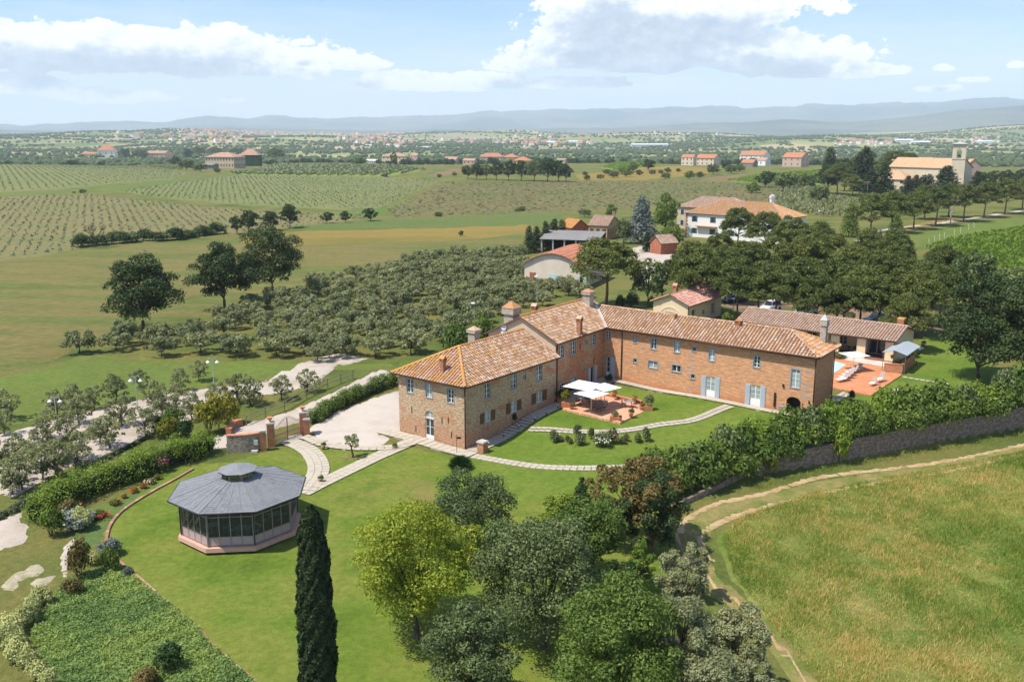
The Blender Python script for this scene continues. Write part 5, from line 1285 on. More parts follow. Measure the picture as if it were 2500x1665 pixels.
def wallrun(name, pts, h, t_, mat, label, capm=m_terr, z0=None, hs=None, closed_top=True, cat='wall', pr_=.05):
    """a wall following a line; pts world; h height above ground (or hs absolute tops)"""
    c = [Vector((p[0], p[1])) for p in pts]; n_ = len(c); W_ = MB(); K_ = MB(); s_ = 0
    prof = []
    for i in range(n_):
        d = (c[min(i + 1, n_ - 1)] - c[max(i - 1, 0)]).normalized(); q = Vector((-d.y, d.x)) * t_ / 2; zb = Tz(*c[i]) - .6 if z0 is None else z0
        zt = Tz(*c[i]) + h if hs is None else hs[i]
        if i: s_ += (c[i] - c[i - 1]).length
        prof.append((c[i] + q, c[i] - q, zb, zt, s_, q))
    for (a, b_, sg) in ((0, 1, 1),):
        for i in range(n_ - 1):
            A_, B_ = prof[i], prof[i + 1]
            W_.face([v3(A_[1], A_[2]), v3(B_[1], B_[2]), v3(B_[1], B_[3]), v3(A_[1], A_[3])], [(A_[4], A_[2]), (B_[4], B_[2]), (B_[4], B_[3]), (A_[4], A_[3])])
            W_.face([v3(B_[0], B_[2]), v3(A_[0], A_[2]), v3(A_[0], A_[3]), v3(B_[0], B_[3])], [(B_[4], B_[2]), (A_[4], A_[2]), (A_[4], A_[3]), (B_[4], B_[3])])
            W_.face([v3(A_[1], A_[3]), v3(B_[1], B_[3]), v3(B_[0], B_[3]), v3(A_[0], A_[3])], [(A_[4], 0), (B_[4], 0), (B_[4], t_), (A_[4], t_)])
            if capm:
                ex = 1 + pr_ / (t_ / 2)
                qa = [c[i] - A_[5] * ex, c[i] + A_[5] * ex]; qb = [c[i + 1] - B_[5] * ex, c[i + 1] + B_[5] * ex]
                K_.face([v3(qa[0], A_[3] + .05), v3(qb[0], B_[3] + .05), v3(qb[1], B_[3] + .05), v3(qa[1], A_[3] + .05)])
                K_.face([v3(qa[0], A_[3] - .02), v3(qb[0], B_[3] - .02), v3(qb[0], B_[3] + .05), v3(qa[0], A_[3] + .05)])
                K_.face([v3(qb[1], B_[3] - .02), v3(qa[1], A_[3] - .02), v3(qa[1], A_[3] + .05), v3(qb[1], B_[3] + .05)])
    for A_ in (prof[0], prof[-1]): W_.face([v3(A_[0], A_[2]), v3(A_[1], A_[2]), v3(A_[1], A_[3]), v3(A_[0], A_[3])], [(0, A_[2]), (t_, A_[2]), (t_, A_[3]), (0, A_[3])])
    o = tag(W_.build(name, mat), label, cat)
    if capm: K_.build('coping', capm, o)
    return o
wallrun('curved_wall', spline([P3(695, 352), P3(770, 350), P3(860, 345), P3(960, 330)], 5), 1.75, .4, m_rubble, 'curved rendered stone wall with brick coping beside the gate')
pillar('brick_pier', P3(988, 335), .55, 1.95, 'short brick pier between the curved wall and the gate pillar', urn=False, rz=.3)
pillar('brick_pier', P3(1345, 212), .55, 1.7, 'short brick pier on the court side of the gate', urn=False, rz=.3)
q = P3(940, 300, 0); M = Matrix.Translation(P3(935, 338) + Vector((0, -.3, .7))); g = MB(); g.box(-.2, .2, -.05, .05, 0, .5, M); tag(g.build('meter_box', plain('meter_box_grey', (.40, .42, .38), .6)), 'grey utility box fixed to the curved entrance wall', 'utility box')
wallrun('brick_planter', spline([P3(700, 215), P3(745, 150), P3(810, 130)], 3), .7, .5, m_brk, 'low L-shaped brick wall behind the golden bushes')
g = MB(); g.box(-.3, .3, -.2, .2, 0, .2); o = tag(g.build('floodlight', m_pale_stone), 'small floodlight on the grass in front of the curved wall', 'light'); o.location = P3(915, 350)
# timber fence
fp = [P3(848, 135), P3(1003, 62), P3(1160, 10)] + [P(x, y) for x, y in ((748, 973), (772, 962), (800, 948), (832, 935), (862, 925))]
fn = thing('timber_fence', 'two-rail grey timber post fence along the grass strip above the gate', 'fence', fp[0])
for i, p in enumerate(fp):
    g = MB(); q = p - fp[0]; g.bar(q, q + Vector((0, 0, 1.2)), .06, 6); o = g.build('post', m_wood); o.parent = fn
    if i: 
        for z in (.6, 1.1): g = MB(); g.bar(fp[i - 1] - fp[0] + Vector((0, 0, z)), q + Vector((0, 0, z)), .05, 5); o = g.build('rail', m_wood); o.parent = fn
g = MB(); a, b_ = P(763, 962), P(793, 950)
for k in range(6):
    g.cur = k % 2; p0 = a.lerp(b_, k / 6) + Vector((0, 0, 1.02)); p1 = a.lerp(b_, (k + 1) / 6) + Vector((0, 0, 1.02)); g.box(-.5 * (p1 - p0).length, .5 * (p1 - p0).length, -.03, .03, -.1, .1, Matrix.Translation((p0 + p1) / 2 + Vector((0, 0, .12))) @ Matrix.Rotation(math.atan2((p1 - p0).y, (p1 - p0).x), 4, 'Z'))
tag(g.build('striped_barrier', [m_white, plain('barrier_red', (.5, .05, .04), .6)]), 'red and white striped board on the timber fence rail', 'barrier')
# brick kerb around the pavilion lawn
m_kerb = masonry('kerb_brick', (.30, .18, .12), (.2, .12, .08), (.4, .29, .2), (.32, .18, .12), .9, patch=.1)
def z3z(L_): return [P(*Z3(x, y)) for x, y in L_]
def z4z(L_): return [P(x / 3.364, 1200 + y / 3.364) for x, y in L_]
wallrun('brick_kerb', spline(z3z([(410, 492), (250, 585), (100, 665)]) + z4z([(1060, 125), (960, 210), (895, 310), (870, 430)]), 5), .12, .2, m_kerb, 'curved brick kerb between the flower bed and the pavilion lawn', capm=m_kerb, pr_=.01)
wallrun('brick_kerb', spline(z4z([(980, 575), (1200, 760), (1450, 985), (1640, 1140), (1720, 1235), (1900, 1400), (2100, 1560), (2250, 1690)]), 5), .07, .14, m_kerb, 'straight brick kerb between the lawn and the planted bank', capm=m_kerb, pr_=.01)
# retaining wall on the right
m_ret = masonry('retaining_rubble', (.20, .165, .13), (.075, .062, .05), (.33, .285, .225), (.30, .20, .14), .06, (2.4, 3.6), .15)
ws = [WALL[i] for i in range(2, len(WALL))]; ws = spline(ws, 6)
tops = []
for p in ws: tops.append(float(shep(np.array([p.x]), np.array([p.y]), CI, 12.0)[0]) + .35)
wallrun('retaining_wall', ws, 2, .55, m_ret, 'long stone retaining wall below the hedge on the right', capm=plain('wall_top_stone', (.22, .18, .14), .9, var=.2), z0=-2.2, hs=tops, pr_=.03)
wallrun('low_kerb_wall', spline([WALL[0], WALL[1], WALL[2]], 5), .35, .3, m_ret, 'low stone edge under the hedge where the retaining wall dies out', capm=None)

# ------------------------------------------------------------------ cream annex with an arch
an = thing('annex', 'cream cottage with a blind arch and a tiled gable roof behind the long wing', 'cottage', (27, 146, 1.8))
a1 = Vector((21.9, 143.8)); a2 = Vector((26.5, 139.7)); uA = (Vector((33.6, 149.6)) - a2).normalized(); LA = 12.4; a3 = a2 + uA * LA; a4 = a1 + uA * LA; EA = 4.95; wA = (a2 - a1).length
fa = Fac(a1, a2, an, m_cream, .8, EA, gable=[(wA / 2, EA + 1.25)])
s_ = wA / 2; fa.window((s_ - .9, s_ + .9, 1.9, 3.5), 2, 2, surround=0, glass=m_curt); fa.shutter(s_ - 1.5, s_ - .92, 1.9, 3.5, m_shut); fa.shutter(s_ + .92, s_ + 1.5, 1.9, 3.5, m_shut); fa.finish()
g = MB(); pp_ = [(s_ + r * math.cos(t), 2.0 + r * 1.05 * math.sin(t)) for r in (2.35, 2.1) for t in [PI * k / 14 for k in range(15)]]
for k in range(14):
    q = [pp_[k], pp_[k + 1], pp_[15 + k + 1], pp_[15 + k]]; g.face([fa.M @ Vector((x, -.06, z)) for x, z in q]); g.face([fa.M @ Vector((x, y_, z)) for (x, z), y_ in ((q[3], 0), (q[2], 0), (q[2], -.06), (q[3], -.06))])
    g.face([fa.M @ Vector((x, y_, z)) for (x, z), y_ in ((q[0], -.06), (q[1], -.06), (q[1], 0), (q[0], 0))])
g.build('blind_arch', m_cream, an)
fb = Fac(a2, a3, an, m_cream, .8, EA)
for (x, y, w_, h_, c_, r_2) in ((1143, 177, 28, 84, 2, 3), (1066, 206, 16, 34, 1, 1), (985, 228, 28, 78, 1, 2)):
    fb.window(fb.rect(*zr(Z2, x, y, w_, h_)), c_, r_2, surround=.1)
fb.finish(); wall(an, a3, a4, .8, EA, [], m_cream, gable=[(wA / 2, EA + 1.25)]); wall(an, a4, a1, .8, EA, [], m_cream)
nA = Vector((-uA.y, uA.x)); sA = 1.25 / (wA / 2); o_ = .45; zA = EA - o_ * sA + .1; rA = (a1 + a2) / 2
rf_ = roof_plane(an, [v3(a2 - uA * .4 - nA * o_, zA), v3(a3 + uA * .4 - nA * o_, zA), v3(rA + uA * (LA + .4), EA + 1.35), v3(rA - uA * .4, EA + 1.35)], t_red, cs=.4, rs=.6)
roof_plane(an, [v3(a4 + uA * .4 + nA * o_, zA), v3(a1 - uA * .4 + nA * o_, zA), v3(rA - uA * .4, EA + 1.35), v3(rA + uA * (LA + .4), EA + 1.35)], t_red, cs=.4, rs=.6)
caps(rf_, v3(rA - uA * .4, EA + 1.4), v3(rA + uA * (LA + .4), EA + 1.4), t_main)
tube(an, [v3(a2 - nA * .5 - uA * .4, zA - .04), v3(a3 - nA * .5 + uA * .4, zA - .04)], .07, m_pipe, 'gutter'); tube(an, [v3(a2 - nA * .1, zA - .1), v3(a2 - nA * .1, 1.8)], .06, m_pipe, 'downpipe')
q = rA + uA * 4 + nA * 1.2; chimney(an, q.x, q.y, EA + .6, .6, 1.8, math.atan2(uA.y, uA.x), m_chb, 'house', t_red)

# ------------------------------------------------------------------ pool house (long low range)
ph = thing('pool_house', 'long low cream building with open porch bays beside the pool', 'building', (44, 122, 1.8))
e = 4.45; bA = Vector(G0(1700 + 272 / 2.941, 600 + 540 / 2.941, e)); bB = Vector(G0(1700 + 1437 / 2.941, 600 + 692 / 2.941, e)); uB = (bB - bA).normalized(); nB = Vector((-uB.y, uB.x)); WB = 9.0; LB = (bB - bA).length; rB = 5.75
rbp = roof_plane(ph, [v3(bA, e), v3(bB, e), v3(bB + nB * WB / 2, rB), v3(bA + nB * WB / 2, rB)], t_barn)
roof_plane(ph, [v3(bB + nB * WB, e), v3(bA + nB * WB, e), v3(bA + nB * WB / 2, rB), v3(bB + nB * WB / 2, rB)], t_barn)
caps(rbp, v3(bA + nB * WB / 2, rB + .05), v3(bB + nB * WB / 2, rB + .05), t_barn)
tube(ph, [v3(bA - nB * .06, e - .05), v3(bB - nB * .06, e - .05)], .08, m_pipe, 'gutter')
i0 = bA + uB * .3 + nB * .45; i1 = bB - uB * .35 + nB * .45; gz = 1.75; Hh = 4.5
gt_ = [( (WB - .9) / 2, rB - .12)]
wall(ph, i1, i1 + nB * (WB - .9), gz - 1, Hh, [], m_cream, gable=gt_, name='gable_wall'); wall(ph, i0 + nB * (WB - .9), i0, gz - 1, Hh, [], m_cream, gable=gt_, name='gable_wall')
wall(ph, i1 + nB * (WB - .9), i0 + nB * (WB - .9), gz - 1, Hh, [], m_cream)
LI = (i1 - i0).length
back = Fac(i0 + nB * 2.9, i1 + nB * 2.9, ph, m_cream, gz - .3, Hh, name='porch_wall')
back.window((LI - 4.2, LI - 1.9, gz, 3.95), 2, 1, surround=.08, sill=False, name='door', glass=m_glass); back.window((LI * .42, LI * .42 + 1.3, gz + .7, 3.7), 2, 2, surround=.08); back.window((LI * .62, LI * .62 + 1.2, gz + .7, 3.7), 2, 2, surround=.08); back.finish()
slabbed('porch_floor', [i0, i1, i1 + nB * 2.9, i0 + nB * 2.9], gz + .06, plain('dark_terracotta_floor', (.26, .11, .07), .7, var=.15), .3)
for k, s_ in enumerate((.2, 3.3, 6.4, 9.6, 12.6, LI - 7.6, LI - 4.15, LI - .55)):
    M = Matrix(((uB.x, nB.x, 0, i0.x + uB.x * s_), (uB.y, nB.y, 0, i0.y + uB.y * s_), (0, 0, 1, 0), (0, 0, 0, 1))); g = MB(); w_ = .55 if k > 4 else .4; g.box(-w_, w_ if k < 7 else .5, 0, .4, gz - .3, Hh, M); g.build('pillar', m_cream, ph)
g = MB(); M = Matrix(((uB.x, nB.x, 0, i0.x), (uB.y, nB.y, 0, i0.y), (0, 0, 1, 0), (0, 0, 0, 1))); g.box(.3, 6.5, .1, .3, gz, Hh - .2, M); g.build('infill_wall', m_cream, ph)
g = MB(); g.box(0, LI, .02, .3, Hh - .28, Hh - .01, M); g.build('lintel', m_cream, ph)
q = bB - uB * 1.2 + nB * (WB * .62); chimney(ph, q.x, q.y, rB - .6, .8, 1.9, math.atan2(uB.y, uB.x), m_chb, 'flat', t_lich)
for j, s_ in enumerate((LI - 6.4, LI - 5.4)):
    q = i0 + uB * s_ + nB * 1.8; table_thing(('dark dining table in the shade of the porch, farther left', 'dark dining table in the shade of the porch, nearer the pillar')[j], (q.x, q.y, gz + .06), .4, m_dark, m_dark, None)
    for m_ in range(3): a = m_ * 2.1 + j; dup(c0, (q.x + .75 * math.cos(a), q.y + .75 * math.sin(a), gz + .06), a - PI / 2, 1, 'dark porch chair, %s around the %s table' % (('right-hand', 'rear', 'left-hand')[m_], ('left', 'right')[j]), 'dark chairs in the porch')
# pool, deck, terrace, barbecue
def Z8(a, b): return (1700 + a / 2.941, 600 + b / 2.941)
ZD = 1.60
def P8(x, y, z=ZD): return Vector((*G0(*Z8(x, y), z), z))
m_deck = tilefloor('terracotta_deck', (.52, .20, .085), (.58, .245, .11), .22, math.atan2(uB.y, uB.x)); m_water = glassmat('pool_water', (.50, .76, .84), 1.0, .05); m_travert = tilefloor('pale_terrace_stone', (.50, .45, .39), (.56, .51, .45), .45, math.atan2(uB.y, uB.x))
slabbed('pool_deck', [P8(840, 990), P8(1255, 1072), P8(1475, 925), P8(1345, 868), P8(960, 800), P8(760, 860)], ZD, m_deck, .5)
slabbed('terrace', [P8(960, 800), P8(1345, 868, ZD), P8(1640, 735), P8(1560, 700), P8(1200, 735), P8(950, 735)], ZD + .012, m_travert, .5)
pw = [P8(1070, 853, ZD + .02), P8(985, 830, ZD + .02), P8(880, 800, ZD + .02), P8(800, 860, ZD + .02), P8(970, 918, ZD + .02)]
slabbed('pool_edge', [P8(1078, 852, ZD + .02), P8(985, 824, ZD + .02), P8(870, 794, ZD + .02), P8(790, 866, ZD + .02), P8(970, 928, ZD + .02)], ZD + .016, m_pale_stone, .02)
o = slabbed('pool_water', pw, ZD + .021, m_water, .003)
m_whitel = plain('white_sling_fabric', (.78, .76, .70), .7); m_greyl = plain('grey_tube', (.34, .28, .25), .5)
def Z9(a, b): return (1900 + a / 3.92, 700 + b / 3.92)
def P9(x, y, z=ZD): return Vector((*G0(*Z9(x, y), z), z))
def lounger(p, rz, lab, group='sun loungers on the pool deck'):
    t = thing('sun_lounger', lab, 'sun lounger', p, rz, group); g = MB(); g.box(-.32, .32, -1.0, .35, .34, .37); o = g.build('seat', m_whitel); o.parent = t
    g = MB(); M = Matrix.Translation((0, .35, .36)) @ Matrix.Rotation(math.radians(52), 4, 'X'); g.box(-.32, .32, 0, .75, -.015, .015, M); o = g.build('backrest', m_greyl); o.parent = t
    for (x, y) in ((-.28, -.8), (.28, -.8), (-.28, .3), (.28, .3)): g = MB(); g.bar((x, y, .35), (x, y * 1.1, 0), .02, 5); o = g.build('leg', m_greyl); o.parent = t
    return t
la = P9(585, 893); lb = P9(700, 795); dv = (P9(760, 790) - P9(640, 893)); 
rzl = math.atan2((P9(700, 870) - P9(560, 895)).y, (P9(700, 870) - P9(560, 895)).x) - PI / 2
l0 = lounger(P9(618, 905), rzl, 'white sun lounger nearest the camera in the row on the pool deck')
for (x, y, lab) in ((648, 880, 'second white sun lounger of the row from the near end'), (676, 856, 'third white sun lounger, in the middle of the row'), (704, 832, 'fourth white sun lounger of the row from the near end'), (745, 812, 'shaded sun lounger under the pool parasol at the far end')): dup(l0, P9(x, y), rzl, 1, lab)
dup(l0, P9(905, 945), rzl + .2, (.8, .62, 1), 'low white deck chair facing the pool, the nearer of two', 'deck chairs'); dup(l0, P9(975, 910), rzl + .2, (.8, .8, 1.2), 'white deck chair with tall back, the farther of two', 'deck chairs')
q = P9(715, 800); parasol(q.x, q.y, ZD, 2.3, 1.35, .3, 'white parasol standing by the pool', None, .28)
for i, (x, y) in enumerate(((742, 665), (765, 668), (787, 672))):
    q = P9(x, y); t = thing('outdoor_shower', 'curved steel shower pole by the pool, ' + ('left', 'middle', 'right')[i] + ' of three', 'shower', q, 0, 'shower poles by the pool'); g = MB(); g.path([(0, 0, 0), (0, 0, 2.2), (-.06, 0, 2.35), (-.2, 0, 2.42), (-.34, 0, 2.36), (-.38, 0, 2.25)], .03, 6); o = g.build('pole', plain('steel_tube_%d' % i, (.6, .6, .6), .3, .8)); o.parent = t; o.name = 'pole'
q1, q2, q3 = P8(1345, 905), P8(1478, 918), P8(1568, 850)
brickwall('barbecue_wall', q1, q2, 1.15, .3, ZD - .1, 'pale brick front wall of the barbecue corner', mat=m_brk); brickwall('barbecue_wall', q2, q3, 1.15, .3, ZD - .1, 'pale brick side wall of the barbecue corner on the grass', mat=m_brk)
cn = thing('glass_canopy', 'small grey glazed canopy on posts over the barbecue corner', 'canopy', q2); m_can = plain('grey_polycarbonate', (.42, .46, .50), .3, var=.1, spec=.6)
uc = (q3 - q2); uc.z = 0; Lc = uc.length; uc /= Lc; ncv = Vector((-uc.y, uc.x, 0)); O_ = Vector((0, 0, 0))
for s0, s1, tl in ((0, 1, 'a'), (1, 2, 'b')):
    for k in range(7):
        a = uc * (Lc * 1.1 * k / 7); b_ = uc * (Lc * 1.1 * (k + .93) / 7); z0_, z1_ = (2.3, 2.75) if s0 == 0 else (2.75, 2.3)
        g = MB(); y0, y1 = -.4 + 1.5 * s0, -.4 + 1.5 * s1; g.face([a + ncv * y0 + Vector((0, 0, z0_)), b_ + ncv * y0 + Vector((0, 0, z0_)), b_ + ncv * y1 + Vector((0, 0, z1_)), a + ncv * y1 + Vector((0, 0, z1_))]); g.face([a + ncv * y0 + Vector((0, 0, z0_ - .03)), a + ncv * y1 + Vector((0, 0, z1_ - .03)), b_ + ncv * y1 + Vector((0, 0, z1_ - .03)), b_ + ncv * y0 + Vector((0, 0, z0_ - .03))])
        o = g.build('roof_panel', m_can); o.parent = cn
for s_ in (0.1, Lc):
    for y_ in (-.2, 2.4): g = MB(); g.bar(uc * s_ + ncv * y_, uc * s_ + ncv * y_ + Vector((0, 0, 2.35)), .04, 6); o = g.build('post', m_wood); o.parent = cn
potted(*Z9(1385, 565), 1.6, .3, .3, .4, .35, L_mid, 'terracotta bowl of pink flowers on the grass right of the pool house', (m_pinkfl, 40, .06)); 
bush('shrub', P8(1570, 800), .6, 1.2, L_mid, 'small green shrub beside the glass canopy', v=1)
for (x, y, lab) in ((1085, 672, 'pot of pink geraniums on the barbecue wall'), (1200, 715, 'small pot on the corner of the barbecue wall')): potted(*Z9(x, y + 14), ZD + 1.05, .15, .22, .22, .22, L_mid, lab, (m_pinkfl, 20, .05))
laid_path('stepping_stones', refine([P9(1190, 858), P9(1640, 935)], 3, closed=False), .55, 1, .62, .12, .12)
laid_path('slab_path', refine([P9(660, 1015), P9(520, 1100)], 3, closed=False), 1.2, 2, .62, .1, .14)
for (x, y, i) in ((1135, 995, 0), (1080, 1045, 1)):
    q = P9(x, y); g = MB(); g.box(-.55, .55, -.38, .38, 0, .12); o = tag(g.build('cover_slab', m_pale_stone), ('pale square cover slab in the pool lawn, the farther one', 'pale square cover slab in the pool lawn, the nearer one')[i], 'cover slab'); o.location = q; o.rotation_euler.z = .4
bush('ball_shrub', P9(695, 1085), .45, .9, L_dark, 'dark ball shrub by the slab path behind the end wall', v=2); bush('flower_shrub', P9(603, 1140), .35, .5, L_mid, 'bright red flowers beside the end wall', fl=[(m_red, 50, .07)])
bush('flower_bed_shrub', P9(600, 675), 1.2, .5, L_brown, 'bed of rusty red foliage at the far edge of the pool deck', v=1)

# cars
def car(p, rz, paint, label, L_=4.4, W_=1.8, Hc=1.5, cabin=(.20, .95)):
    t = thing('parked_car', label, 'car', p, rz, 'cars under the pines'); wd = W_ / 2
    prof = [(-.5, .32), (-.5, .58), (-.47, .66), (-.27, .76), (-.25 + .0, .78), (-.5 + .0, .78)]
    b = MB(); xs_ = [-.5, -.49, -.44, -.28, .0, .34, .46, .5]; zt = [.55, .68, .74, .86, .90, .92, .88, .6]; wk = [.80, .9, .96, 1, 1, 1, .94, .86]; rings = []
    for x, z, k in zip(xs_, zt, wk):
        z *= Hc / 1.5; rings.append([(x * L_, -wd * k, .28), (x * L_, -wd * k, z * .86), (x * L_, -wd * k * .93, z), (x * L_, wd * k * .93, z), (x * L_, wd * k, z * .86), (x * L_, wd * k, .28)])
    for r0, r1 in zip(rings[:-1], rings[1:]):
        for i in range(6): b.face([r0[i], r1[i], r1[(i + 1) % 6], r0[(i + 1) % 6]])
    b.face(rings[0]); b.face(rings[-1][::-1]); o = b.build('body', paint, smooth=False); o.parent = t; zb = .89 * Hc / 1.5
    c0_, c1_ = -.24, .47 if cabin[1] > .9 else .38
    b = MB(); lo = [(c0_ * L_, -wd * .88, zb - .03), (c1_ * L_, -wd * .88, zb - .03), (c1_ * L_, wd * .88, zb - .03), (c0_ * L_, wd * .88, zb - .03)]; hi = [((c0_ + .12) * L_, -wd * .7, Hc - .04), ((c1_ - .07) * L_, -wd * .7, Hc - .04), ((c1_ - .07) * L_, wd * .7, Hc - .04), ((c0_ + .12) * L_, wd * .7, Hc - .04)]
    for i in range(4): b.face([lo[i], lo[(i + 1) % 4], hi[(i + 1) % 4], hi[i]])
    o = b.build('windows', m_carglass); o.parent = t
    b = MB(); b.face(hi); q = [(x, y, z + .04) for x, y, z in [((c0_ + .15) * L_, -wd * .62, Hc - .02), ((c1_ - .1) * L_, -wd * .62, Hc - .02), ((c1_ - .1) * L_, wd * .62, Hc - .02), ((c0_ + .15) * L_, wd * .62, Hc - .02)]]; b.face(q)
    for i in range(4): b.face([hi[i], hi[(i + 1) % 4], q[(i + 1) % 4], q[i]])
    for i in range(4): b.bar(lo[i], hi[i], .035, 4)
    o = b.build('roof', paint); o.parent = t
    for sx in (-.32, .31):
        for sy in (-1, 1):
            b = MB(); b.bar((sx * L_, sy * (wd - .2), .33), (sx * L_, sy * (wd + .01), .33), .33, 14); o = b.build('wheel', m_tyre); o.parent = t
    for sy in (-1, 1): b = MB(); b.box(-.5 * L_ - .01, -.485 * L_, sy * wd * .62 - .16, sy * wd * .62 + .16, .56, .7); o = b.build('headlight', m_white); o.parent = t
    return t
m_tyre = plain('tyre_rubber', (.02, .02, .02), .8); m_carglass = glassmat('car_glass', (.02, .025, .03), 1.0, .05)
def paint(n_, c): return plain(n_, c, .25, .2, .03, spec=.6)
car(P(*Z2(1325, 132)), .45, paint('car_paint_black', (.012, .013, .02)), 'dark blue-black SUV parked left of the pool house under the pines', 4.7, 1.95, 1.7)
car(P(*Z2(1620, 195)), .75, paint('car_paint_white', (.70, .71, .72)), 'white compact SUV parked behind the pool house roof', 4.2, 1.8, 1.65)
car(P(*Z2(1905, 235)), .55, paint('car_paint_grey', (.30, .34, .38)), 'silver-grey car half hidden behind the pool house roof', 4.4, 1.8, 1.45, (.2, .8))
car(P(*Z9(940, 345)), .3, paint('car_paint_teal', (.02, .07, .09)), 'dark teal car in the shade, only its roof showing over the pool house', 4.2, 1.8, 1.45, (.2, .8))
# ------------------------------------------------------------------ trees
def limbs_mesh(name, seed, H, r0, ends, trunk_top, n=6, bend=.25):
    r_ = random.Random(seed); g = MB(); p = Vector((0, 0, -.3)); tt = Vector((r_.uniform(-bend, bend), r_.uniform(-bend, bend), trunk_top)); mid = (p + tt) / 2 + Vector((r_.uniform(-bend, bend), r_.uniform(-bend, bend), 0)) * .5
    g.bar(p, mid, r0, n, r0 * .8); g.bar(mid, tt, r0 * .8, n, r0 * .62)
    for e in ends:
        e = Vector(e); base = tt.lerp(Vector((0, 0, H * .75)), r_.uniform(0, .35)) if e.z > trunk_top * 1.3 else tt
        m_ = base.lerp(e, .5) + Vector((r_.uniform(-.3, .3), r_.uniform(-.3, .3), r_.uniform(0, .5))) * H * .04
        g.bar(base, m_, r0 * .38, 5, r0 * .22); g.bar(m_, e, r0 * .22, 4, r0 * .06)
    me = bpy.data.meshes.new(name); me.from_pydata(g.v, [], g.f); return me
def tree_kind(name, seed, H, R, th, nleaf, size, leafm, barkm, shape='round', clumps=26, r0=.25, cr=.26, flat=.6, aspect=1.5, squash=.85, under=.35, inner=.12):
    """crown + trunk meshes of one tree of total height H and crown radius R"""
    r_ = np.random.default_rng(seed); C_ = []; Rd = []
    Hc = H - th
    for i in range(clumps):
        t = (i + .5) / clumps; ph = i * 2.39996 + r_.uniform(-.4, .4)
        if shape == 'round':
            z = 1 - 1.75 * t; q = math.sqrt(max(0, 1 - z * z)); k = r_.uniform(.42, .92); c = (math.cos(ph) * q * R * k, math.sin(ph) * q * R * k, th + Hc * (.47 + .43 * z * r_.uniform(.85, 1.1)))
        elif shape == 'umbrella':
            q = math.sqrt(t); c = (math.cos(ph) * q * R * .86, math.sin(ph) * q * R * .86, th + Hc * (.84 - .62 * q ** 2.2 + r_.uniform(-.12, .08) - (.3 * (1 - q) + .12 if i % 4 == 0 else 0)))
        elif shape == 'cone':
            q = (1 - t) ** .8; c = (math.cos(ph) * q * R * .6, math.sin(ph) * q * R * .6, th + Hc * t * .93)
        elif shape == 'wild':
            z = 1 - 1.8 * t; q = math.sqrt(max(0, 1 - z * z)); k = r_.uniform(.35, 1.0); c = (math.cos(ph) * q * R * k, math.sin(ph) * q * R * k, th + Hc * (.45 + .5 * z * r_.uniform(.6, 1.1)))
        elif shape == 'olive':
            z = .9 - 1.5 * t; q = math.sqrt(max(0, 1 - z * z)); k = r_.uniform(.4, .95); c = (math.cos(ph) * q * R * k, math.sin(ph) * q * R * k, th + Hc * (.5 + .42 * z * r_.uniform(.6, 1.1)))
        C_.append(c); rr = cr * R * r_.choice([.55, .75, .95, 1.2])
        if shape == 'cone': rr = max(.12 * R, cr * R * (.4 + q)) * r_.uniform(.85, 1.15)
        Rd.append(rr)
    if inner and shape in ('round',): C_.append((0, 0, th + Hc * .5)); Rd.append(R * .4)
    C_ = np.array(C_); Rd = np.array(Rd)
    P_, N_ = blob_leaves(C_, Rd, nleaf, size, r_, squash=squash, under=under)
    P_[:, 2] = np.maximum(P_[:, 2], .08)
    crown = npmesh(name + '_crown', *leafquads(P_, N_, size, r_, flat, aspect)); crown.materials.append(leafm)
    ends = [tuple(c) for c in C_[::max(1, clumps // 14)]]
    trunk = limbs_mesh(name + '_trunk', seed, H, r0, ends, th if th > .5 else H * .2); trunk.materials.append(barkm)
    return crown, trunk
def plant(kind, name, p, rz, sc, label, cat='tree', group=None):
    t = thing(name, label, cat, p, rz, group); t.scale = sc if isinstance(sc, tuple) else (sc, sc, sc)
    for nm, me in (('crown', kind[0]), ('trunk', kind[1])):
        o = bpy.data.objects.new(nm, me); COL.objects.link(o); o.parent = t
    return t
def fit(px, py_base, py_top):
    """ground point and height of a tree from its foot and its top in the photograph"""
    p = P(px, py_base); b = (CY - py_top) / FPX; r = (-math.sin(PITCH) + b * math.cos(PITCH)) / (math.cos(PITCH) + b * math.sin(PITCH))
    return p, CH + r * p.y - p.z
# near trees: one mesh each
def near(px, py, top, halfw, name, label, leafm, nleaf, size, shape='round', th=.22, seed=1, clumps=34, cat='tree', barkm=None, cr=.26, flat=.6, r0=None, aspect=1.5, under=.35):
    p, H = fit(px, py, top); R = halfw / FPX * math.hypot(p.y, CH - H / 2) 
    k = tree_kind(name, seed, H, R, H * th, nleaf, size, leafm, barkm or m_bark, shape, clumps, r0 or .03 * H, cr, flat, aspect, under=under)
    return plant(k, name, p, 0, 1, label, cat)
near(1019, 1557, 1228, 176, 'yellow_green_tree', 'large yellow-green tree right of the tall cypress', L_yel, 30000, .12, 'round', .16, 21, 60, cr=.25, under=.2)
near(1150, 1345, 1158, 108, 'grey_green_tree', 'dark grey-green tree behind the yellow-green one, on the lawn', L_holm, 17000, .12, 'round', .15, 22, 40, cr=.26)
near(1320, 1580, 1262, 165, 'holm_oak', 'broad grey-green holm oak right of the yellow-green tree', L_holm, 32000, .12, 'round', .12, 23, 64, cr=.24)
near(1160, 1752, 1478, 118, 'holm_oak', 'grey-green tree at the bottom edge between the yellow tree and the bright green one', L_holm, 17000, .115, 'round', .12, 24, 40, cr=.27)
near(1510, 1760, 1422, 168, 'leafy_tree', 'fresh green tree at the bottom edge, right of the holm oaks', L_mid, 30000, .115, 'round', .12, 25, 58, cr=.25)
near(1440, 1420, 1212, 95, 'leafy_tree', 'mid green tree just left of the browning pine', L_mid, 14000, .13, 'round', .14, 26, 34)
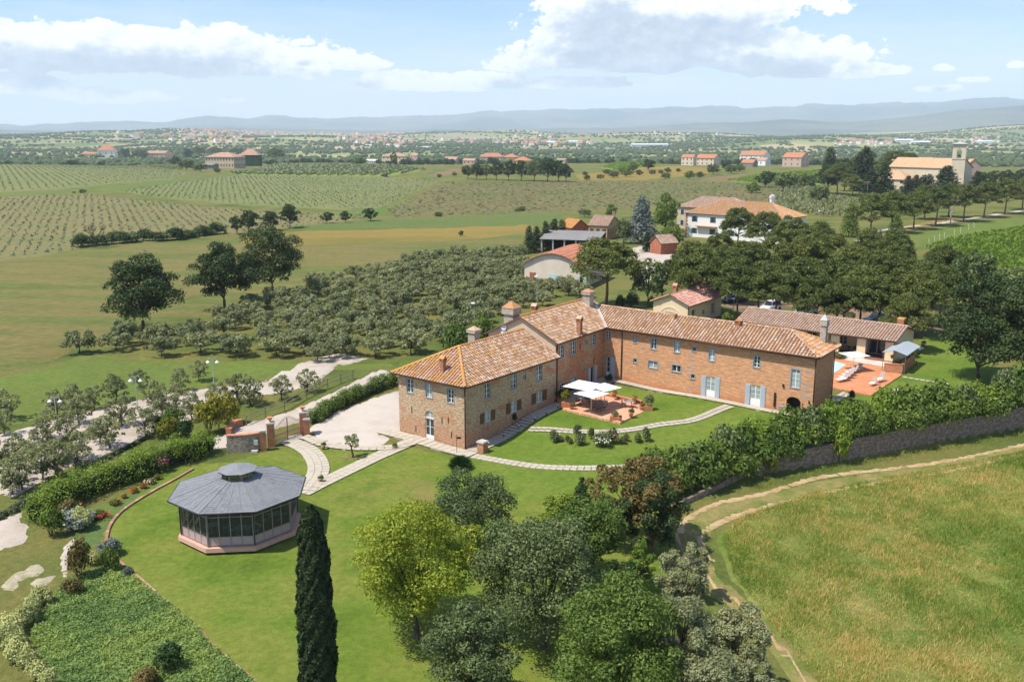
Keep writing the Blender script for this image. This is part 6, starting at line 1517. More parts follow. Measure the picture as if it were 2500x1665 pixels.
near(1365, 1330, 1200, 55, 'leafy_tree', 'small pale green treetop behind the holm oak, above the lawn', L_bright, 7000, .12, 'round', .15, 27, 20)
near(1545, 1330, 1128, 120, 'browning_pine', 'ragged pine with browned needles at the end of the hedge', L_brown, 15000, .13, 'wild', .32, 28, 52, barkm=m_barkp, cr=.17, flat=.9, aspect=2.2, r0=.22)
near(1592, 1352, 1160, 80, 'dark_pine', 'dark green pine touching the browning pine on its right', L_oak, 9500, .13, 'wild', .1, 29, 34, barkm=m_barkp, cr=.24, aspect=2)
near(1420, 1262, 1160, 32, 'young_pine', 'small dark conifer left of the browning pine', L_dark, 3500, .11, 'cone', .05, 30, 18, cr=.4)
near(1562, 1455, 1308, 40, 'young_tree', 'small bright lime-green tree in the gap above the olives', L_bright, 5000, .12, 'round', .12, 31, 18)
near(1520, 1500, 1370, 60, 'leafy_tree', 'dark green tree in the shade left of the lime-green one', L_dark, 6000, .13, 'round', .1, 32, 20)
near(1655, 1575, 1325, 62, 'olive_tree', 'silvery olive tree beside the bend of the dirt track', L_olive, 9000, .11, 'olive', .2, 33, 30, cr=.25)
near(1700, 1470, 1318, 38, 'olive_tree', 'small olive tree leaning over the dirt track', L_olive, 4500, .11, 'olive', .2, 34, 18)
near(1640, 1720, 1440, 95, 'olive_tree', 'wide olive tree at the bottom edge, right of the fresh green tree', L_olive, 16000, .105, 'olive', .15, 35, 44, cr=.24)
near(1790, 1700, 1470, 85, 'olive_tree', 'silvery olive tree at the bottom edge beside the dirt track', L_olive, 14000, .105, 'olive', .15, 36, 40, cr=.24)
near(1720, 1800, 1560, 90, 'olive_tree', 'olive tree cut by the bottom edge in front of the two others', L_olive, 11000, .105, 'olive', .15, 37, 36, cr=.24)
near(1840, 1800, 1600, 60, 'olive_tree', 'last olive tree on the right, cut by the bottom edge by the track', L_olive, 6000, .105, 'olive', .15, 38, 24)
# the tall cypress
p, H = fit(785, 1790, 1236); r_ = np.random.default_rng(41); R = 43 / FPX * math.hypot(p.y, 22)
n = 30000; z = r_.uniform(0, 1, n) ** .92; prof = np.interp(z, [0, .04, .15, .45, .75, .9, .97, 1], [.55, .8, .98, 1.0, .84, .62, .4, .06]); th_ = r_.uniform(0, 2 * PI, n)
bump = 1 + .09 * np.sin(th_ * 5 + z * 40) + .07 * np.sin(th_ * 9 - z * 63) + .05 * np.sin(th_ * 3 + z * 17)
rad = R * prof * bump * (1 - np.abs(r_.normal(0, .09, n))); C_ = np.stack([np.cos(th_) * rad, np.sin(th_) * rad, .15 + z * (H - .15)], 1)
N_ = np.stack([np.cos(th_), np.sin(th_), np.full(n, .25)], 1)
cy_crown = npmesh('cypress_crown', *leafquads(C_, N_, .12, r_, .55, 1.7)); cy_crown.materials.append(L_cyp)
cy_trunk = limbs_mesh('cypress_trunk', 3, H, .2, [(0, 0, H * .8)], H * .35); cy_trunk.materials.append(m_bark)
plant((cy_crown, cy_trunk), 'cypress', p, 0, 1, 'tall dark columnar cypress in the foreground lawn', 'cypress')
# oaks in the wheat
for (x, yb, yt, hw, sd, lab, th, sh) in ((353, 812, 626, 96, 51, 'lone dark oak in the wheat, leftmost of the three big ones', .16, 'wild'), (547, 762, 598, 76, 52, 'dark oak left of the tallest one in the wheat field', .2, 'wild'), (665, 727, 560, 82, 53, 'tallest dark oak in the wheat, right of its neighbour', .17, 'wild')):
    near(x, yb, yt, hw, 'oak_tree', lab, L_oak, 15000, .26, sh, th, sd, 60, 'oak', cr=.25, under=.2)
# shared kinds
K_ol = [tree_kind('olive_%d' % i, 60 + i, 2.8, 2.2, .3, 1700, .22, L_olive, m_bark, 'olive', 18, .12, .26) for i in range(4)]
K_or = [tree_kind('road_olive_%d' % i, 65 + i, 3.6, 1.9, .5, 1250, .19, L_olive, m_bark, 'wild', 24, .13, .22) for i in range(3)]
K_pine = [tree_kind('umbrella_pine_%d' % i, 70 + i, 11.5, 4.9, 4.6 - i * .3, 14000, .21, L_pine, m_barkp, 'umbrella', 60, .24, .21, .8, 1.8, .85, .15) for i in range(4)]
K_cyp = tree_kind('cypress_small', 80, 10, 1.35, .3, 2200, .30, L_cyp, m_bark, 'cone', 26, .15, .75, .5, 1.6, 1.2)
K_rnd = [tree_kind('round_tree_%d' % i, 90 + i, 7, 3.1, 1.0, 2600, .30, mt_, m_bark, 'round', 26, .18, .27) for i, mt_ in enumerate((L_oak, L_mid, L_holm))]
K_spr = tree_kind('blue_cedar', 96, 13, 3.6, .6, 5000, .34, L_blue, m_bark, 'cone', 46, .2, .42, .6, 1.8, .8)
K_fir = tree_kind('dense_conifer', 97, 8, 2.1, .3, 2600, .26, L_mid, m_bark, 'cone', 30, .15, .55, .6, 1.5, 1.0)
# olive grove
grove = [(p_.x, p_.y) for p_ in dpx([(180, 812), (300, 790), (430, 762), (560, 722), (700, 672), (820, 640), (960, 604), (1120, 590), (1212, 582), (1215, 640), (1330, 650), (1350, 700), (1230, 705), (1150, 735), (1090, 768), (1000, 812), (900, 836), (600, 826), (330, 826)])]
gx0, gx1 = min(a for a, _ in grove), max(a for a, _ in grove); gy0, gy1 = min(b for _, b in grove), max(b for _, b in grove); ol_n = 0; cosr, sinr = math.cos(.35), math.sin(.35); r_ = random.Random(5)
spots_ = []
for i in range(-40, 60):
    for j in range(-40, 60):
        x = (i * 4.9) * cosr - (j * 5.0) * sinr + r_.uniform(-.9, .9); y = 150 + (i * 4.9) * sinr + (j * 5.0) * cosr + r_.uniform(-.9, .9)
        if gx0 < x < gx1 and gy0 < y < gy1 and inpoly(np.array([x]), np.array([y]), grove)[0] and r_.random() > .05: spots_.append((x, y))
spots_.sort(key=lambda s_: s_[1]); print('olives', len(spots_))
for (x, y) in spots_[:300]:
    plant(K_ol[r_.randrange(4)], 'olive_tree', on(x, y), r_.uniform(0, 6), r_.uniform(.8, 1.25), 'silver-green olive tree in the dense grove behind the farmhouse', 'olive tree', 'olive trees of the grove')
soilm = m_brown
# olives along the roads
zl = [(60, 560, 1.3), (30, 690, 1.0), (150, 870, .9), (20, 930, 1.0), (770, 480, 1.05), (600, 470, 1.1), (470, 540, 1.2), (660, 600, 1.25), (950, 420, 1.3), (1270, 470, 1.3), (1150, 300, .9), (1480, 330, 1.1), (1640, 250, 1.1), (1440, 500, 1.2), (1580, 560, 1.15), (1330, 530, 1.0), (1780, 470, 1.15), (1960, 420, 1.35), (2060, 450, 1.35), (2320, 400, 1.15),
      (2520, 340, 1.1), (1000, 620, 1.35), (1200, 700, 1.25), (900, 800, 1.35), (820, 760, 1.0), (560, 720, 1.15), (390, 730, 1.2), (640, 900, 1.2), (620, 960, .9), (330, 800, 1.0), (460, 1040, 1.3), (340, 1060, 1.25), (180, 1140, 1.25), (110, 1180, 1.15), (250, 960, 1.1), (480, 930, 1.0)]
for i, (x, y, s_) in enumerate(zl):
    p_ = P(x / 3.364, 850 + (y + 25) / 3.364); plant(K_or[i % 3], 'olive_tree', p_, r_.uniform(0, 6), (s_ * .66, s_ * .66, s_ * .72), '%s pruned grey olive along the gravel roads, counted from the far left'  % ordn(sorted(q[0] * 1000 + q[1] for q in zl).index(x * 1000 + y)), 'olive tree', 'olive trees along the gravel roads')
# umbrella pines of the grove: crown centre px (display), label by place
pl = [(1395, 585, 11, 1.25, 'big umbrella pine alone behind the middle of the farmhouse, by the arched barn'),
 (1700, 505, 11, 1), (1760, 510, 11, 1), (1820, 520, 11, 1), (1880, 535, 10, 1), (1655, 545, 9, .9), (1590, 575, 9, 1), (1560, 600, 9, .95), (1610, 610, 10, 1), (1670, 590, 10, 1), (1720, 580, 10, 1.05), (1780, 560, 11, 1), (1850, 570, 10, 1), (1910, 565, 10, 1), (1960, 580, 10, 1), (2020, 590, 10, 1), (2080, 600, 9, 1), (2130, 610, 9, 1),
 (1700, 625, 9.5, .95), (1600, 618, 8.5, .9), (1750, 620, 10, .95), (1790, 640, 9.5, 1), (1840, 625, 10, .95), (1880, 650, 9.5, .95), (1930, 630, 10, 1), (1985, 640, 10, 1), (2030, 650, 9.5, .95), (2075, 640, 10, 1), (2120, 660, 9, .95), (2170, 640, 9, 1), (2000, 545, 10, .9), (2060, 560, 10, .95), (2170, 590, 9, 1), (1945, 660, 9, .9), (2090, 690, 8.5, .85)]
rown = ['back', 'middle', 'front']
for i, q in enumerate(pl):
    x, y, h, s_ = q[:4]; p_ = P(x * K, y * K, h * .82)
    bd = 0 if y < 565 else 1 if y < 620 else 2; rank = sorted(w_[0] for w_ in pl[1:] if (0 if w_[1] < 565 else 1 if w_[1] < 620 else 2) == bd)
    lab = q[4] if len(q) > 4 else '%s umbrella pine from the left in the %s row of the grove' % (ordn(rank.index(x)), rown[bd])
    plant(K_pine[i % 4], 'umbrella_pine', p_, r_.uniform(0, 6), (s_ * .98 * h / 10.5, s_ * .98 * h / 10.5, h / 11 * r_.uniform(.9, 1.08)), lab, 'umbrella pine', None if len(q) > 4 else 'pines of the grove, %s rows' % rown[0 if y < 565 else 1 if y < 620 else 2])
# roadside pines and churchyard pines
rp = [(2000, 472, 553), (2050, 468, 536), (2100, 470, 528), (2150, 462, 520), (2215, 452, 510), (2262, 448, 500), (2310, 440, 492), (2350, 436, 484), (2390, 430, 478), (2125, 455, 505), (2180, 450, 500)]
for i, (x, yt, yb) in enumerate(rp):
    p_, H_ = fit(x * K, yb * K, (yt - 32) * K); plant(K_pine[(i + 1) % 4], 'umbrella_pine', p_, r_.uniform(0, 6), (H_ / 11.5 * 1.15, H_ / 11.5 * 1.15, H_ / 11.5), 'umbrella pine along the lane on the right, %s from the left' % ('first', 'second', 'third', 'fourth', 'fifth', 'sixth', 'seventh', 'eighth', 'ninth', 'tenth', 'eleventh')[i], 'umbrella pine', 'pines along the lane')
for i, (x, yt, yb, lab) in enumerate(((1925, 372, 448, 'umbrella pine left of the churchyard cypresses'), (1985, 345, 430, 'highest umbrella pine left of the church'), (2050, 345, 425, 'broad umbrella pine directly behind the church'), (1960, 400, 452, 'low umbrella pine in front of the churchyard cypresses'), (2080, 350, 420, 'umbrella pine touching the church roof'))):
    p_, H_ = fit(x * K, yb * K, yt * K); s_ = H_ / 11.5; plant(K_pine[i % 4], 'umbrella_pine', p_, r_.uniform(0, 6), (s_ * 1.15, s_ * 1.15, s_), lab, 'umbrella pine')
# cypresses
for i, (x, yt, yb, w_, lab) in enumerate(((1216, 516, 582, 8, 'slim cypress at the left end of the group beside the long shed'), (1234, 518, 578, 9, 'second cypress from the left beside the long shed'), (1254, 505, 575, 8, 'third cypress beside the long shed'), (1274, 500, 572, 10, 'widest cypress of the group beside the long shed'), (1292, 502, 570, 9, 'rightmost cypress of the group beside the long shed'),
    (1487, 530, 580, 7, 'small pointed conifer in front of the stone outbuilding'), (1905, 335, 420, 12, 'tall cypress on the left of the churchyard'), (1985, 332, 440, 14, 'tallest cypress before the church'), (1970, 345, 440, 9, 'narrow cypress left of the tallest one'), (2000, 385, 450, 12, 'cypress by the left corner of the church house'), (2030, 370, 450, 14, 'cypress standing before the cream church house'),
    (2085, 402, 450, 9, 'first of four small cypresses before the church'), (2103, 400, 450, 9, 'second of four small cypresses before the church'), (2121, 400, 449, 9, 'third of four small cypresses before the church'), (2134, 398, 448, 9, 'fourth of four small cypresses before the church'), (2173, 378, 446, 18, 'dark conifer left of the bell tower'), (2245, 392, 436, 10, 'conifer right of the bell tower'))):
    p_, H_ = fit(x * K, yb * K, yt * K); wr = 1.25 * w_ * K / FPX * math.hypot(p_.y, 25); plant(K_cyp, 'cypress', p_, r_.uniform(0, 6), (wr / 1.2, wr / 1.2, H_ / 10), lab, 'cypress')
for (x, yt, yb, w_, lab, k_) in ((1952, 465, 545, 20, 'dense green conifer at the left end of the lane', K_fir), (2057, 490, 558, 20, 'dense green conifer by the brick gate pillars of the lane', K_fir), (1474, 447, 560, 36, 'blue-grey cedar between the outbuildings', K_spr)):
    p_, H_ = fit(x * K, yb * K, yt * K); wr = w_ * K / FPX * math.hypot(p_.y, 25); z0 = 13 if k_ is K_spr else 8; w0 = 3.6 if k_ is K_spr else 2.1; plant(k_, 'conifer', p_, 1, (wr / w0, wr / w0, H_ / z0), lab, 'conifer')
# dark broad trees on the right behind the hedge, and others
def rtree(x, yb, yt, w_, k_, lab, name='broadleaf_tree', group=None, cat='tree'):
    p_, H_ = fit(x * K, yb * K, yt * K); wr = w_ * K / FPX * math.hypot(p_.y, 25); plant(K_rnd[k_], name, p_, r_.uniform(0, 6), (wr / 2.9, wr / 2.9, H_ / 7), lab, cat, group)
near(2392, 925, 664, 108, 'broadleaf_tree', 'huge dark green tree beside the pool lawn', L_oak, 20000, .22, 'round', .05, 55, 56, cr=.26)
near(2520, 960, 640, 110, 'broadleaf_tree', 'dark green tree at the right edge behind the hedge', L_oak, 20000, .22, 'round', .05, 56, 56, cr=.26)
for a in ((2310, 790, 640, 46, 2, 'grey-green tree above the huge dark one, near the right edge'), (2230, 720, 570, 45, 2, 'mid-height grey-green tree right of the pines'), (2190, 680, 575, 34, 0, 'dark broadleaf tree at the right end of the pine grove'), (2330, 700, 610, 40, 2, 'grey tree at the right edge, below the vineyard'), (2340, 760, 655, 50, 0, 'dark tree crown at the right edge under the grey one'),
          (1530, 545, 447, 30, 1, 'fresh green broad tree right of the blue-grey cedar'), (1433, 560, 500, 20, 2, 'brownish tree between the cedar and the stone outbuilding'), (1405, 510, 470, 14, 1, 'pale green tree behind the stone outbuilding'), (1545, 580, 510, 25, 1, 'yellowish low tree in front of the stone manor'), (1490, 700, 590, 42, 2, 'dull green tree left of the pine grove, behind the annex'), (1345, 500, 480, 14, 2, 'bare-looking tree behind the red house'),
          (572, 538, 482, 24, 0, 'dark round tree at the field hedge, left of the pair'), (545, 538, 496, 16, 0, 'smaller dark tree at the left end of the field hedge'), (622, 530, 485, 22, 0, 'dark tree in the middle of the field hedge'), (666, 525, 468, 22, 0, 'tallest dark tree of the field hedge'), (752, 515, 487, 16, 0, 'small round bush tree in the margin right of the field trees'), (795, 513, 485, 13, 0, 'narrow dark bush in the green margin'), (852, 510, 478, 18, 0, 'rounded dark bush at the start of the grass strip'),
          (1900, 445, 375, 26, 0, 'dark tree in the belt left of the church, its left end'), (1940, 440, 362, 26, 0, 'dark tall tree in the belt left of the church, second one'), (1975, 438, 370, 24, 0, 'dark tree in the belt left of the church, right before the cypress'), (2010, 436, 375, 20, 2, 'grey-green tree just left of the church house'), (2060, 425, 368, 22, 0, 'dark tree behind the church house'), (2255, 436, 395, 18, 0, 'dark tree in the belt right of the bell tower, nearest to it'), (2285, 436, 392, 20, 0, 'dark tree in the belt right of the bell tower, second one'), (2315, 434, 390, 20, 0, 'dark tree in the belt right of the bell tower, third one'), (2345, 432, 388, 22, 0, 'dark tree in the belt right of the bell tower, at the photo edge'), (2170, 440, 385, 18, 0, 'dark round tree at the foot of the bell tower'), (1880, 450, 440, 20, 1, 'low green shrub tree before the churchyard belt'), (290, 366, 342, 16, 0, 'dark tree right of the square pavilion on the hill'), (322, 368, 342, 17, 2, 'greenish-purple tree beside the ruin on the hill'), (1880, 470, 425, 22, 2, 'light green shrub tree left of the lane'), (712, 655, 628, 12, 0, 'small dark tree at the corner of the olive grove'), (1060, 545, 530, 6, 0, 'tiny bush in the golden strip')):
    rtree(*a)
# tree row in front of the orange-roofed house, and odd small trees over the middle distance
for i, (x, yb, yt, w_) in enumerate(((1075, 412, 380, 14), (1095, 414, 375, 15), (1118, 413, 376, 15), (1142, 415, 372, 17), (1170, 416, 370, 18), (1198, 416, 368, 20), (1228, 417, 365, 22), (1258, 418, 362, 24), (1285, 418, 368, 22), (1300, 419, 375, 16))):
    rtree(x, yb, yt, w_, (0, 2)[i % 4 == 2], 'dark oak in the row below the orange-roofed house, %s from the left' % ('first', 'second', 'third', 'fourth', 'fifth', 'sixth', 'seventh', 'eighth', 'ninth', 'tenth')[i], 'oak_tree', 'oaks below the orange-roofed house', 'oak')
for (x, yb, yt, w_, lab) in ((458, 366, 337, 15, 'umbrella pine left of the long villa on the hill'), (495, 362, 338, 18, 'umbrella pine behind the long villa'), (545, 362, 340, 18, 'umbrella pine over the ivy-covered wing'), (635, 378, 340, 20, 'umbrella pine right of the ivy-covered wing')):
    p_, H_ = fit(x * K, yb * K, yt * K); s_ = H_ / 11.5; wr = w_ * K / FPX * p_.y; plant(K_pine[0], 'umbrella_pine', p_, 1, (wr / 4.6, wr / 4.6, s_), lab, 'umbrella pine')
rtree(432, 370, 342, 11, 0, 'dark conifer beside the ruin on the hill', 'conifer'); rtree(825, 382, 362, 16, 1, 'green tree left of the cream country house'); rtree(905, 380, 350, 9, 1, 'slim pale tree in front of the cream country house'); rtree(940, 378, 362, 10, 1, 'bright tree at the right end of the cream country house')
small = [(1350, 414, 8), (1380, 412, 8), (1410, 410, 12), (1440, 408, 14), (1470, 404, 9), (1500, 402, 8), (1395, 402, 9), (1455, 396, 14), (1490, 392, 16), (1520, 400, 7), (1345, 404, 7), (1535, 398, 8), (1560, 396, 6), (1430, 398, 8), (1530, 412, 10), (1585, 412, 12), (1610, 410, 10), (1640, 402, 16), (1680, 400, 14), (1700, 396, 12), (1670, 392, 12), (885, 408, 6), (1010, 408, 6), (1045, 404, 6), (1068, 400, 8), (190, 444, 7), (170, 444, 4), (480, 540, 14), (440, 548, 12), (1008, 498, 9), (1200, 486, 9), (1190, 487, 7), (405, 383, 14), (430, 392, 16), (460, 396, 14), (500, 398, 8), (1760, 432, 24), (1800, 440, 28), (1850, 436, 24), (1730, 445, 16), (1790, 420, 14)]
for i, (x, y, w_) in enumerate(small):
    p_ = P(x * K, y * K); wr = w_ * K / FPX * p_.y; k_ = K_rnd[(0, 2, 2, 1)[i % 4]]
    plant(k_, 'small_tree', p_ - Vector((0, 0, .6)), r_.uniform(0, 6), (wr / 2.8, wr / 2.8, wr / 4.2), 'low rounded tree or bush dotted over the middle-distance fields', 'tree', 'small trees over the middle distance')
# bare trees
def bare(px, yb, yt, w_, mat, lab, seed):
    p_, H_ = fit(px, yb, yt); r2 = random.Random(seed); g = MB()
    def br(a, d, l, r, lv):
        b = a + d * l; g.bar(a, b, r, 5, r * .65)
        if lv: 
            for k in range(3 if lv > 1 else 4): nd = (d + Vector((r2.uniform(-.75, .75), r2.uniform(-.75, .75), r2.uniform(-.1, .5)))).normalized(); br(b, nd, l * r2.uniform(.6, .85), r * .6, lv - 1)
    br(Vector((0, 0, -.2)), Vector((0, 0, 1)), H_ * .3, H_ * .025, 5); t = thing('bare_tree', lab, 'tree', p_); o = g.build('branches', mat); o.parent = t
bare(233, 604, 540, 20, m_bark, 'leafless tree in the rough hedge at the left', 4); m_dead = plain('dead_pale_wood', (.45, .36, .30), .9); bare(2320, 548, 478, 16, m_dead, 'dead pale tree among the lane pines', 6)
# field hedge line
hl = spline([P(x * K, y * K) for x, y in ((195, 568), (260, 562), (330, 556), (400, 552), (470, 543), (505, 538))], 8)
for i, q in enumerate(hl[::2]):
    bush('hedge_bush', on(q.x, q.y), random.uniform(1.8, 3.2), random.uniform(1.4, 3.0), (L_oak, L_holm)[i % 2], 'dark scrub bush of the wild hedge along the wheat field, %s from the left' % ordn(i), 'bush', 'wild hedge along the wheat field', v=i, stem=False)

# ------------------------------------------------------------------ hedges
hp = spline([P(*p_) for p_ in ((1600, 1205), (1680, 1180), (1760, 1150), (1840, 1115), (1920, 1080), (2000, 1060), (2080, 1040), (2160, 1015), (2250, 990), (2340, 968), (2420, 950), (2500, 935))], 12)
acc = 0; k_i = 0; cols_ = [L_bright, L_mid, L_holm, L_mid, L_bright, L_mid, L_mid]; hb_lab = ('bright yellow-green', 'fresh green', 'grey-green', 'leafy green', 'lime-tipped', 'glossy green', 'green')
r_ = random.Random(11); last = None
for q in hp:
    yw = float(np.interp(q.x, WX, WY)); y_ = yw + 1.5
    if last is None or abs(q.x - last) > 1.25:
        last = q.x; m_i = r_.randrange(7); rx = r_.uniform(1.5, 2.1); rz = r_.uniform(2.3, 3.2)
        if q.x < 19: y_ = q.y
        bush('hedge_shrub', on(q.x + r_.uniform(-.2, .2), y_ + r_.uniform(-.2, .3)), rx, rz, cols_[m_i], hb_lab[m_i] + ' shrub in the uneven hedge above the retaining wall, %s from left' % ordn(k_i), 'shrub', 'shrubs of the tall hedge, %s ones' % hb_lab[m_i], v=k_i); k_i += 1
        bush('hedge_shrub', on(q.x + r_.uniform(.3, .7), y_ - 1.0 if q.x > 26 else y_ - 1.2), rx * .8, rz * .68, L_mid, 'lower growth hanging over the retaining wall edge, %s clump from the left' % ordn(k_i - 1), 'shrub', 'undergrowth of the tall hedge', v=k_i + 1, stem=False)
# two shrubs outside the wall
bush('wall_shrub', P(2045, 1128), 1.15, 3.1, L_bright, 'big bright yellow-green shrub standing against the retaining wall outside', v=1); bush('wall_shrub', P(1888, 1165), .45, 1.9, L_gold, 'small yellow-green shrub against the retaining wall, left of the big one', v=2)
# laurel hedge on the left, one clipped body
def hedge(name, pts, rx, h, mat, label, dens=230, size=.13, seed=2, group=None, cat='hedge'):
    c = spline(pts, 10); L_ = sum((b - a).length for a, b in zip(c[:-1], c[1:])); r2 = np.random.default_rng(seed); k = int(L_ * 8); s_ = r2.uniform(0, len(c) - 1.001, k); i = s_.astype(int); f = (s_ - i)[:, None]
    A_ = np.array([(q.x, q.y) for q in c]); P_ = A_[i] * (1 - f) + A_[i + 1] * f; dd = A_[i + 1] - A_[i]; dd /= np.linalg.norm(dd, axis=1, keepdims=True); nn = np.stack([-dd[:, 1], dd[:, 0]], 1)
    rc = r2.uniform(.32, .6, k) * min(rx, h); o_ = r2.uniform(-1, 1, k) * (rx - rc); up_ = h * r2.uniform(.3, 1.0, k) * np.sqrt(np.clip(1 - (o_ / rx) ** 2 * .75, .1, 1)) - rc * .6
    XY = P_ + nn * o_[:, None]; t = thing(name, label, cat, (c[0].x, c[0].y, Tz(c[0].x, c[0].y)), 0, group); C0 = np.column_stack([XY, T(XY[:, 0], XY[:, 1]) + np.maximum(up_, .1)])
    V_, N_ = blob_leaves(C0, rc, int(L_ * dens), size, r2, under=.6)
    me = npmesh('foliage', *leafquads(V_ - np.array(t.location), N_, size, r2, .55)); me.materials.append(mat); o = bpy.data.objects.new('foliage', me); COL.objects.link(o); o.parent = t
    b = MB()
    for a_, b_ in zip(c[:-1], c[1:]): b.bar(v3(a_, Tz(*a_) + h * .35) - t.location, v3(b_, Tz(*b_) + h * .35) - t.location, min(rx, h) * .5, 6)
    o = b.build('branches', m_hedgecore); o.parent = t; return t  # solid dark core along the hedge; its inner shade is in the colour
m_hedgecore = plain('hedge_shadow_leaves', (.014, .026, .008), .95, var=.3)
hedge('laurel_hedge', zz([(300, 1440), (420, 1350), (600, 1265), (800, 1180), (1000, 1110), (1200, 1040), (1400, 960), (1600, 900), (1720, 850)]), 1.55, 2.5, L_bright, 'long rounded laurel hedge between the roads and the pavilion lawn', 900, .12)
hedge('road_hedge', [P(x, y) for x, y in ((768, 1035), (800, 1010), (850, 985), (905, 962), (962, 938))], 1.1, 1.7, L_mid, 'uneven green hedge between the driveway and the gravel court', 800, .12, 7)
hedge('lavender_border', zz([(1250, 720), (900, 900), (700, 1000), (500, 1120), (250, 1250), (60, 1370), (-80, 1440)]), .7, .45, L_lav, 'low grey-green border along the road side of the laurel hedge', 240, .1, 9, cat='border')
# shrubs near the gate
for (x, y, rx, rz, mt_, lab) in ((540, 195, 1.75, 3.0, L_gold, 'large clipped golden bush left of the gate'), (700, 110, 1.35, 2.5, L_gold, 'second golden bush, behind the low brick wall'), (215, 230, 1.1, 1.7, L_gold, 'dark olive-gold ball shrub among the evergreens left of the gate'), (270, 140, 1.3, 1.6, L_mid, 'dark green ball shrub behind the olive-gold one'), (350, 225, .95, 1.5, L_dark, 'blue-green ball shrub beside the large golden bush'), (110, 190, 1.0, 1.4, L_dark, 'dark shrub at the left end of the evergreens'), (295, 215, .7, 1.3, L_holm, 'small grey-green shrub between two dark ones')):
    p_ = P3(x, y); bush('clipped_bush', p_, rx, rz, mt_, lab, v=int(x) % 3)
for (x, y, rx, rz, mt_, fl, lab, c_) in ((820, 1400, .8, .5, L_mid, (m_red, 150, .10), 'brightest red rose clump beside the brick kerb', 'rose bush'), (950, 1290, .5, .4, L_mid, (m_red, 80, .09), 'red rose clump above the brightest one', 'rose bush'), (1020, 1235, .35, .3, L_mid, (m_red, 25, .08), 'small dull red rose in the flower bed', 'rose bush'), (1100, 1190, .4, .4, L_mid, (m_red, 35, .08), 'red rose in the middle of the flower bed', 'rose bush'), (1180, 1155, .4, .35, L_brown, (m_red, 30, .07), 'brownish red rose in the flower bed', 'rose bush'), (1235, 1115, .5, .4, L_mid, (m_pinkfl, 40, .08), 'pink-red rose near the upper end of the flower bed', 'rose bush'), (1305, 1080, .4, .4, L_mid, (m_red, 25, .08), 'uppermost red rose of the flower bed', 'rose bush'),
     (640, 1310, .4, .5, L_brown, (m_red, 20, .08), 'faded red rose by the laurel hedge', 'rose bush'), (1345, 1020, .45, 1.5, L_mid, (m_mag, 45, .11), 'magenta climbing rose on the laurel hedge', 'rose bush'),
     (630, 1470, 1.5, 1.2, L_silver, None, 'silver-grey lavender mound left of the kerb', 'shrub'), (740, 1430, .8, .8, L_silver, None, 'smaller silver-grey mound behind the big one', 'shrub'), (690, 1500, .8, 1.5, L_cream, None, 'yellow-variegated shrub beside the silver mound', 'shrub'), (420, 1540, 1.0, 1.8, L_mid, None, 'dark green upright shrub at the end of the laurel hedge', 'shrub'), (540, 1400, 1.0, 1.2, L_brown, None, 'brownish shrub behind the silver mound', 'shrub')):
    p_ = P(x / 3.364, 850 + y / 3.364); bush('border_shrub' if c_ == 'shrub' else 'rose_bush', p_, rx, rz, mt_, lab, c_, None, v=int(x) % 3, fl=[fl] if fl else None)
for (x, y, rx, rz, mt_, lab, v_) in ((650, 720, 1.1, 2.2, L_brown, 'tall bronze-brown shrub by the broken path edge', 0), (640, 560, .7, .9, L_gold, 'golden-tipped growth above the bronze shrub', 1), (590, 850, .7, .9, L_brown, 'low brown shrub at the foot of the bronze one', 2), (900, 640, .75, 1.3, L_mid, 'green shrub at the kerb corner', 1), (890, 530, .95, 1.0, L_blue, 'blue-grey rosemary mound behind the green shrub', 0), (750, 600, .6, .7, L_cream, 'pale yellow tuft beside the blue-grey mound', 1), (1060, 690, .4, .5, L_blue, 'small grey tuft on the planted bank by the kerb', 2), (1370, 1480, 1.0, 1.3, L_dark, 'dark bush at the bottom edge in the planted bank', 0), (1180, 1600, .8, .9, L_brown, 'reddish bush at the bottom edge left of the dark one', 1)):
    bush('border_shrub', z4z([(x, y)])[0], rx, rz, mt_, lab, v=v_)
for i, (x, y, r, rz) in enumerate(((360, 900, .75, 1.0), (290, 980, .75, 1.0), (210, 1060, .85, 1.1), (120, 1140, .9, 1.1), (60, 1230, .9, 1.1), (130, 1300, .85, 1.1), (170, 1360, .8, 1.0), (230, 1430, .7, .9), (300, 1520, .7, .9), (390, 1590, .7, .8))):
    bush('variegated_bush', z4z([(x, y + 30)])[0], r, rz, L_cream, 'cream-variegated ball bush in the bottom left row, %s from the top' % ('first', 'second', 'third', 'fourth', 'fifth', 'sixth', 'seventh', 'eighth', 'ninth', 'tenth')[i], 'bush', 'cream-variegated bushes', v=i)
# little tree in the grass triangle
p_ = P3(1715, 398); k_ = tree_kind('twisted_tree', 44, 2.3, .8, 1.0, 900, .11, L_olive, m_bark, 'olive', 12, .12, .3); plant(k_, 'twisted_tree', p_, .5, 1, 'small gnarled tree in the triangle of grass between the paths')
sheet('bare_soil', ribbon([p_ + Vector((-1.0, -.3, 0)), p_ + Vector((0, 0, 0)), p_ + Vector((1.0, .3, 0))], 1.2), m_brown, .075, .5, jit=.15)

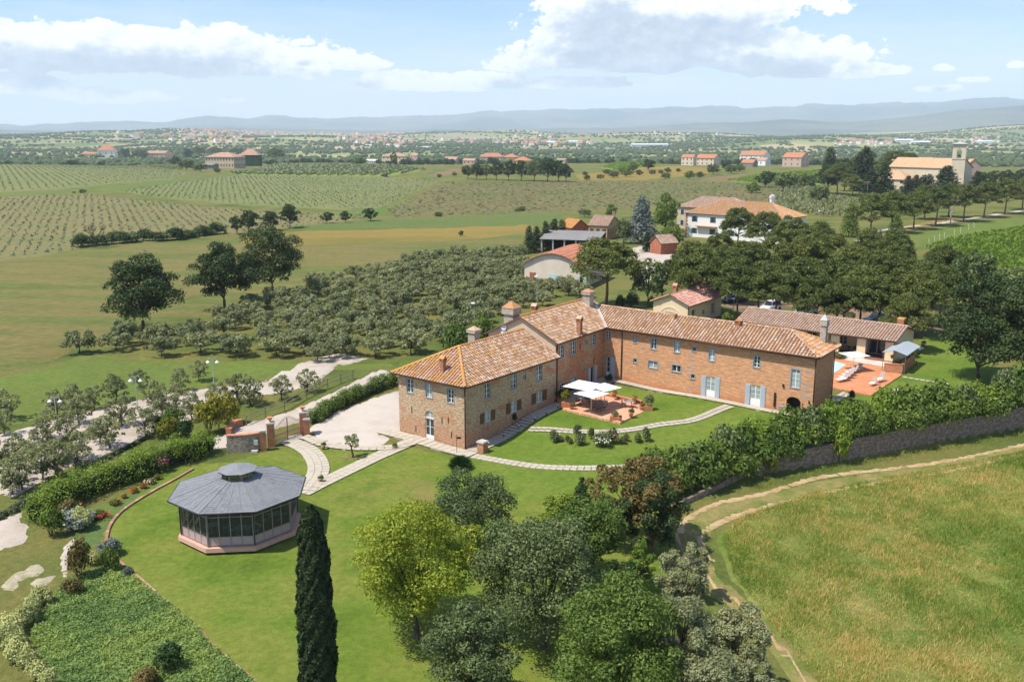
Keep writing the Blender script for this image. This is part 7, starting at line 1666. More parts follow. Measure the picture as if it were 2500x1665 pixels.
# ------------------------------------------------------------------ ground cover, tall grass, field crops (uncountable)
def scatter_poly(poly, n, r2):
    x0, x1 = min(a for a, _ in poly), max(a for a, _ in poly); y0, y1 = min(b for _, b in poly), max(b for _, b in poly)
    X_ = r2.uniform(x0, x1, n * 2); Y_ = r2.uniform(y0, y1, n * 2); ok = inpoly(X_, Y_, poly); return X_[ok][:n], Y_[ok][:n]
r2 = np.random.default_rng(77)
bank = [(a.x, a.y) for a in z4z([(450, 850), (560, 720), (800, 640), (980, 610), (1430, 960), (1620, 1120), (1720, 1250), (2130, 1600), (2100, 1700), (700, 1700), (330, 1380), (250, 1200), (310, 1060)])]
X_, Y_ = scatter_poly(bank, 42000, r2); hgt = r2.uniform(.05, .28, len(X_)) * (1 + .5 * np.sin(X_ * 3.1) * np.sin(Y_ * 2.7)); C_ = np.column_stack([X_, Y_, T(X_, Y_) + hgt])
o = link('ground_cover', npmesh('ground_cover', *leafquads(C_, np.tile([0, 0, 1.], (len(X_), 1)), .11, r2, .7)), leafy('ground_cover_leaves', [(.11, .18, .05), (.17, .26, .075), (.23, .33, .10), (.30, .37, .09)], .35, big=.12)); o['kind'] = 'stuff'
def blades(name, poly, n, h, mat, seed, wid=.035):
    r2 = np.random.default_rng(seed); X_, Y_ = scatter_poly(poly, n, r2); Z_ = T(X_, Y_); m_ = len(X_); cl = .55 + .9 * (np.sin(X_ * .9 + 1.3 * np.sin(Y_ * .5)) * np.cos(Y_ * .7 + np.sin(X_ * .4)) * .5 + .5)
    hh = h * r2.uniform(.4, 1.2, m_) * cl; a = r2.uniform(0, 2 * PI, m_); lean = r2.normal(0, .35, (m_, 2)) * hh[:, None]; b0 = np.column_stack([X_, Y_, Z_]); dx = np.column_stack([np.cos(a), np.sin(a), np.zeros(m_)]) * wid
    tip = b0 + np.column_stack([lean, hh]); V_ = np.stack([b0 - dx, b0 + dx, tip], 1).reshape(-1, 3); o = link(name, npmesh(name, V_, np.arange(m_ * 3).reshape(m_, 3)), mat); o['kind'] = 'stuff'; return o
m_blade = leafy('field_grass_blades', [(.10, .19, .028), (.15, .24, .038), (.21, .28, .05), (.36, .34, .09), (.54, .43, .17)], .45, big=.06)
m_blade2 = leafy('rough_grass_blades', [(.10, .16, .024), (.15, .22, .03), (.24, .27, .05), (.34, .31, .10)], .45)
fpoly = [(a.x, a.y) for a in dpx([(2400, 1030), (2150, 1078), (1860, 1135), (1700, 1190), (1660, 1240), (1690, 1330), (1780, 1440), (1900, 1600), (2400, 1640)])]
blades('field_grass', fpoly, 120000, .34, m_blade, 5, .035)
vpoly = [(a.x, a.y) for a in dpx([(2380, 1000), (2150, 1040), (1900, 1085), (1760, 1125), (1700, 1140), (1750, 1110), (1900, 1075), (2380, 985)])]
blades('verge_grass', vpoly, 12000, .3, m_blade2, 6, .035)
# ------------------------------------------------------------------ other buildings
m_stonew = plain('honey_stone', (.50, .40, .27), .9, var=.15, sc=.6); m_pinkw = plain('dusty_pink_plaster', (.50, .36, .28), .9, var=.08, sc=.5); m_redw = masonry('red_brick_wall', (.42, .17, .10), (.3, .12, .07), (.48, .26, .17), (.40, .14, .075), .95, patch=.2)
m_whitew = plain('white_plaster', (.74, .72, .68), .85, var=.05, sc=.5); m_ochre = plain('ochre_plaster', (.62, .43, .16), .9, var=.06); m_ivy = plain('ivy_wall', (.025, .055, .015), .9, var=.4, sc=1.5); m_grey = plain('grey_sheet', (.21, .20, .19), .8, var=.15, sc=.4)
m_ch = plain('church_plaster', (.62, .52, .38), .9, var=.08, sc=.4); t_wm = tilemat('roof_tile_manor', [(.44, .27, .17), (.54, .37, .26), (.40, .22, .12), (.50, .30, .18)], .56, (.52, .26, .06)); t_ch = tilemat('roof_tile_church', [(.42, .25, .15), (.52, .36, .24), (.46, .28, .17), (.50, .31, .17)], .42, (.50, .26, .08), .35); m_tf = tilemat('far_tile_brown', [(.36, .22, .16), (.46, .30, .23), (.40, .24, .17)], .3); m_of = plain('far_tile_orange', (.40, .17, .09), .9, var=.15, sc=.5); m_bf = plain('far_tile_brown_plain', (.38, .23, .16), .9, var=.2, sc=.5); m_win = plain('dark_window', (.03, .035, .04), .3, spec=.6)
m_farstone = masonry('farm_stone', (.46, .30, .17), (.25, .16, .1), (.56, .42, .28), (.44, .22, .12), .35)
def house(name, label, cat, xl, xc, xr, yb, ye, yt, th, wm, rm, cols=4, rws=2, hip=False, tiles=False, ridge=1, zadd=0.0, win=True, chim_=None, group=None, shut=None):
    """xl..xc one facade, xc..xr the other, feet at yb, eaves at ye, ridge at yt (pixels of the photograph)"""
    c = P(xc, yb); c.z += zadd; dist = math.hypot(c.x, c.y); sc = math.hypot(dist, CH) / FPX; th = math.radians(th); ph0 = math.atan2(c.x, c.y)
    e1 = Vector((-math.cos(th), math.sin(th))); e2 = Vector((math.sin(th), math.cos(th)))
    rot = Matrix.Rotation(-ph0, 2); e1 = rot @ e1; e2 = rot @ e2
    W1 = max(1.5, (xc - xl) * sc / math.cos(th)); W2 = max(1.5, (xr - xc) * sc / max(.15, math.sin(th))); zE = c.z + (yb - ye) * sc; zR = c.z + (yb - yt) * sc + .1 * W2 * 0
    t = thing(name, label, cat, c, 0, group); pc = Vector((c.x, c.y)); A = pc + e1 * W1; B = pc; C_ = pc + e2 * W2; D_ = A + e2 * W2; zb = c.z - 1.5
    for i, (a, b_, n_) in enumerate(((A, B, cols), (B, C_, max(1, int(cols * W2 / W1))), (C_, D_, 0), (D_, A, 0))):
        gb = None; Lw = (b_ - a).length
        if not hip and ((ridge == 1 and i in (1, 3)) or (ridge == 2 and i in (0, 2))): gb = [(Lw / 2, zR - .1)]
        wall(t, a, b_, zb, zE, [], wm, gable=gb)
        if win and n_:
            u = (b_ - a) / Lw; n = Vector((u.y, -u.x)); hh = (zE - c.z) / rws
            for r_i in range(rws):
                for k in range(n_):
                    s_ = Lw * (k + .5) / n_; z = c.z + hh * (r_i + .32); q = a + u * s_; M = Matrix(((u.x, -n.x, 0, q.x), (u.y, -n.y, 0, q.y), (0, 0, 1, z), (0, 0, 0, 1))); w_ = min(.55, Lw / n_ * .3)
                    g = MB(); g.box(-w_, w_, -.05, .1, 0, hh * .45, M); g.build('window', m_win, t)
                    if shut: 
                        for sg in (-1, 1): g = MB(); g.box(sg * w_ - (w_ * .7 if sg < 0 else 0), sg * w_ + (w_ * .7 if sg > 0 else 0), -.09, -.05, 0, hh * .45, M); g.build('shutter', shut, t)
    o = max(.3, .035 * min(W1, W2)); u1 = e1; u2 = e2; a_, b_, c_, d_ = A + u1 * o - u2 * o, B - u1 * o - u2 * o, C_ - u1 * o + u2 * o, D_ + u1 * o + u2 * o
    rp = dict(tile=rm, tiles=tiles)
    if ridge == 1:
        h_ = min(W2 / 2, W1 / 2 * .9) if hip else -o; r1 = (A + D_) / 2 - u1 * (h_ if hip else -o); r2_ = (B + C_) / 2 + u1 * (h_ if hip else -o)
        f = [[(a_, zE), (b_, zE), (r2_, zR), (r1, zR)], [(c_, zE), (d_, zE), (r1, zR), (r2_, zR)]]
        if hip: f += [[(b_, zE), (c_, zE), (r2_, zR)], [(d_, zE), (a_, zE), (r1, zR)]]
    else:
        h_ = min(W1 / 2, W2 / 2 * .9) if hip else -o; r1 = (A + B) / 2 + u2 * h_; r2_ = (C_ + D_) / 2 - u2 * h_
        f = [[(b_, zE), (c_, zE), (r2_, zR), (r1, zR)], [(d_, zE), (a_, zE), (r1, zR), (r2_, zR)]]
        if hip: f += [[(a_, zE), (b_, zE), (r1, zR)], [(c_, zE), (d_, zE), (r2_, zR)]]
    for q in f:
        if tiles: roof_plane(t, [v3(p, z) for p, z in q], rm, cs=.42, rs=.6)
        else:
            rb = MB(); pts = [v3(p, z + .02) for p, z in q]; rb.face(pts); rb.face([p - Vector((0, 0, .18)) for p in reversed(pts)]); rb.face([pts[0], pts[0] - Vector((0, 0, .18)), pts[1] - Vector((0, 0, .18)), pts[1]]); rb.build('roof', rm, t)
    if chim_:
        q = r1.lerp(r2_, chim_); chimney(t, q.x, q.y, zR - .3, .8, 2.0, 0, wm, 'flat', rm)
    return t, (A, B, C_, D_, zE, zR)
house('long_villa', 'long honey-coloured villa with a row of small windows on the left hill', 'villa', 508, 572, 598, 412, 386, 376, 30, m_stonew, m_bf, 10, 2, hip=True)
house('ivy_wing', 'ivy-covered wing with a pale brown roof right of the long villa', 'villa', 590, 632, 640, 406, 381, 367, 15, m_ivy, m_bf, 3, 2, hip=True)
house('square_pavilion', 'square white house with a pyramid orange roof at the far left', 'house', 245, 281, 287, 384, 369, 357, 12, m_whitew, m_of, 3, 1, hip=True)
house('farm_shed', 'low grey shed in front of the long villa', 'shed', 474, 520, 533, 413, 404, 401, 20, m_grey, m_grey, 3, 1)
house('ruined_farmhouse', 'roofless-looking brown farmhouse between trees on the left hill', 'farmhouse', 362, 402, 419, 390, 376, 371, 25, m_pinkw, m_bf, 4, 1)
house('low_house', 'low red-roofed house beside the square pavilion', 'house', 206, 236, 244, 382, 377, 373, 20, m_pinkw, m_of, 2, 1)
house('country_house', 'cream country house with small windows in the middle distance', 'house', 934, 990, 999, 401, 383, 375, 15, m_cream, m_bf, 6, 2, hip=True)
house('red_annex', 'narrow reddish house right of the cream country house', 'house', 1001, 1018, 1026, 399, 381, 376, 30, m_pinkw, m_bf, 2, 2)
house('garden_hall', 'low white hall left of the cream country house', 'building', 895, 920, 924, 401, 393, 390, 12, m_whitew, m_whitew, 6, 1)
house('roadside_house', 'reddish house with a pale roof left of the orange-roofed one', 'house', 1084, 1112, 1123, 402, 391, 384, 25, m_pinkw, m_bf, 3, 1); house('farm_range', 'low red-roofed range between two houses in the middle distance', 'building', 1130, 1158, 1165, 402, 393, 388, 18, m_pinkw, m_bf, 3, 1)
house('orange_roofed_house', 'long house with a bright orange hipped roof above the oak row', 'house', 1172, 1228, 1232, 399, 384, 375, 8, m_pinkw, m_of, 7, 2, hip=True); house('ochre_house', 'ochre house under a bright orange roof above the oak row', 'house', 1229, 1262, 1268, 399, 385, 377, 12, m_ochre, m_of, 3, 2, hip=True)
house('orange_annex', 'low orange-roofed annex at the right end above the oak row', 'house', 1252, 1292, 1302, 402, 393, 384, 15, m_ochre, m_of, 3, 1, hip=True); house('pump_house', 'little reddish house right of the oak row', 'house', 1359, 1380, 1385, 399, 391, 388, 15, m_pinkw, m_bf, 1, 1)
house('twin_villa', 'cream modern villa with terracotta roofs, its left half', 'house', 1664, 1692, 1700, 405, 386, 379, 25, m_ch, m_of, 3, 2); house('twin_villa', 'cream modern villa with terracotta roofs, its right half', 'house', 1700, 1742, 1758, 405, 388, 379, 25, m_ch, m_of, 4, 2)
house('white_farmhouse', 'white house under a bright orange roof on the right', 'house', 1809, 1862, 1879, 398, 381, 371, 22, m_whitew, m_of, 5, 2); house('white_cottage', 'small white cottage in front of the white house', 'house', 1848, 1868, 1880, 405, 393, 387, 30, m_whitew, m_bf, 1, 1); house('orange_barn', 'low open barn with an orange roof beside the white cottage', 'barn', 1811, 1838, 1849, 408, 399, 391, 25, m_grey, m_of, 1, 1, win=False)
house('pink_farmhouse', 'plain pinkish farmhouse with a red-brown roof on the right', 'house', 1913, 1955, 1973, 408, 387, 376, 28, m_pinkw, m_of, 3, 2)
# church group
house('church_house', 'cream two-storey church house behind four small cypresses', 'house', 2128, 2212, 2242, 467, 442, 424, 25, m_ch, t_ch, 4, 2, hip=True, chim_=.5, shut=plain('dark_green_shutter', (.05, .10, .07), .6))
ch_, (A, B, C_, D_, zE, zR) = house('church', 'long church nave with a mottled orange roof beside the bell tower', 'church', 2190, 2330, 2362, 462, 418, 397, 30, m_ch, t_ch, 3, 1, win=False)
house('west_wing', 'raised church front with a small gable and orange roof', 'church', 2174, 2200, 2214, 440, 405, 382, 35, m_ch, t_ch, 1, 1, win=False)
house('sacristy', 'stone gabled building right of the bell tower', 'building', 2344, 2352, 2384, 455, 412, 397, 60, m_pinkw, t_ch, 1, 1, ridge=1)
p_ = P(2333, 468); sc_ = math.hypot(p_.x, p_.y) / FPX; tw = 33 * sc_ / 1.25; ht = (468 - 366) * sc_; t = thing('bell_tower', 'square cream bell tower with arched openings and a flat green-grey cap', 'tower', p_, -.45); zb_ = ht * .68; a = tw / 2
g = MB(); g.box(-a * 1.04, a * 1.04, -a * 1.04, a * 1.04, -2, ht * .3); g.box(-a, a, -a, a, ht * .3, zb_); o = g.build('shaft', m_ch); o.parent = t
g = MB(); g.box(-a * 1.06, a * 1.06, -a * 1.06, a * 1.06, zb_, zb_ + .3); g.box(-a * 1.06, a * 1.06, -a * 1.06, a * 1.06, ht * .97, ht); o = g.build('cornice', m_pale_stone); o.parent = t
bel = MB()
for i in range(4):
    Mr = Matrix.Rotation(i * PI / 2, 4, 'Z'); ow = a * .36; z0_, z1_ = zb_ + .6, zb_ + (ht - zb_) * .55
    for q in ((-a, -ow, zb_ + .3, ht * .97), (ow, a, zb_ + .3, ht * .97), (-ow, ow, zb_ + .3, z0_)): bel.box(q[0] + (.004 if q[0] == -a else 0), q[1] - (.004 if q[1] == a else 0), -a, -a * .74, q[2], q[3], Mr)
    for k in range(8):
        a0, a1 = PI * k / 8, PI * (k + 1) / 8; P0, P1 = (ow * math.cos(a0), z1_ + ow * math.sin(a0)), (ow * math.cos(a1), z1_ + ow * math.sin(a1))
        bel.face([Mr @ Vector((x, -a, z)) for x, z in (P0, (P0[0], ht * .97), (P1[0], ht * .97), P1)][::-1]); bel.face([Mr @ Vector((P0[0], -a, P0[1])), Mr @ Vector((P1[0], -a, P1[1])), Mr @ Vector((P1[0], -a * .74, P1[1])), Mr @ Vector((P0[0], -a * .74, P0[1]))])
o = bel.build('belfry', m_ch); o.parent = t
g = MB(); g.box(-a * .5, a * .5, -a * .5, a * .5, zb_ + .3, zb_ + .5); g.lathe((0, 0, zb_ + 1.4), [(a * .3, 0), (a * .22, .3), (a * .16, .8), (.05, 1.0)], 10); o = g.build('bell', m_dark); o.parent = t
g = MB(); e = a * 1.25
for i in range(4): c = [(-e, -e), (e, -e), (e, e), (-e, e)]; g.face([(*c[i], ht), (*c[(i + 1) % 4], ht), (0, 0, ht * 1.045)])
g.box(-e, e, -e, e, ht - .08, ht - .002); o = g.build('roof', plain('grey_green_cap', (.36, .40, .36), .8)); o.parent = t
house('white_house', 'white house with a brown roof peeping over the church roof', 'house', 2221, 2262, 2287, 402, 393, 387, 25, m_whitew, m_bf, 2, 1); house('roadside_shed', 'small orange-roofed shed right of the bell tower behind the lane pines', 'shed', 2380, 2396, 2404, 456, 449, 444, 25, m_ochre, m_of, 1, 1)
# farm group
house('red_brick_house', 'brick-red house with an orange tiled roof beside the stone outbuilding', 'house', 1367, 1396, 1436, 581, 558, 538, 52, m_redw, t_lich, 2, 1, tiles=True, ridge=1, shut=m_shut)
house('stone_outbuilding', 'honey stone outbuilding with a weathered tile roof and red chimney', 'building', 1437, 1482, 1512, 586, 553, 531, 20, m_farstone, t_barn, 3, 1, tiles=True, chim_=.95)
house('brick_hut', 'small red brick hut with a tiled roof in the farmyard', 'hut', 1587, 1613, 1652, 623, 596, 577, 50, m_redw, t_barn, 1, 1, tiles=True, win=False, ridge=2)
house('stone_manor', 'old stone manor with a long weathered tile roof behind the white house', 'manor', 1654, 1810, 1850, 568, 516, 491, 26, m_stonew, t_barn, 6, 2, hip=True, tiles=True, shut=m_shut)
wh, (A, B, C_, D_, zE, zR) = house('white_manor', 'white manor house with brick corners under an orange lichened hip roof', 'manor', 1673, 1905, 1960, 596, 538, 506, 27, m_whitew, t_wm, 5, 2, hip=True, tiles=True, shut=plain('teal_shutter', (.04, .14, .16), .5))
u = (B - A).normalized(); n = Vector((u.y, -u.x)); M = Matrix(((u.x, -n.x, 0, A.x), (u.y, -n.y, 0, A.y), (0, 0, 1, 0), (0, 0, 0, 1))); hh = (zE - P(1905, 596).z)
g = MB()
for k in range(int(hh / .5)): g.box(-.02, .5 if k % 2 else .8, -.06, .3, zE - .5 * (k + 1), zE - .5 * k - .04, M)
g.build('corner_quoins', m_chb, wh); g = MB(); g.box(4, 11, -1.2, 0, zE - hh * .52, zE - hh * .52 + .15, M); g.build('balcony', m_terr, wh)
q = A.lerp(C_, .72); chimney(wh, q.x, q.y, zR - .8, 1.0, 2.8, .2, m_whitew, 'tower', m_pale_stone); q = A.lerp(C_, .5); chimney(wh, q.x, q.y, zR - .8, .9, 2.2, .2, m_chs, 'flat', m_grey)
# long open shed
p0, p1 = P(1322, 617), P(1462, 622); ls_ = thing('open_shed', 'long open shed with a grey sheet roof on concrete posts', 'shed', p0); sd = (p1 - p0); sd.z = 0; Ls = sd.length; sd /= Ls; sn = Vector((-sd.y, sd.x, 0)); hS = 3.6
g = MB()
for k in range(12):
    a = sd * (Ls * k / 12 - .5 * (k == 0)); b_ = sd * (Ls * (k + 1) / 12 - .03); g.face([a - sn * .5 + Vector((0, 0, hS)), b_ - sn * .5 + Vector((0, 0, hS)), b_ + sn * 9 + Vector((0, 0, hS + 1.5)), a + sn * 9 + Vector((0, 0, hS + 1.5))])
    g.face([a + sn * 9 + Vector((0, 0, hS + 1.4)), b_ + sn * 9 + Vector((0, 0, hS + 1.4)), b_ - sn * .5 + Vector((0, 0, hS - .1)), a - sn * .5 + Vector((0, 0, hS - .1))])
o = g.build('roof', m_grey); o.parent = ls_
for k in range(6): g = MB(); a = sd * (Ls * k / 5); g.box(-.2, .2, -.2, .2, -.5, hS, Matrix.Translation(a)); o = g.build('post', m_pale_stone); o.parent = ls_
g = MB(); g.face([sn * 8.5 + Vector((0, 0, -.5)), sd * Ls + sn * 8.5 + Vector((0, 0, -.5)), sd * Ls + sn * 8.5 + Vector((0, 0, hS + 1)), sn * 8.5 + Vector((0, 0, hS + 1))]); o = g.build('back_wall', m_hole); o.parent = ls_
g = MB(); g.box(Ls * .55, Ls * .8, 6.0, 6.2, -.3, 2.4, Matrix(((sd.x, sn.x, 0, 0), (sd.y, sn.y, 0, 0), (0, 0, 1, 0), (0, 0, 0, 1)))); o = g.build('inner_wall', m_whitew); o.parent = ls_
# vaulted barn
bA_, bB_ = Vector((2.5, 187.0)), Vector((13.3, 182.7)); bu = (bB_ - bA_).normalized(); bn = Vector((-bu.y, bu.x)); WBn = (bB_ - bA_).length; zE_, zT = 5.0, 7.2; bt = thing('vaulted_barn', 'beige barn with a curved front and a red tiled vaulted roof', 'barn', (bA_.x, bA_.y, .4)); K_ = 12
arc = [(WBn * (k / K_), zE_ + (zT - zE_) * math.sin(PI * k / K_) ** .9) for k in range(K_ + 1)]
wall(bt, bA_, bB_, -.5, zE_, [], plain('barn_plaster', (.70, .59, .46), .9, var=.08, sc=.6), gable=arc[::-1][1:-1], name='front_wall'); wall(bt, bB_, bB_ + bn * 17, -.5, zE_, [], m_plaster); wall(bt, bA_ + bn * 17, bA_, -.5, zE_, [], m_plaster)
Mb = Matrix(((bu.x, bn.x, 0, bA_.x), (bu.y, bn.y, 0, bA_.y), (0, 0, 1, 0), (0, 0, 0, 1))); rb = MB(); V = []; Fc = []
for k in range(K_):
    (x0, z0), (x1, z1) = arc[k], arc[k + 1]; x0 -= .4 if k == 0 else 0; x1 += .4 if k == K_ - 1 else 0; rb.face([Mb @ Vector(q) for q in ((x0, -.4, z0 + .05), (x1, -.4, z1 + .05), (x1, 17, z1 + .05), (x0, 17, z0 + .05))])
    rb.face([Mb @ Vector(q) for q in ((x0, -.4, z0 - .12), (x1, -.4, z1 - .12), (x1, -.4, z1 + .05), (x0, -.4, z0 + .05))])
    for j in range(32):
        y0, y1 = -.4 + 17.4 * j / 32, -.4 + 17.4 * (j + .86) / 32; i0 = len(V); d_ = .05
        V += [tuple(Mb @ Vector(q)) for q in ((x0, y0, z0 + .06), (x0, (y0 + y1) / 2, z0 + .14), (x0, y1, z0 + .06), (x1, y0, z1 + .12), (x1, (y0 + y1) / 2, z1 + .2), (x1, y1, z1 + .12))]; Fc += [(i0, i0 + 3, i0 + 4, i0 + 1), (i0 + 1, i0 + 4, i0 + 5, i0 + 2)]
rfb = rb.build('roof', m_under, bt); o = link('roof_tiles', npmesh('roof_tiles', V, Fc), t_new, rfb); o['kind'] = 'stuff'
fb_ = Matrix(((bu.x, bn.x, 0, bA_.x), (bu.y, bn.y, 0, bA_.y), (0, 0, 1, .3), (0, 0, 0, 1))); m_aq = plain('faded_aqua_door', (.50, .62, .58), .7)
for (x0, x1, h_, mt_, nm) in ((5.1, 7.6, 2.9, m_aq, 'door'), (11.0, 11.6, 1.8, m_aq, 'shutter'), (12.3, 12.9, 1.8, m_aq, 'shutter'), (11.65, 12.25, 1.6, m_hole, 'window'), (1.1, 2.4, 3.0, m_redw, 'bricked_opening')):
    g = MB(); g.box(x0, x1, -.05, .02, 0 if h_ > 2 else .9, h_ if h_ > 2 else .9 + h_, fb_); g.build(nm, mt_, bt)
tp = P(1330, 706); g = MB(); g.path([tp + Vector((x, .3 * math.sin(x * 2), 0.5)) for x in np.arange(0, 4, .5)], .04, 4)
for k in range(5): g.bar(tp + Vector((k * .8, 0, -.2)), tp + Vector((k * .8, 0, 1.2)), .03, 4)
nt = thing('net_pen', 'dark netting on poles in front of the vaulted barn', 'pen', tp); pts_ = [tp + Vector((.5 * k, .5 * math.sin(k), 0)) - tp for k in range(8)]; g2 = MB()
for a, b_ in zip(pts_[:-1], pts_[1:]): g2.face([a, b_, b_ + Vector((0, 0, 1.1)), a + Vector((0, 0, 1.1))])
o = g2.build('net', m_dark); o.parent = nt
for a in pts_[::2]: g2 = MB(); g2.bar(a, a + Vector((0, 0, 1.5)), .03, 5); o = g2.build('post', m_wood); o.parent = nt
# lamp posts
def lamp(px, yb, yt, label, double=True, group=None):
    p, H = fit(px, yb, yt); t = thing('lamp_post', label, 'lamp post', p, 0, group); g = MB(); g.bar((0, 0, -.2), (0, 0, H * .93), .055, 6, .04)
    if double: g.path([(-.55, 0, H * .9), (-.45, 0, H * .98), (-.2, 0, H), (0, 0, H * .94), (.2, 0, H), (.45, 0, H * .98), (.55, 0, H * .9)], .03, 5)
    o = g.build('pole', m_galv); o.parent = t
    for sx in ((-.55, .55) if double else (-.12,)):
        g = MB(); g.lathe((sx, 0, H * .9 - .22), [(.24, 0), (.22, .06), (.08, .2), (.04, .26)] if double else [(.3, .1), (.34, .2), (.25, .3), (.05, .34)], 10); o = g.build('lamp_head', m_lampw); o.parent = t
m_galv = plain('galvanised_steel', (.45, .50, .52), .4, .5); m_lampw = plain('lamp_white', (.75, .80, .84), .35)
lamp(139, 1030, 970, 'double-armed lamp post farthest left among the roadside olives', group=None); lamp(336, 995, 918, 'double-armed lamp post between the olives, middle of three'); lamp(523, 950, 873, 'double-armed lamp post between the olives, rightmost of three')
lamp(1158, 812, 732, 'tall single lamp post behind the near wing of the farmhouse', False); lamp(1311, 760, 665, 'tall thin lamp post in front of the vaulted barn', False); lamp(1999, 548, 512, 'globe lamp post beyond the pine grove', False); lamp(1790, 765, 725, 'white lamp post beside the parked black car', False)
# agave and flowers by the annex
p_ = P(*Z2(1290, 240)); t = thing('agave', 'large grey-green agave in a pot between the cottage and the pool house', 'agave', p_); g = MB()
for k in range(16): a = k * 2.4; e_ = .5 + .6 * (k % 4) / 4; g.face([(0, .06, .3), (math.cos(a) * .6 * math.cos(e_) - .08 * math.sin(a), math.sin(a) * .6 * math.cos(e_) + .08 * math.cos(a), .3 + .7 * math.sin(e_)), (math.cos(a) * 1.2 * math.cos(e_), math.sin(a) * 1.2 * math.cos(e_), .3 + 1.25 * math.sin(e_)), (math.cos(a) * .6 * math.cos(e_) + .08 * math.sin(a), math.sin(a) * .6 * math.cos(e_) - .08 * math.cos(a), .3 + .7 * math.sin(e_))])
o = g.build('leaves', plain('agave_leaf', (.28, .36, .28), .6)); o.parent = t; g = MB(); g.lathe((0, 0, 0), [(.3, 0), (.4, .4)], 10); o = g.build('pot', m_terr); o.parent = t
bush('flower_shrub', P(*Z2(1265, 258)), .7, .8, L_mid, 'magenta flowering shrub beside the agave', v=1, fl=[(m_mag, 70, .12)]); bush('shrub', P(*Z2(1275, 300)), 1.3, 1.3, L_mid, 'pale green shrub peeping over the long roof beside the pool house', v=2)
for (x, y, w_, h_, mt_, lab) in ((1085, 640, 1.6, 2.2, L_mid, 'big-leaved fig bush behind the near roof, left of the chimney')[:6], ) if False else (): pass
q = G0(*Z1(590, 480), 2.5); bush('fig_bush', (q[0] - .5, q[1] + 2, 0), 2.2, 4.0, L_mid, 'big-leaved green fig behind the near roof, left of the first chimney', v=0); q = G0(*Z1(790, 400), 2.5); bush('fig_bush', (q[0], q[1] + 1, 0), 1.8, 3.8, L_mid, 'green fig bush between the two large chimneys', v=1)
for (x, y, rx, rz, lab) in ((900, 150, 1.1, 1.7, 'dark clipped shrub right of the umbrella pine behind the long roof'), (980, 150, 1.3, 2.0, 'larger dark shrub left of the cottage'), (1135, 140, .8, 1.4, 'bright shrub touching the cottage wall')):
    p_ = P(1250 + (x) / 3.364, 450 + (y + 870) / 3.364); bush('shrub', p_, rx, rz, L_bright if 'bright' in lab else L_dark, lab, v=1)
# poles
def pole(px, yb, yt, lab, arm=1.0):
    p, H = fit(px, yb, yt); t = thing('utility_pole', lab, 'utility pole', p, 0, None); r = max(.12, p.y / FPX * .55); g = MB(); g.bar((0, 0, -.5), (0, 0, H), r, 6, r * .7); o = g.build('pole', m_galv2); o.parent = t
    g = MB(); g.bar((-arm, 0, H * .95), (arm, 0, H * .95), r * .6, 5); g.bar((-arm * .7, 0, H * .87), (arm * .7, 0, H * .87), r * .6, 5); o = g.build('crossarm', m_galv2); o.parent = t
m_galv2 = plain('pole_grey', (.30, .28, .25), .8)
pole(984, 552, 503, 'thin utility pole in the green field, left one'); pole(1189, 556, 502, 'thin leaning utility pole in the green field, right one'); pole(863, 520, 494, 'faint utility pole by the grass strip'); pole(1508, 505, 463, 'white-armed pole behind the blue-grey cedar'); pole(1787, 505, 443, 'tall utility pole behind the stone manor', 1.4); pole(2116, 480, 443, 'pale double pole by the church house', 1.6); pole(2410, 442, 408, 'wooden pole right of the bell tower', .5); pole(1058, 436, 402, 'lattice-like pole in the ploughed strip')
pillar('brick_gate_post', P(2097, 580), .8, 2.0, 'brick gate post at the lane entrance, left of the conifer', rz=.3); pillar('brick_gate_post', P(2148, 584), .8, 2.0, 'brick gate post at the lane entrance, between conifer and gate'); pillar('brick_gate_post', P(2208, 596), .8, 2.0, 'brick gate post right of the dense conifer', urn=False)
for i, (x, y) in enumerate(((2268, 600), (2282, 592), (2294, 586), (2306, 582), (2330, 575), (2345, 570), (2365, 562), (2378, 558))):
    p_ = P(x, y); g = MB(); g.bar((0, 0, 0), (-.2, 0, 1.9), .06, 5); o = tag(g.build('vineyard_post', m_whitew), 'pale leaning end post of a vine row, %s from the left' % ('first', 'second', 'third', 'fourth', 'fifth', 'sixth', 'seventh', 'eighth')[i], 'post', 'end posts of the vine rows'); o.location = p_

# ------------------------------------------------------------------ crops and young orchards
def rep(name, base, pts, scl, rot, mat, off=0.0, kind='stuff'):
    """one joined mesh of many small copies of a base shape"""
    Vb, Fb = base; n = len(pts); c, s_ = np.cos(rot), np.sin(rot); X_ = Vb[None, :, 0] * scl[:, 0, None]; Y_ = Vb[None, :, 1] * scl[:, 0, None]; Z_ = Vb[None, :, 2] * scl[:, 1, None]
    V = np.stack([X_ * c[:, None] - Y_ * s_[:, None] + pts[:, 0, None], X_ * s_[:, None] + Y_ * c[:, None] + pts[:, 1, None], Z_ + pts[:, 2, None] + off], 2).reshape(-1, 3)
    F = (Fb[None] + (np.arange(n) * len(Vb))[:, None, None]).reshape(-1, Fb.shape[1]); o = link(name, npmesh(name, V, F), mat)
    if kind: o['kind'] = kind
    return o
r3 = np.random.default_rng(8)
def quadtuft(n, seed, sz=.55):
    r_ = np.random.default_rng(seed); d = r_.normal(0, 1, (n, 3)); d /= np.linalg.norm(d, axis=1, keepdims=True); d[:, 2] = np.abs(d[:, 2]); C_ = d * np.array([.7, .7, .75]) + np.array([0, 0, .25]); return leafquads(C_, d, sz, r_, .5)
tuft = quadtuft(9, 3, .75)
L_young = leafy('young_olive_leaves', [(.13, .15, .07), (.19, .21, .105), (.26, .27, .15)], .15, vary=0); L_vine = leafy('vine_leaves', [(.08, .14, .015), (.13, .20, .02), (.19, .26, .03)], .3, vary=0)
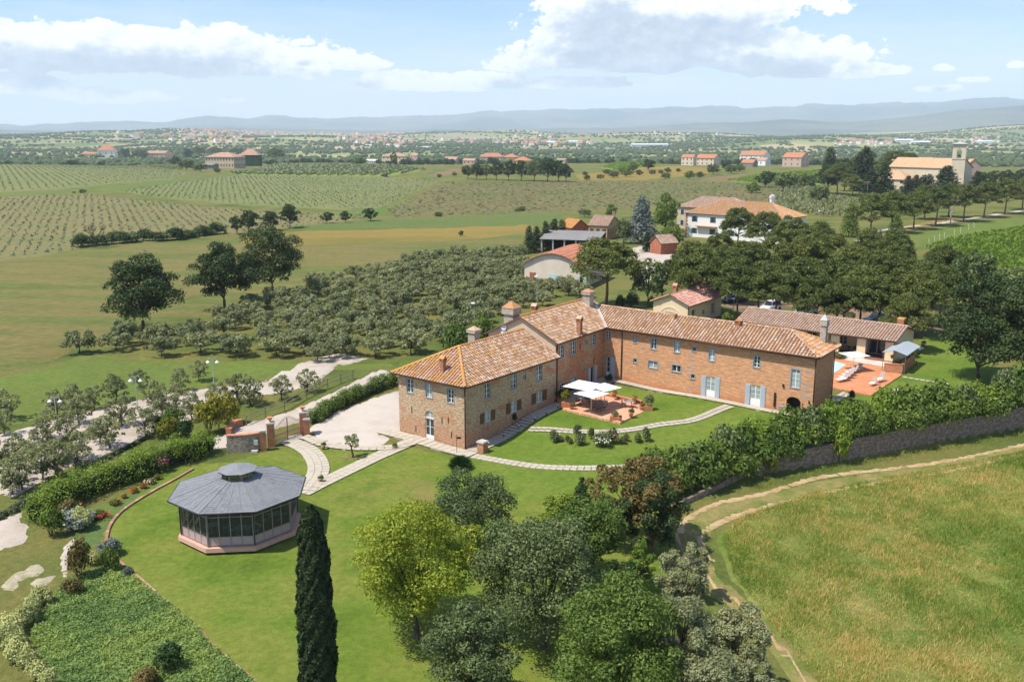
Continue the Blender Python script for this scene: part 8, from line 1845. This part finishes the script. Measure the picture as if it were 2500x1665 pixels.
def rows_in(poly_d, du, dv, ang, jit, seed, keep=1.0):
    poly = [(a.x, a.y) for a in dpx(poly_d)]; r_ = np.random.default_rng(seed); cx_ = np.mean([a for a, _ in poly]); cy_ = np.mean([b for _, b in poly]); R_ = max(math.hypot(a - cx_, b - cy_) for a, b in poly)
    i, j = np.meshgrid(np.arange(-R_, R_, du), np.arange(-R_, R_, dv)); i = i.ravel() + r_.normal(0, jit, i.size); j = j.ravel() + r_.normal(0, jit, j.size); x = cx_ + i * math.cos(ang) - j * math.sin(ang); y = cy_ + i * math.sin(ang) + j * math.cos(ang)
    ok = inpoly(x, y, poly) & (r_.random(len(x)) < keep); x, y = x[ok], y[ok]; return np.column_stack([x, y, T(x, y)])
OF = [rows_in([(-40, 364), (190, 362), (300, 374), (420, 400), (400, 411), (150, 433), (-40, 443)], 4.2, 6.0, .5, .35, 1), rows_in([(275, 441), (560, 404), (900, 410), (1005, 417), (940, 446), (880, 476), (800, 482), (560, 470), (400, 457)], 3.6, 5.2, .9, .35, 2),
      rows_in([(-40, 458), (200, 449), (340, 464), (540, 484), (700, 493), (860, 495), (800, 509), (690, 520), (520, 538), (330, 558), (200, 567), (100, 587), (-40, 602)], 3.4, 4.6, 1.05, .3, 3)]
allp = np.concatenate(OF); d_ = np.hypot(allp[:, 0], allp[:, 1]); order = np.argsort(d_); allp = allp[order]; print('young plants', len(allp))
tme = npmesh('young_olive', *tuft); tme.materials.append(L_young)
for q in allp[:290]:
    o = tag(bpy.data.objects.new('young_olive_tree', tme), 'small grey-green young olive in the rows of the brownish orchard field', 'young tree', 'young olives in the near edge of the orchard field'); COL.objects.link(o); o.location = q; s_ = r3.uniform(.4, .75); o.scale = (s_, s_, s_ * 1.3); o.rotation_euler.z = r3.uniform(0, 6)
m_ = len(allp) - 290; s_ = r3.uniform(.38, .72, m_); rep('young_orchard_rows', tuft, allp[290:], np.column_stack([s_, s_ * 1.3]), r3.uniform(0, 6.28, m_), L_young)
vn = rows_in([(525, 401), (600, 391), (660, 379), (860, 381), (980, 392), (905, 403), (880, 406)], 3.0, 9.0, 1.5, .3, 4); rep('vine_rows', tuft, vn, np.column_stack([np.full(len(vn), 1.5), np.full(len(vn), 2.2)]), r3.uniform(0, 6, len(vn)), L_young)
vn = rows_in([(2130, 572), (2200, 552), (2354, 525), (2420, 518), (2420, 630), (2300, 630), (2200, 606)], 1.0, 2.4, .35, .15, 5); rep('vine_rows', quadtuft(12, 5, .5), vn, np.column_stack([np.full(len(vn), .75), np.full(len(vn), 1.35)]), r3.uniform(0, 6, len(vn)), L_vine)
vn = rows_in([(1675, 416), (1760, 401), (1900, 393), (1950, 402), (1890, 423), (1760, 423)], 2.2, 4.5, .6, .2, 6); rep('vine_rows', tuft, vn, np.column_stack([np.full(len(vn), 1.1), np.full(len(vn), 1.4)]), r3.uniform(0, 6, len(vn)), L_vine)
vn = rows_in([(1385, 386), (1460, 375), (1550, 375), (1500, 380), (1420, 391)], 2.5, 5, .6, .2, 7); rep('vine_rows', tuft, vn, np.column_stack([np.full(len(vn), 1.3), np.full(len(vn), 1.5)]), r3.uniform(0, 6, len(vn)), L_vine)
vn = rows_in([(270, 372), (330, 366), (400, 380), (420, 392), (350, 386)], 7, 7, .3, .5, 8); rep('olive_rows', quadtuft(30, 6, .4), vn, np.column_stack([np.full(len(vn), 2.3), np.full(len(vn), 2.6)]), r3.uniform(0, 6, len(vn)), L_olive)
vn = rows_in([(1780, 455), (1850, 430), (1880, 455), (1980, 470), (1990, 500), (1900, 500), (1830, 490), (1760, 480)], 4.5, 5, .3, .9, 9, .85); rep('olive_thicket', quadtuft(46, 7, .3), vn, np.column_stack([np.full(len(vn), 2.2), np.full(len(vn), 3.0)]), r3.uniform(0, 6, len(vn)), L_olive)
# stubble tufts of the pasture
vn = rows_in([(1020, 419), (1300, 420), (1560, 418), (1790, 426), (1830, 446), (1770, 466), (1560, 474), (1300, 485), (1080, 495), (905, 501), (888, 483)], 3.0, 3.6, .7, 1.2, 10, .8); s_ = r3.uniform(.4, 1.2, len(vn)); rep('pasture_tufts', quadtuft(4, 9, 1.0), vn, np.column_stack([s_, s_ * .55]), r3.uniform(0, 6, len(vn)), leafy('dry_tufts', [(.095, .115, .035), (.13, .145, .05), (.16, .14, .06)], .1, vary=0))

# ------------------------------------------------------------------ the far plain: trees, houses
bmi = bmesh.new(); bmesh.ops.create_icosphere(bmi, subdivisions=2, radius=1.0); vb = np.array([v.co[:] for v in bmi.verts]); fb__ = np.array([[v.index for v in f.verts] for f in bmi.faces]); bmi.free(); vb *= (1 + .22 * np.sin(vb[:, :1] * 7 + 1) * np.cos(vb[:, 1:2] * 6) + .16 * np.sin(vb[:, 2:3] * 9 + vb[:, :1] * 5)); vb[:, 2] = vb[:, 2] * .95 + .62
bmi = bmesh.new(); bmesh.ops.create_icosphere(bmi, subdivisions=1, radius=1.0); vb1 = np.array([v.co[:] for v in bmi.verts]); fb1 = np.array([[v.index for v in f.verts] for f in bmi.faces]); bmi.free(); vb1[:, 2] = vb1[:, 2] * .9 + .6
m_ft = natural('distant_foliage', [(.035, .055, .02), (.06, .085, .03), (.10, .125, .042)], big=.05, fine=.5, famt=.5, bump=0)
segs = []; rr_ = np.random.default_rng(19)
for k in range(330):
    r = 1250 * (6200 / 1250) ** (rr_.random() ** .8); a = rr_.uniform(-.56, .56); x, y = r * math.sin(a), r * math.cos(a); L_ = rr_.uniform(60, 480) * (1 + r / 5000); th_ = rr_.choice([0.08, .35, -.3, 1.5]) + rr_.normal(0, .15); n_ = int(L_ / (8 + r / 700)); t_ = np.linspace(-.5, .5, max(2, n_)) * L_; wv = rr_.normal(0, 4 + r / 500, len(t_)); segs.append(np.column_stack([x + t_ * math.cos(th_) + wv, y + t_ * math.sin(th_) + rr_.normal(0, 5, len(t_))]))
for k in range(80):
    r = 1500 * (6500 / 1500) ** rr_.random(); a = rr_.uniform(-.56, .56); n_ = rr_.integers(20, 70); s1 = rr_.uniform(25, 90) * (1 + r / 4000); segs.append(np.column_stack([r * math.sin(a) + rr_.normal(0, s1 * 1.8, n_), r * math.cos(a) + rr_.normal(0, s1, n_)]))
ft = np.concatenate(segs); rr0 = np.hypot(ft[:, 0], ft[:, 1]); ft = ft[(rr0 > 1230) & (rr0 < 7000)]; rr0 = np.hypot(ft[:, 0], ft[:, 1]); ft = ft[np.argsort(rr0)]; rr0 = np.sort(rr0); ft = np.column_stack([ft, T(ft[:, 0], ft[:, 1]) - .8]); print('far trees', len(ft))
sz = rr_.uniform(2.8, 5.6, len(ft)) * (1 + rr0 / 14000)
fme = tree_kind('plain_tree', 101, 2, 1, .1, 900, .16, L_oak, m_bark, 'round', 12, .05, .34)[0]
for q, s_ in zip(ft[:290], sz[:290]):
    o = tag(bpy.data.objects.new('plain_tree', fme), 'dark round tree scattered over the near edge of the distant plain', 'tree', 'trees at the near edge of the distant plain'); COL.objects.link(o); o.location = q; o.scale = (s_, s_, s_ * .85)
i1_ = int(np.searchsorted(rr0, 2600)); mid_, mr = ft[290:i1_], sz[290:i1_]; rep('plain_trees', (vb, fb__), mid_, np.column_stack([mr, mr * .85]), rr_.uniform(0, 6, len(mid_)), m_ft)
mid_, mr = ft[i1_:], sz[i1_:]; rep('distant_trees', (vb1, fb1), mid_, np.column_stack([mr, mr * .8]), rr_.uniform(0, 6, len(mid_)), m_ft)
# houses: walls and roof in one small mesh each
def hm(nm, wm, rm, L_=1.0):
    g = MB(); g.cur = 0; a, b_ = L_ / 2, .5
    for i in range(4): c = [(-a, -b_), (a, -b_), (a, b_), (-a, b_)]; g.face([(*c[i], -.3), (*c[(i + 1) % 4], -.3), (*c[(i + 1) % 4], .55), (*c[i], .55)])
    g.face([(a, -b_, .55), (a, b_, .55), (a, 0, .78)]); g.face([(-a, b_, .55), (-a, -b_, .55), (-a, 0, .78)]); g.cur = 1
    g.face([(-a * 1.04, -b_ * 1.08, .53), (a * 1.04, -b_ * 1.08, .53), (a * 1.04, 0, .80), (-a * 1.04, 0, .80)]); g.face([(a * 1.04, b_ * 1.08, .53), (-a * 1.04, b_ * 1.08, .53), (-a * 1.04, 0, .80), (a * 1.04, 0, .80)])
    me = bpy.data.meshes.new(nm); me.from_pydata(g.v, [], g.f); me.polygons.foreach_set('material_index', g.m); me.materials.append(wm); me.materials.append(rm); return me
HM = [hm('town_house', m_whitew, m_of, 1.5), hm('town_house', m_cream, m_bf, 1.3), hm('town_house', m_pinkw, m_of, 1.2), hm('town_house', m_ochre, m_bf, 1.6), hm('town_house', m_whitew, m_bf, 1.2)]
cl_ = [(530, 321, 38, 3, 34), (620, 326, 60, 4, 34), (470, 334, 70, 6, 24), (720, 326, 90, 4, 30), (880, 323, 90, 4, 22), (980, 320, 60, 3, 12), (900, 345, 46, 5, 30), (960, 352, 40, 4, 14), (330, 336, 60, 4, 12), (560, 345, 60, 6, 14), (1110, 345, 60, 6, 8), (1320, 352, 50, 3, 14), (1430, 352, 40, 3, 12), (1250, 349, 50, 4, 8), (1310, 316, 60, 3, 12), (1480, 314, 50, 3, 10), (1660, 312, 60, 3, 10), (1850, 312, 60, 4, 8), (1700, 342, 60, 4, 8), (1960, 345, 50, 4, 10), (2080, 353, 60, 3, 14), (2240, 346, 50, 3, 8), (2390, 347, 60, 5, 12), (2100, 325, 100, 6, 8), (150, 350, 90, 5, 8)]
hi_ = 0; cnt = {}
for (cx_, cy_, sx_, sy_, n_) in cl_:
    for k in range(n_):
        if hi_ >= 296: break
        p = P(rr_.normal(cx_, sx_ * .6), rr_.normal(cy_, sy_)); r = math.hypot(p.x, p.y)
        if r > 7500 or r < 1200: continue
        s_ = rr_.uniform(7.5, 12) * (1 + r / 12000); where = 'hill town on the left' if cx_ < 800 and cy_ < 340 else 'villages of the left plain' if cx_ < 1150 else 'villages in the middle of the plain' if cx_ < 1750 else 'villages of the right plain'
        o = tag(bpy.data.objects.new('town_house', HM[rr_.integers(5)]), 'tiny pale house with a tiled roof in the ' + where, 'house', 'houses of the ' + where); COL.objects.link(o); o.location = p; o.scale = (s_, s_, s_ * rr_.uniform(.9, 1.3)); o.rotation_euler.z = rr_.uniform(0, PI); hi_ += 1
hs_ = HM[0]; sb_ = []
for (cx_, cy_, sx_, sy_, n_) in ((520, 322, 60, 4, 110), (700, 325, 90, 4, 60), (900, 335, 60, 6, 50), (1300, 352, 50, 3, 30), (1650, 325, 80, 4, 20), (2100, 350, 60, 3, 30), (2390, 340, 40, 4, 15)):
    for k in range(n_):
        p = P(rr_.normal(cx_, sx_ * .6), rr_.normal(cy_, sy_))
        if 1500 < math.hypot(p.x, p.y) < 7500: sb_.append((p.x, p.y, p.z))
hb_ = [(-.7, -.5, -.3), (.7, -.5, -.3), (.7, .5, -.3), (-.7, .5, -.3), (-.7, -.5, .6), (.7, -.5, .6), (.7, .5, .6), (-.7, .5, .6)]; hf_ = [(0, 1, 5, 4), (1, 2, 6, 5), (2, 3, 7, 6), (3, 0, 4, 7)]; sb_ = np.array(sb_); s_ = rr_.uniform(7, 13, len(sb_)); ro = rr_.uniform(0, 3, len(sb_)); o1 = rep('distant_houses', (np.array(hb_), np.array(hf_)), sb_, np.column_stack([s_, s_]), ro, m_whitew)
hr_ = [(-.75, -.55, .57), (.75, -.55, .57), (.75, .55, .57), (-.75, .55, .57), (-.75, 0, .85), (.75, 0, .85)]; rep('distant_roofs', (np.array(hr_), np.array([(0, 1, 5, 4), (2, 3, 4, 5)])), sb_, np.column_stack([s_, s_]), ro, m_of)
m_shed = plain('white_shed_sheet', (.66, .68, .70), .6)
for i, (x, y, w_, lab) in enumerate(((1340, 352, 30, 'long white warehouse roof in the middle of the plain'), (1400, 350, 22, 'shorter white warehouse right of the long one'), (1585, 358, 85, 'very long grey-white factory hall in the plain'), (1255, 350, 18, 'white shed left of the warehouses'), (900, 357, 14, 'white shed among the red roofs'), (2205, 347, 38, 'tall white factory block on the right'), (2245, 352, 42, 'low white factory hall beside the block'), (2400, 350, 36, 'white industrial sheds at the far right'), (2030, 308, 12, 'small white shed on the far slope'), (1040, 362, 16, 'thin white greenhouse roof in the plain'))):
    p = P(x, y); sc_ = math.hypot(p.x, p.y) / FPX; t = tag(bpy.data.objects.new('warehouse', hm('warehouse', m_shed, m_shed, 3.0)), lab, 'warehouse'); COL.objects.link(t); t.location = p; s_ = w_ * sc_ / 3.0; t.scale = (s_, s_, min(s_, 12))
# ------------------------------------------------------------------ haze: one even, closed volume round the whole place
hz_m = bpy.data.materials.new('haze_air'); hz_m.use_nodes = True
ht = NT(hz_m.node_tree); ht.n.clear()
pv = ht.node('ShaderNodeVolumePrincipled'); pv.inputs['Color'].default_value = (0.74, 0.87, 1.0, 1)
pv.inputs['Density'].default_value = 0.000078; pv.inputs['Density Attribute'].default_value = ''; pv.inputs['Anisotropy'].default_value = 0.0
ho = ht.node('ShaderNodeOutputMaterial'); ht.l.new(pv.outputs[0], ho.inputs['Volume'])
hb = MB(); hb.box(-17000, 17000, -2200, 20500, -95, 720)
hz = hb.build('haze', hz_m); hz['kind'] = 'stuff'; hz.display_type = 'WIRE'
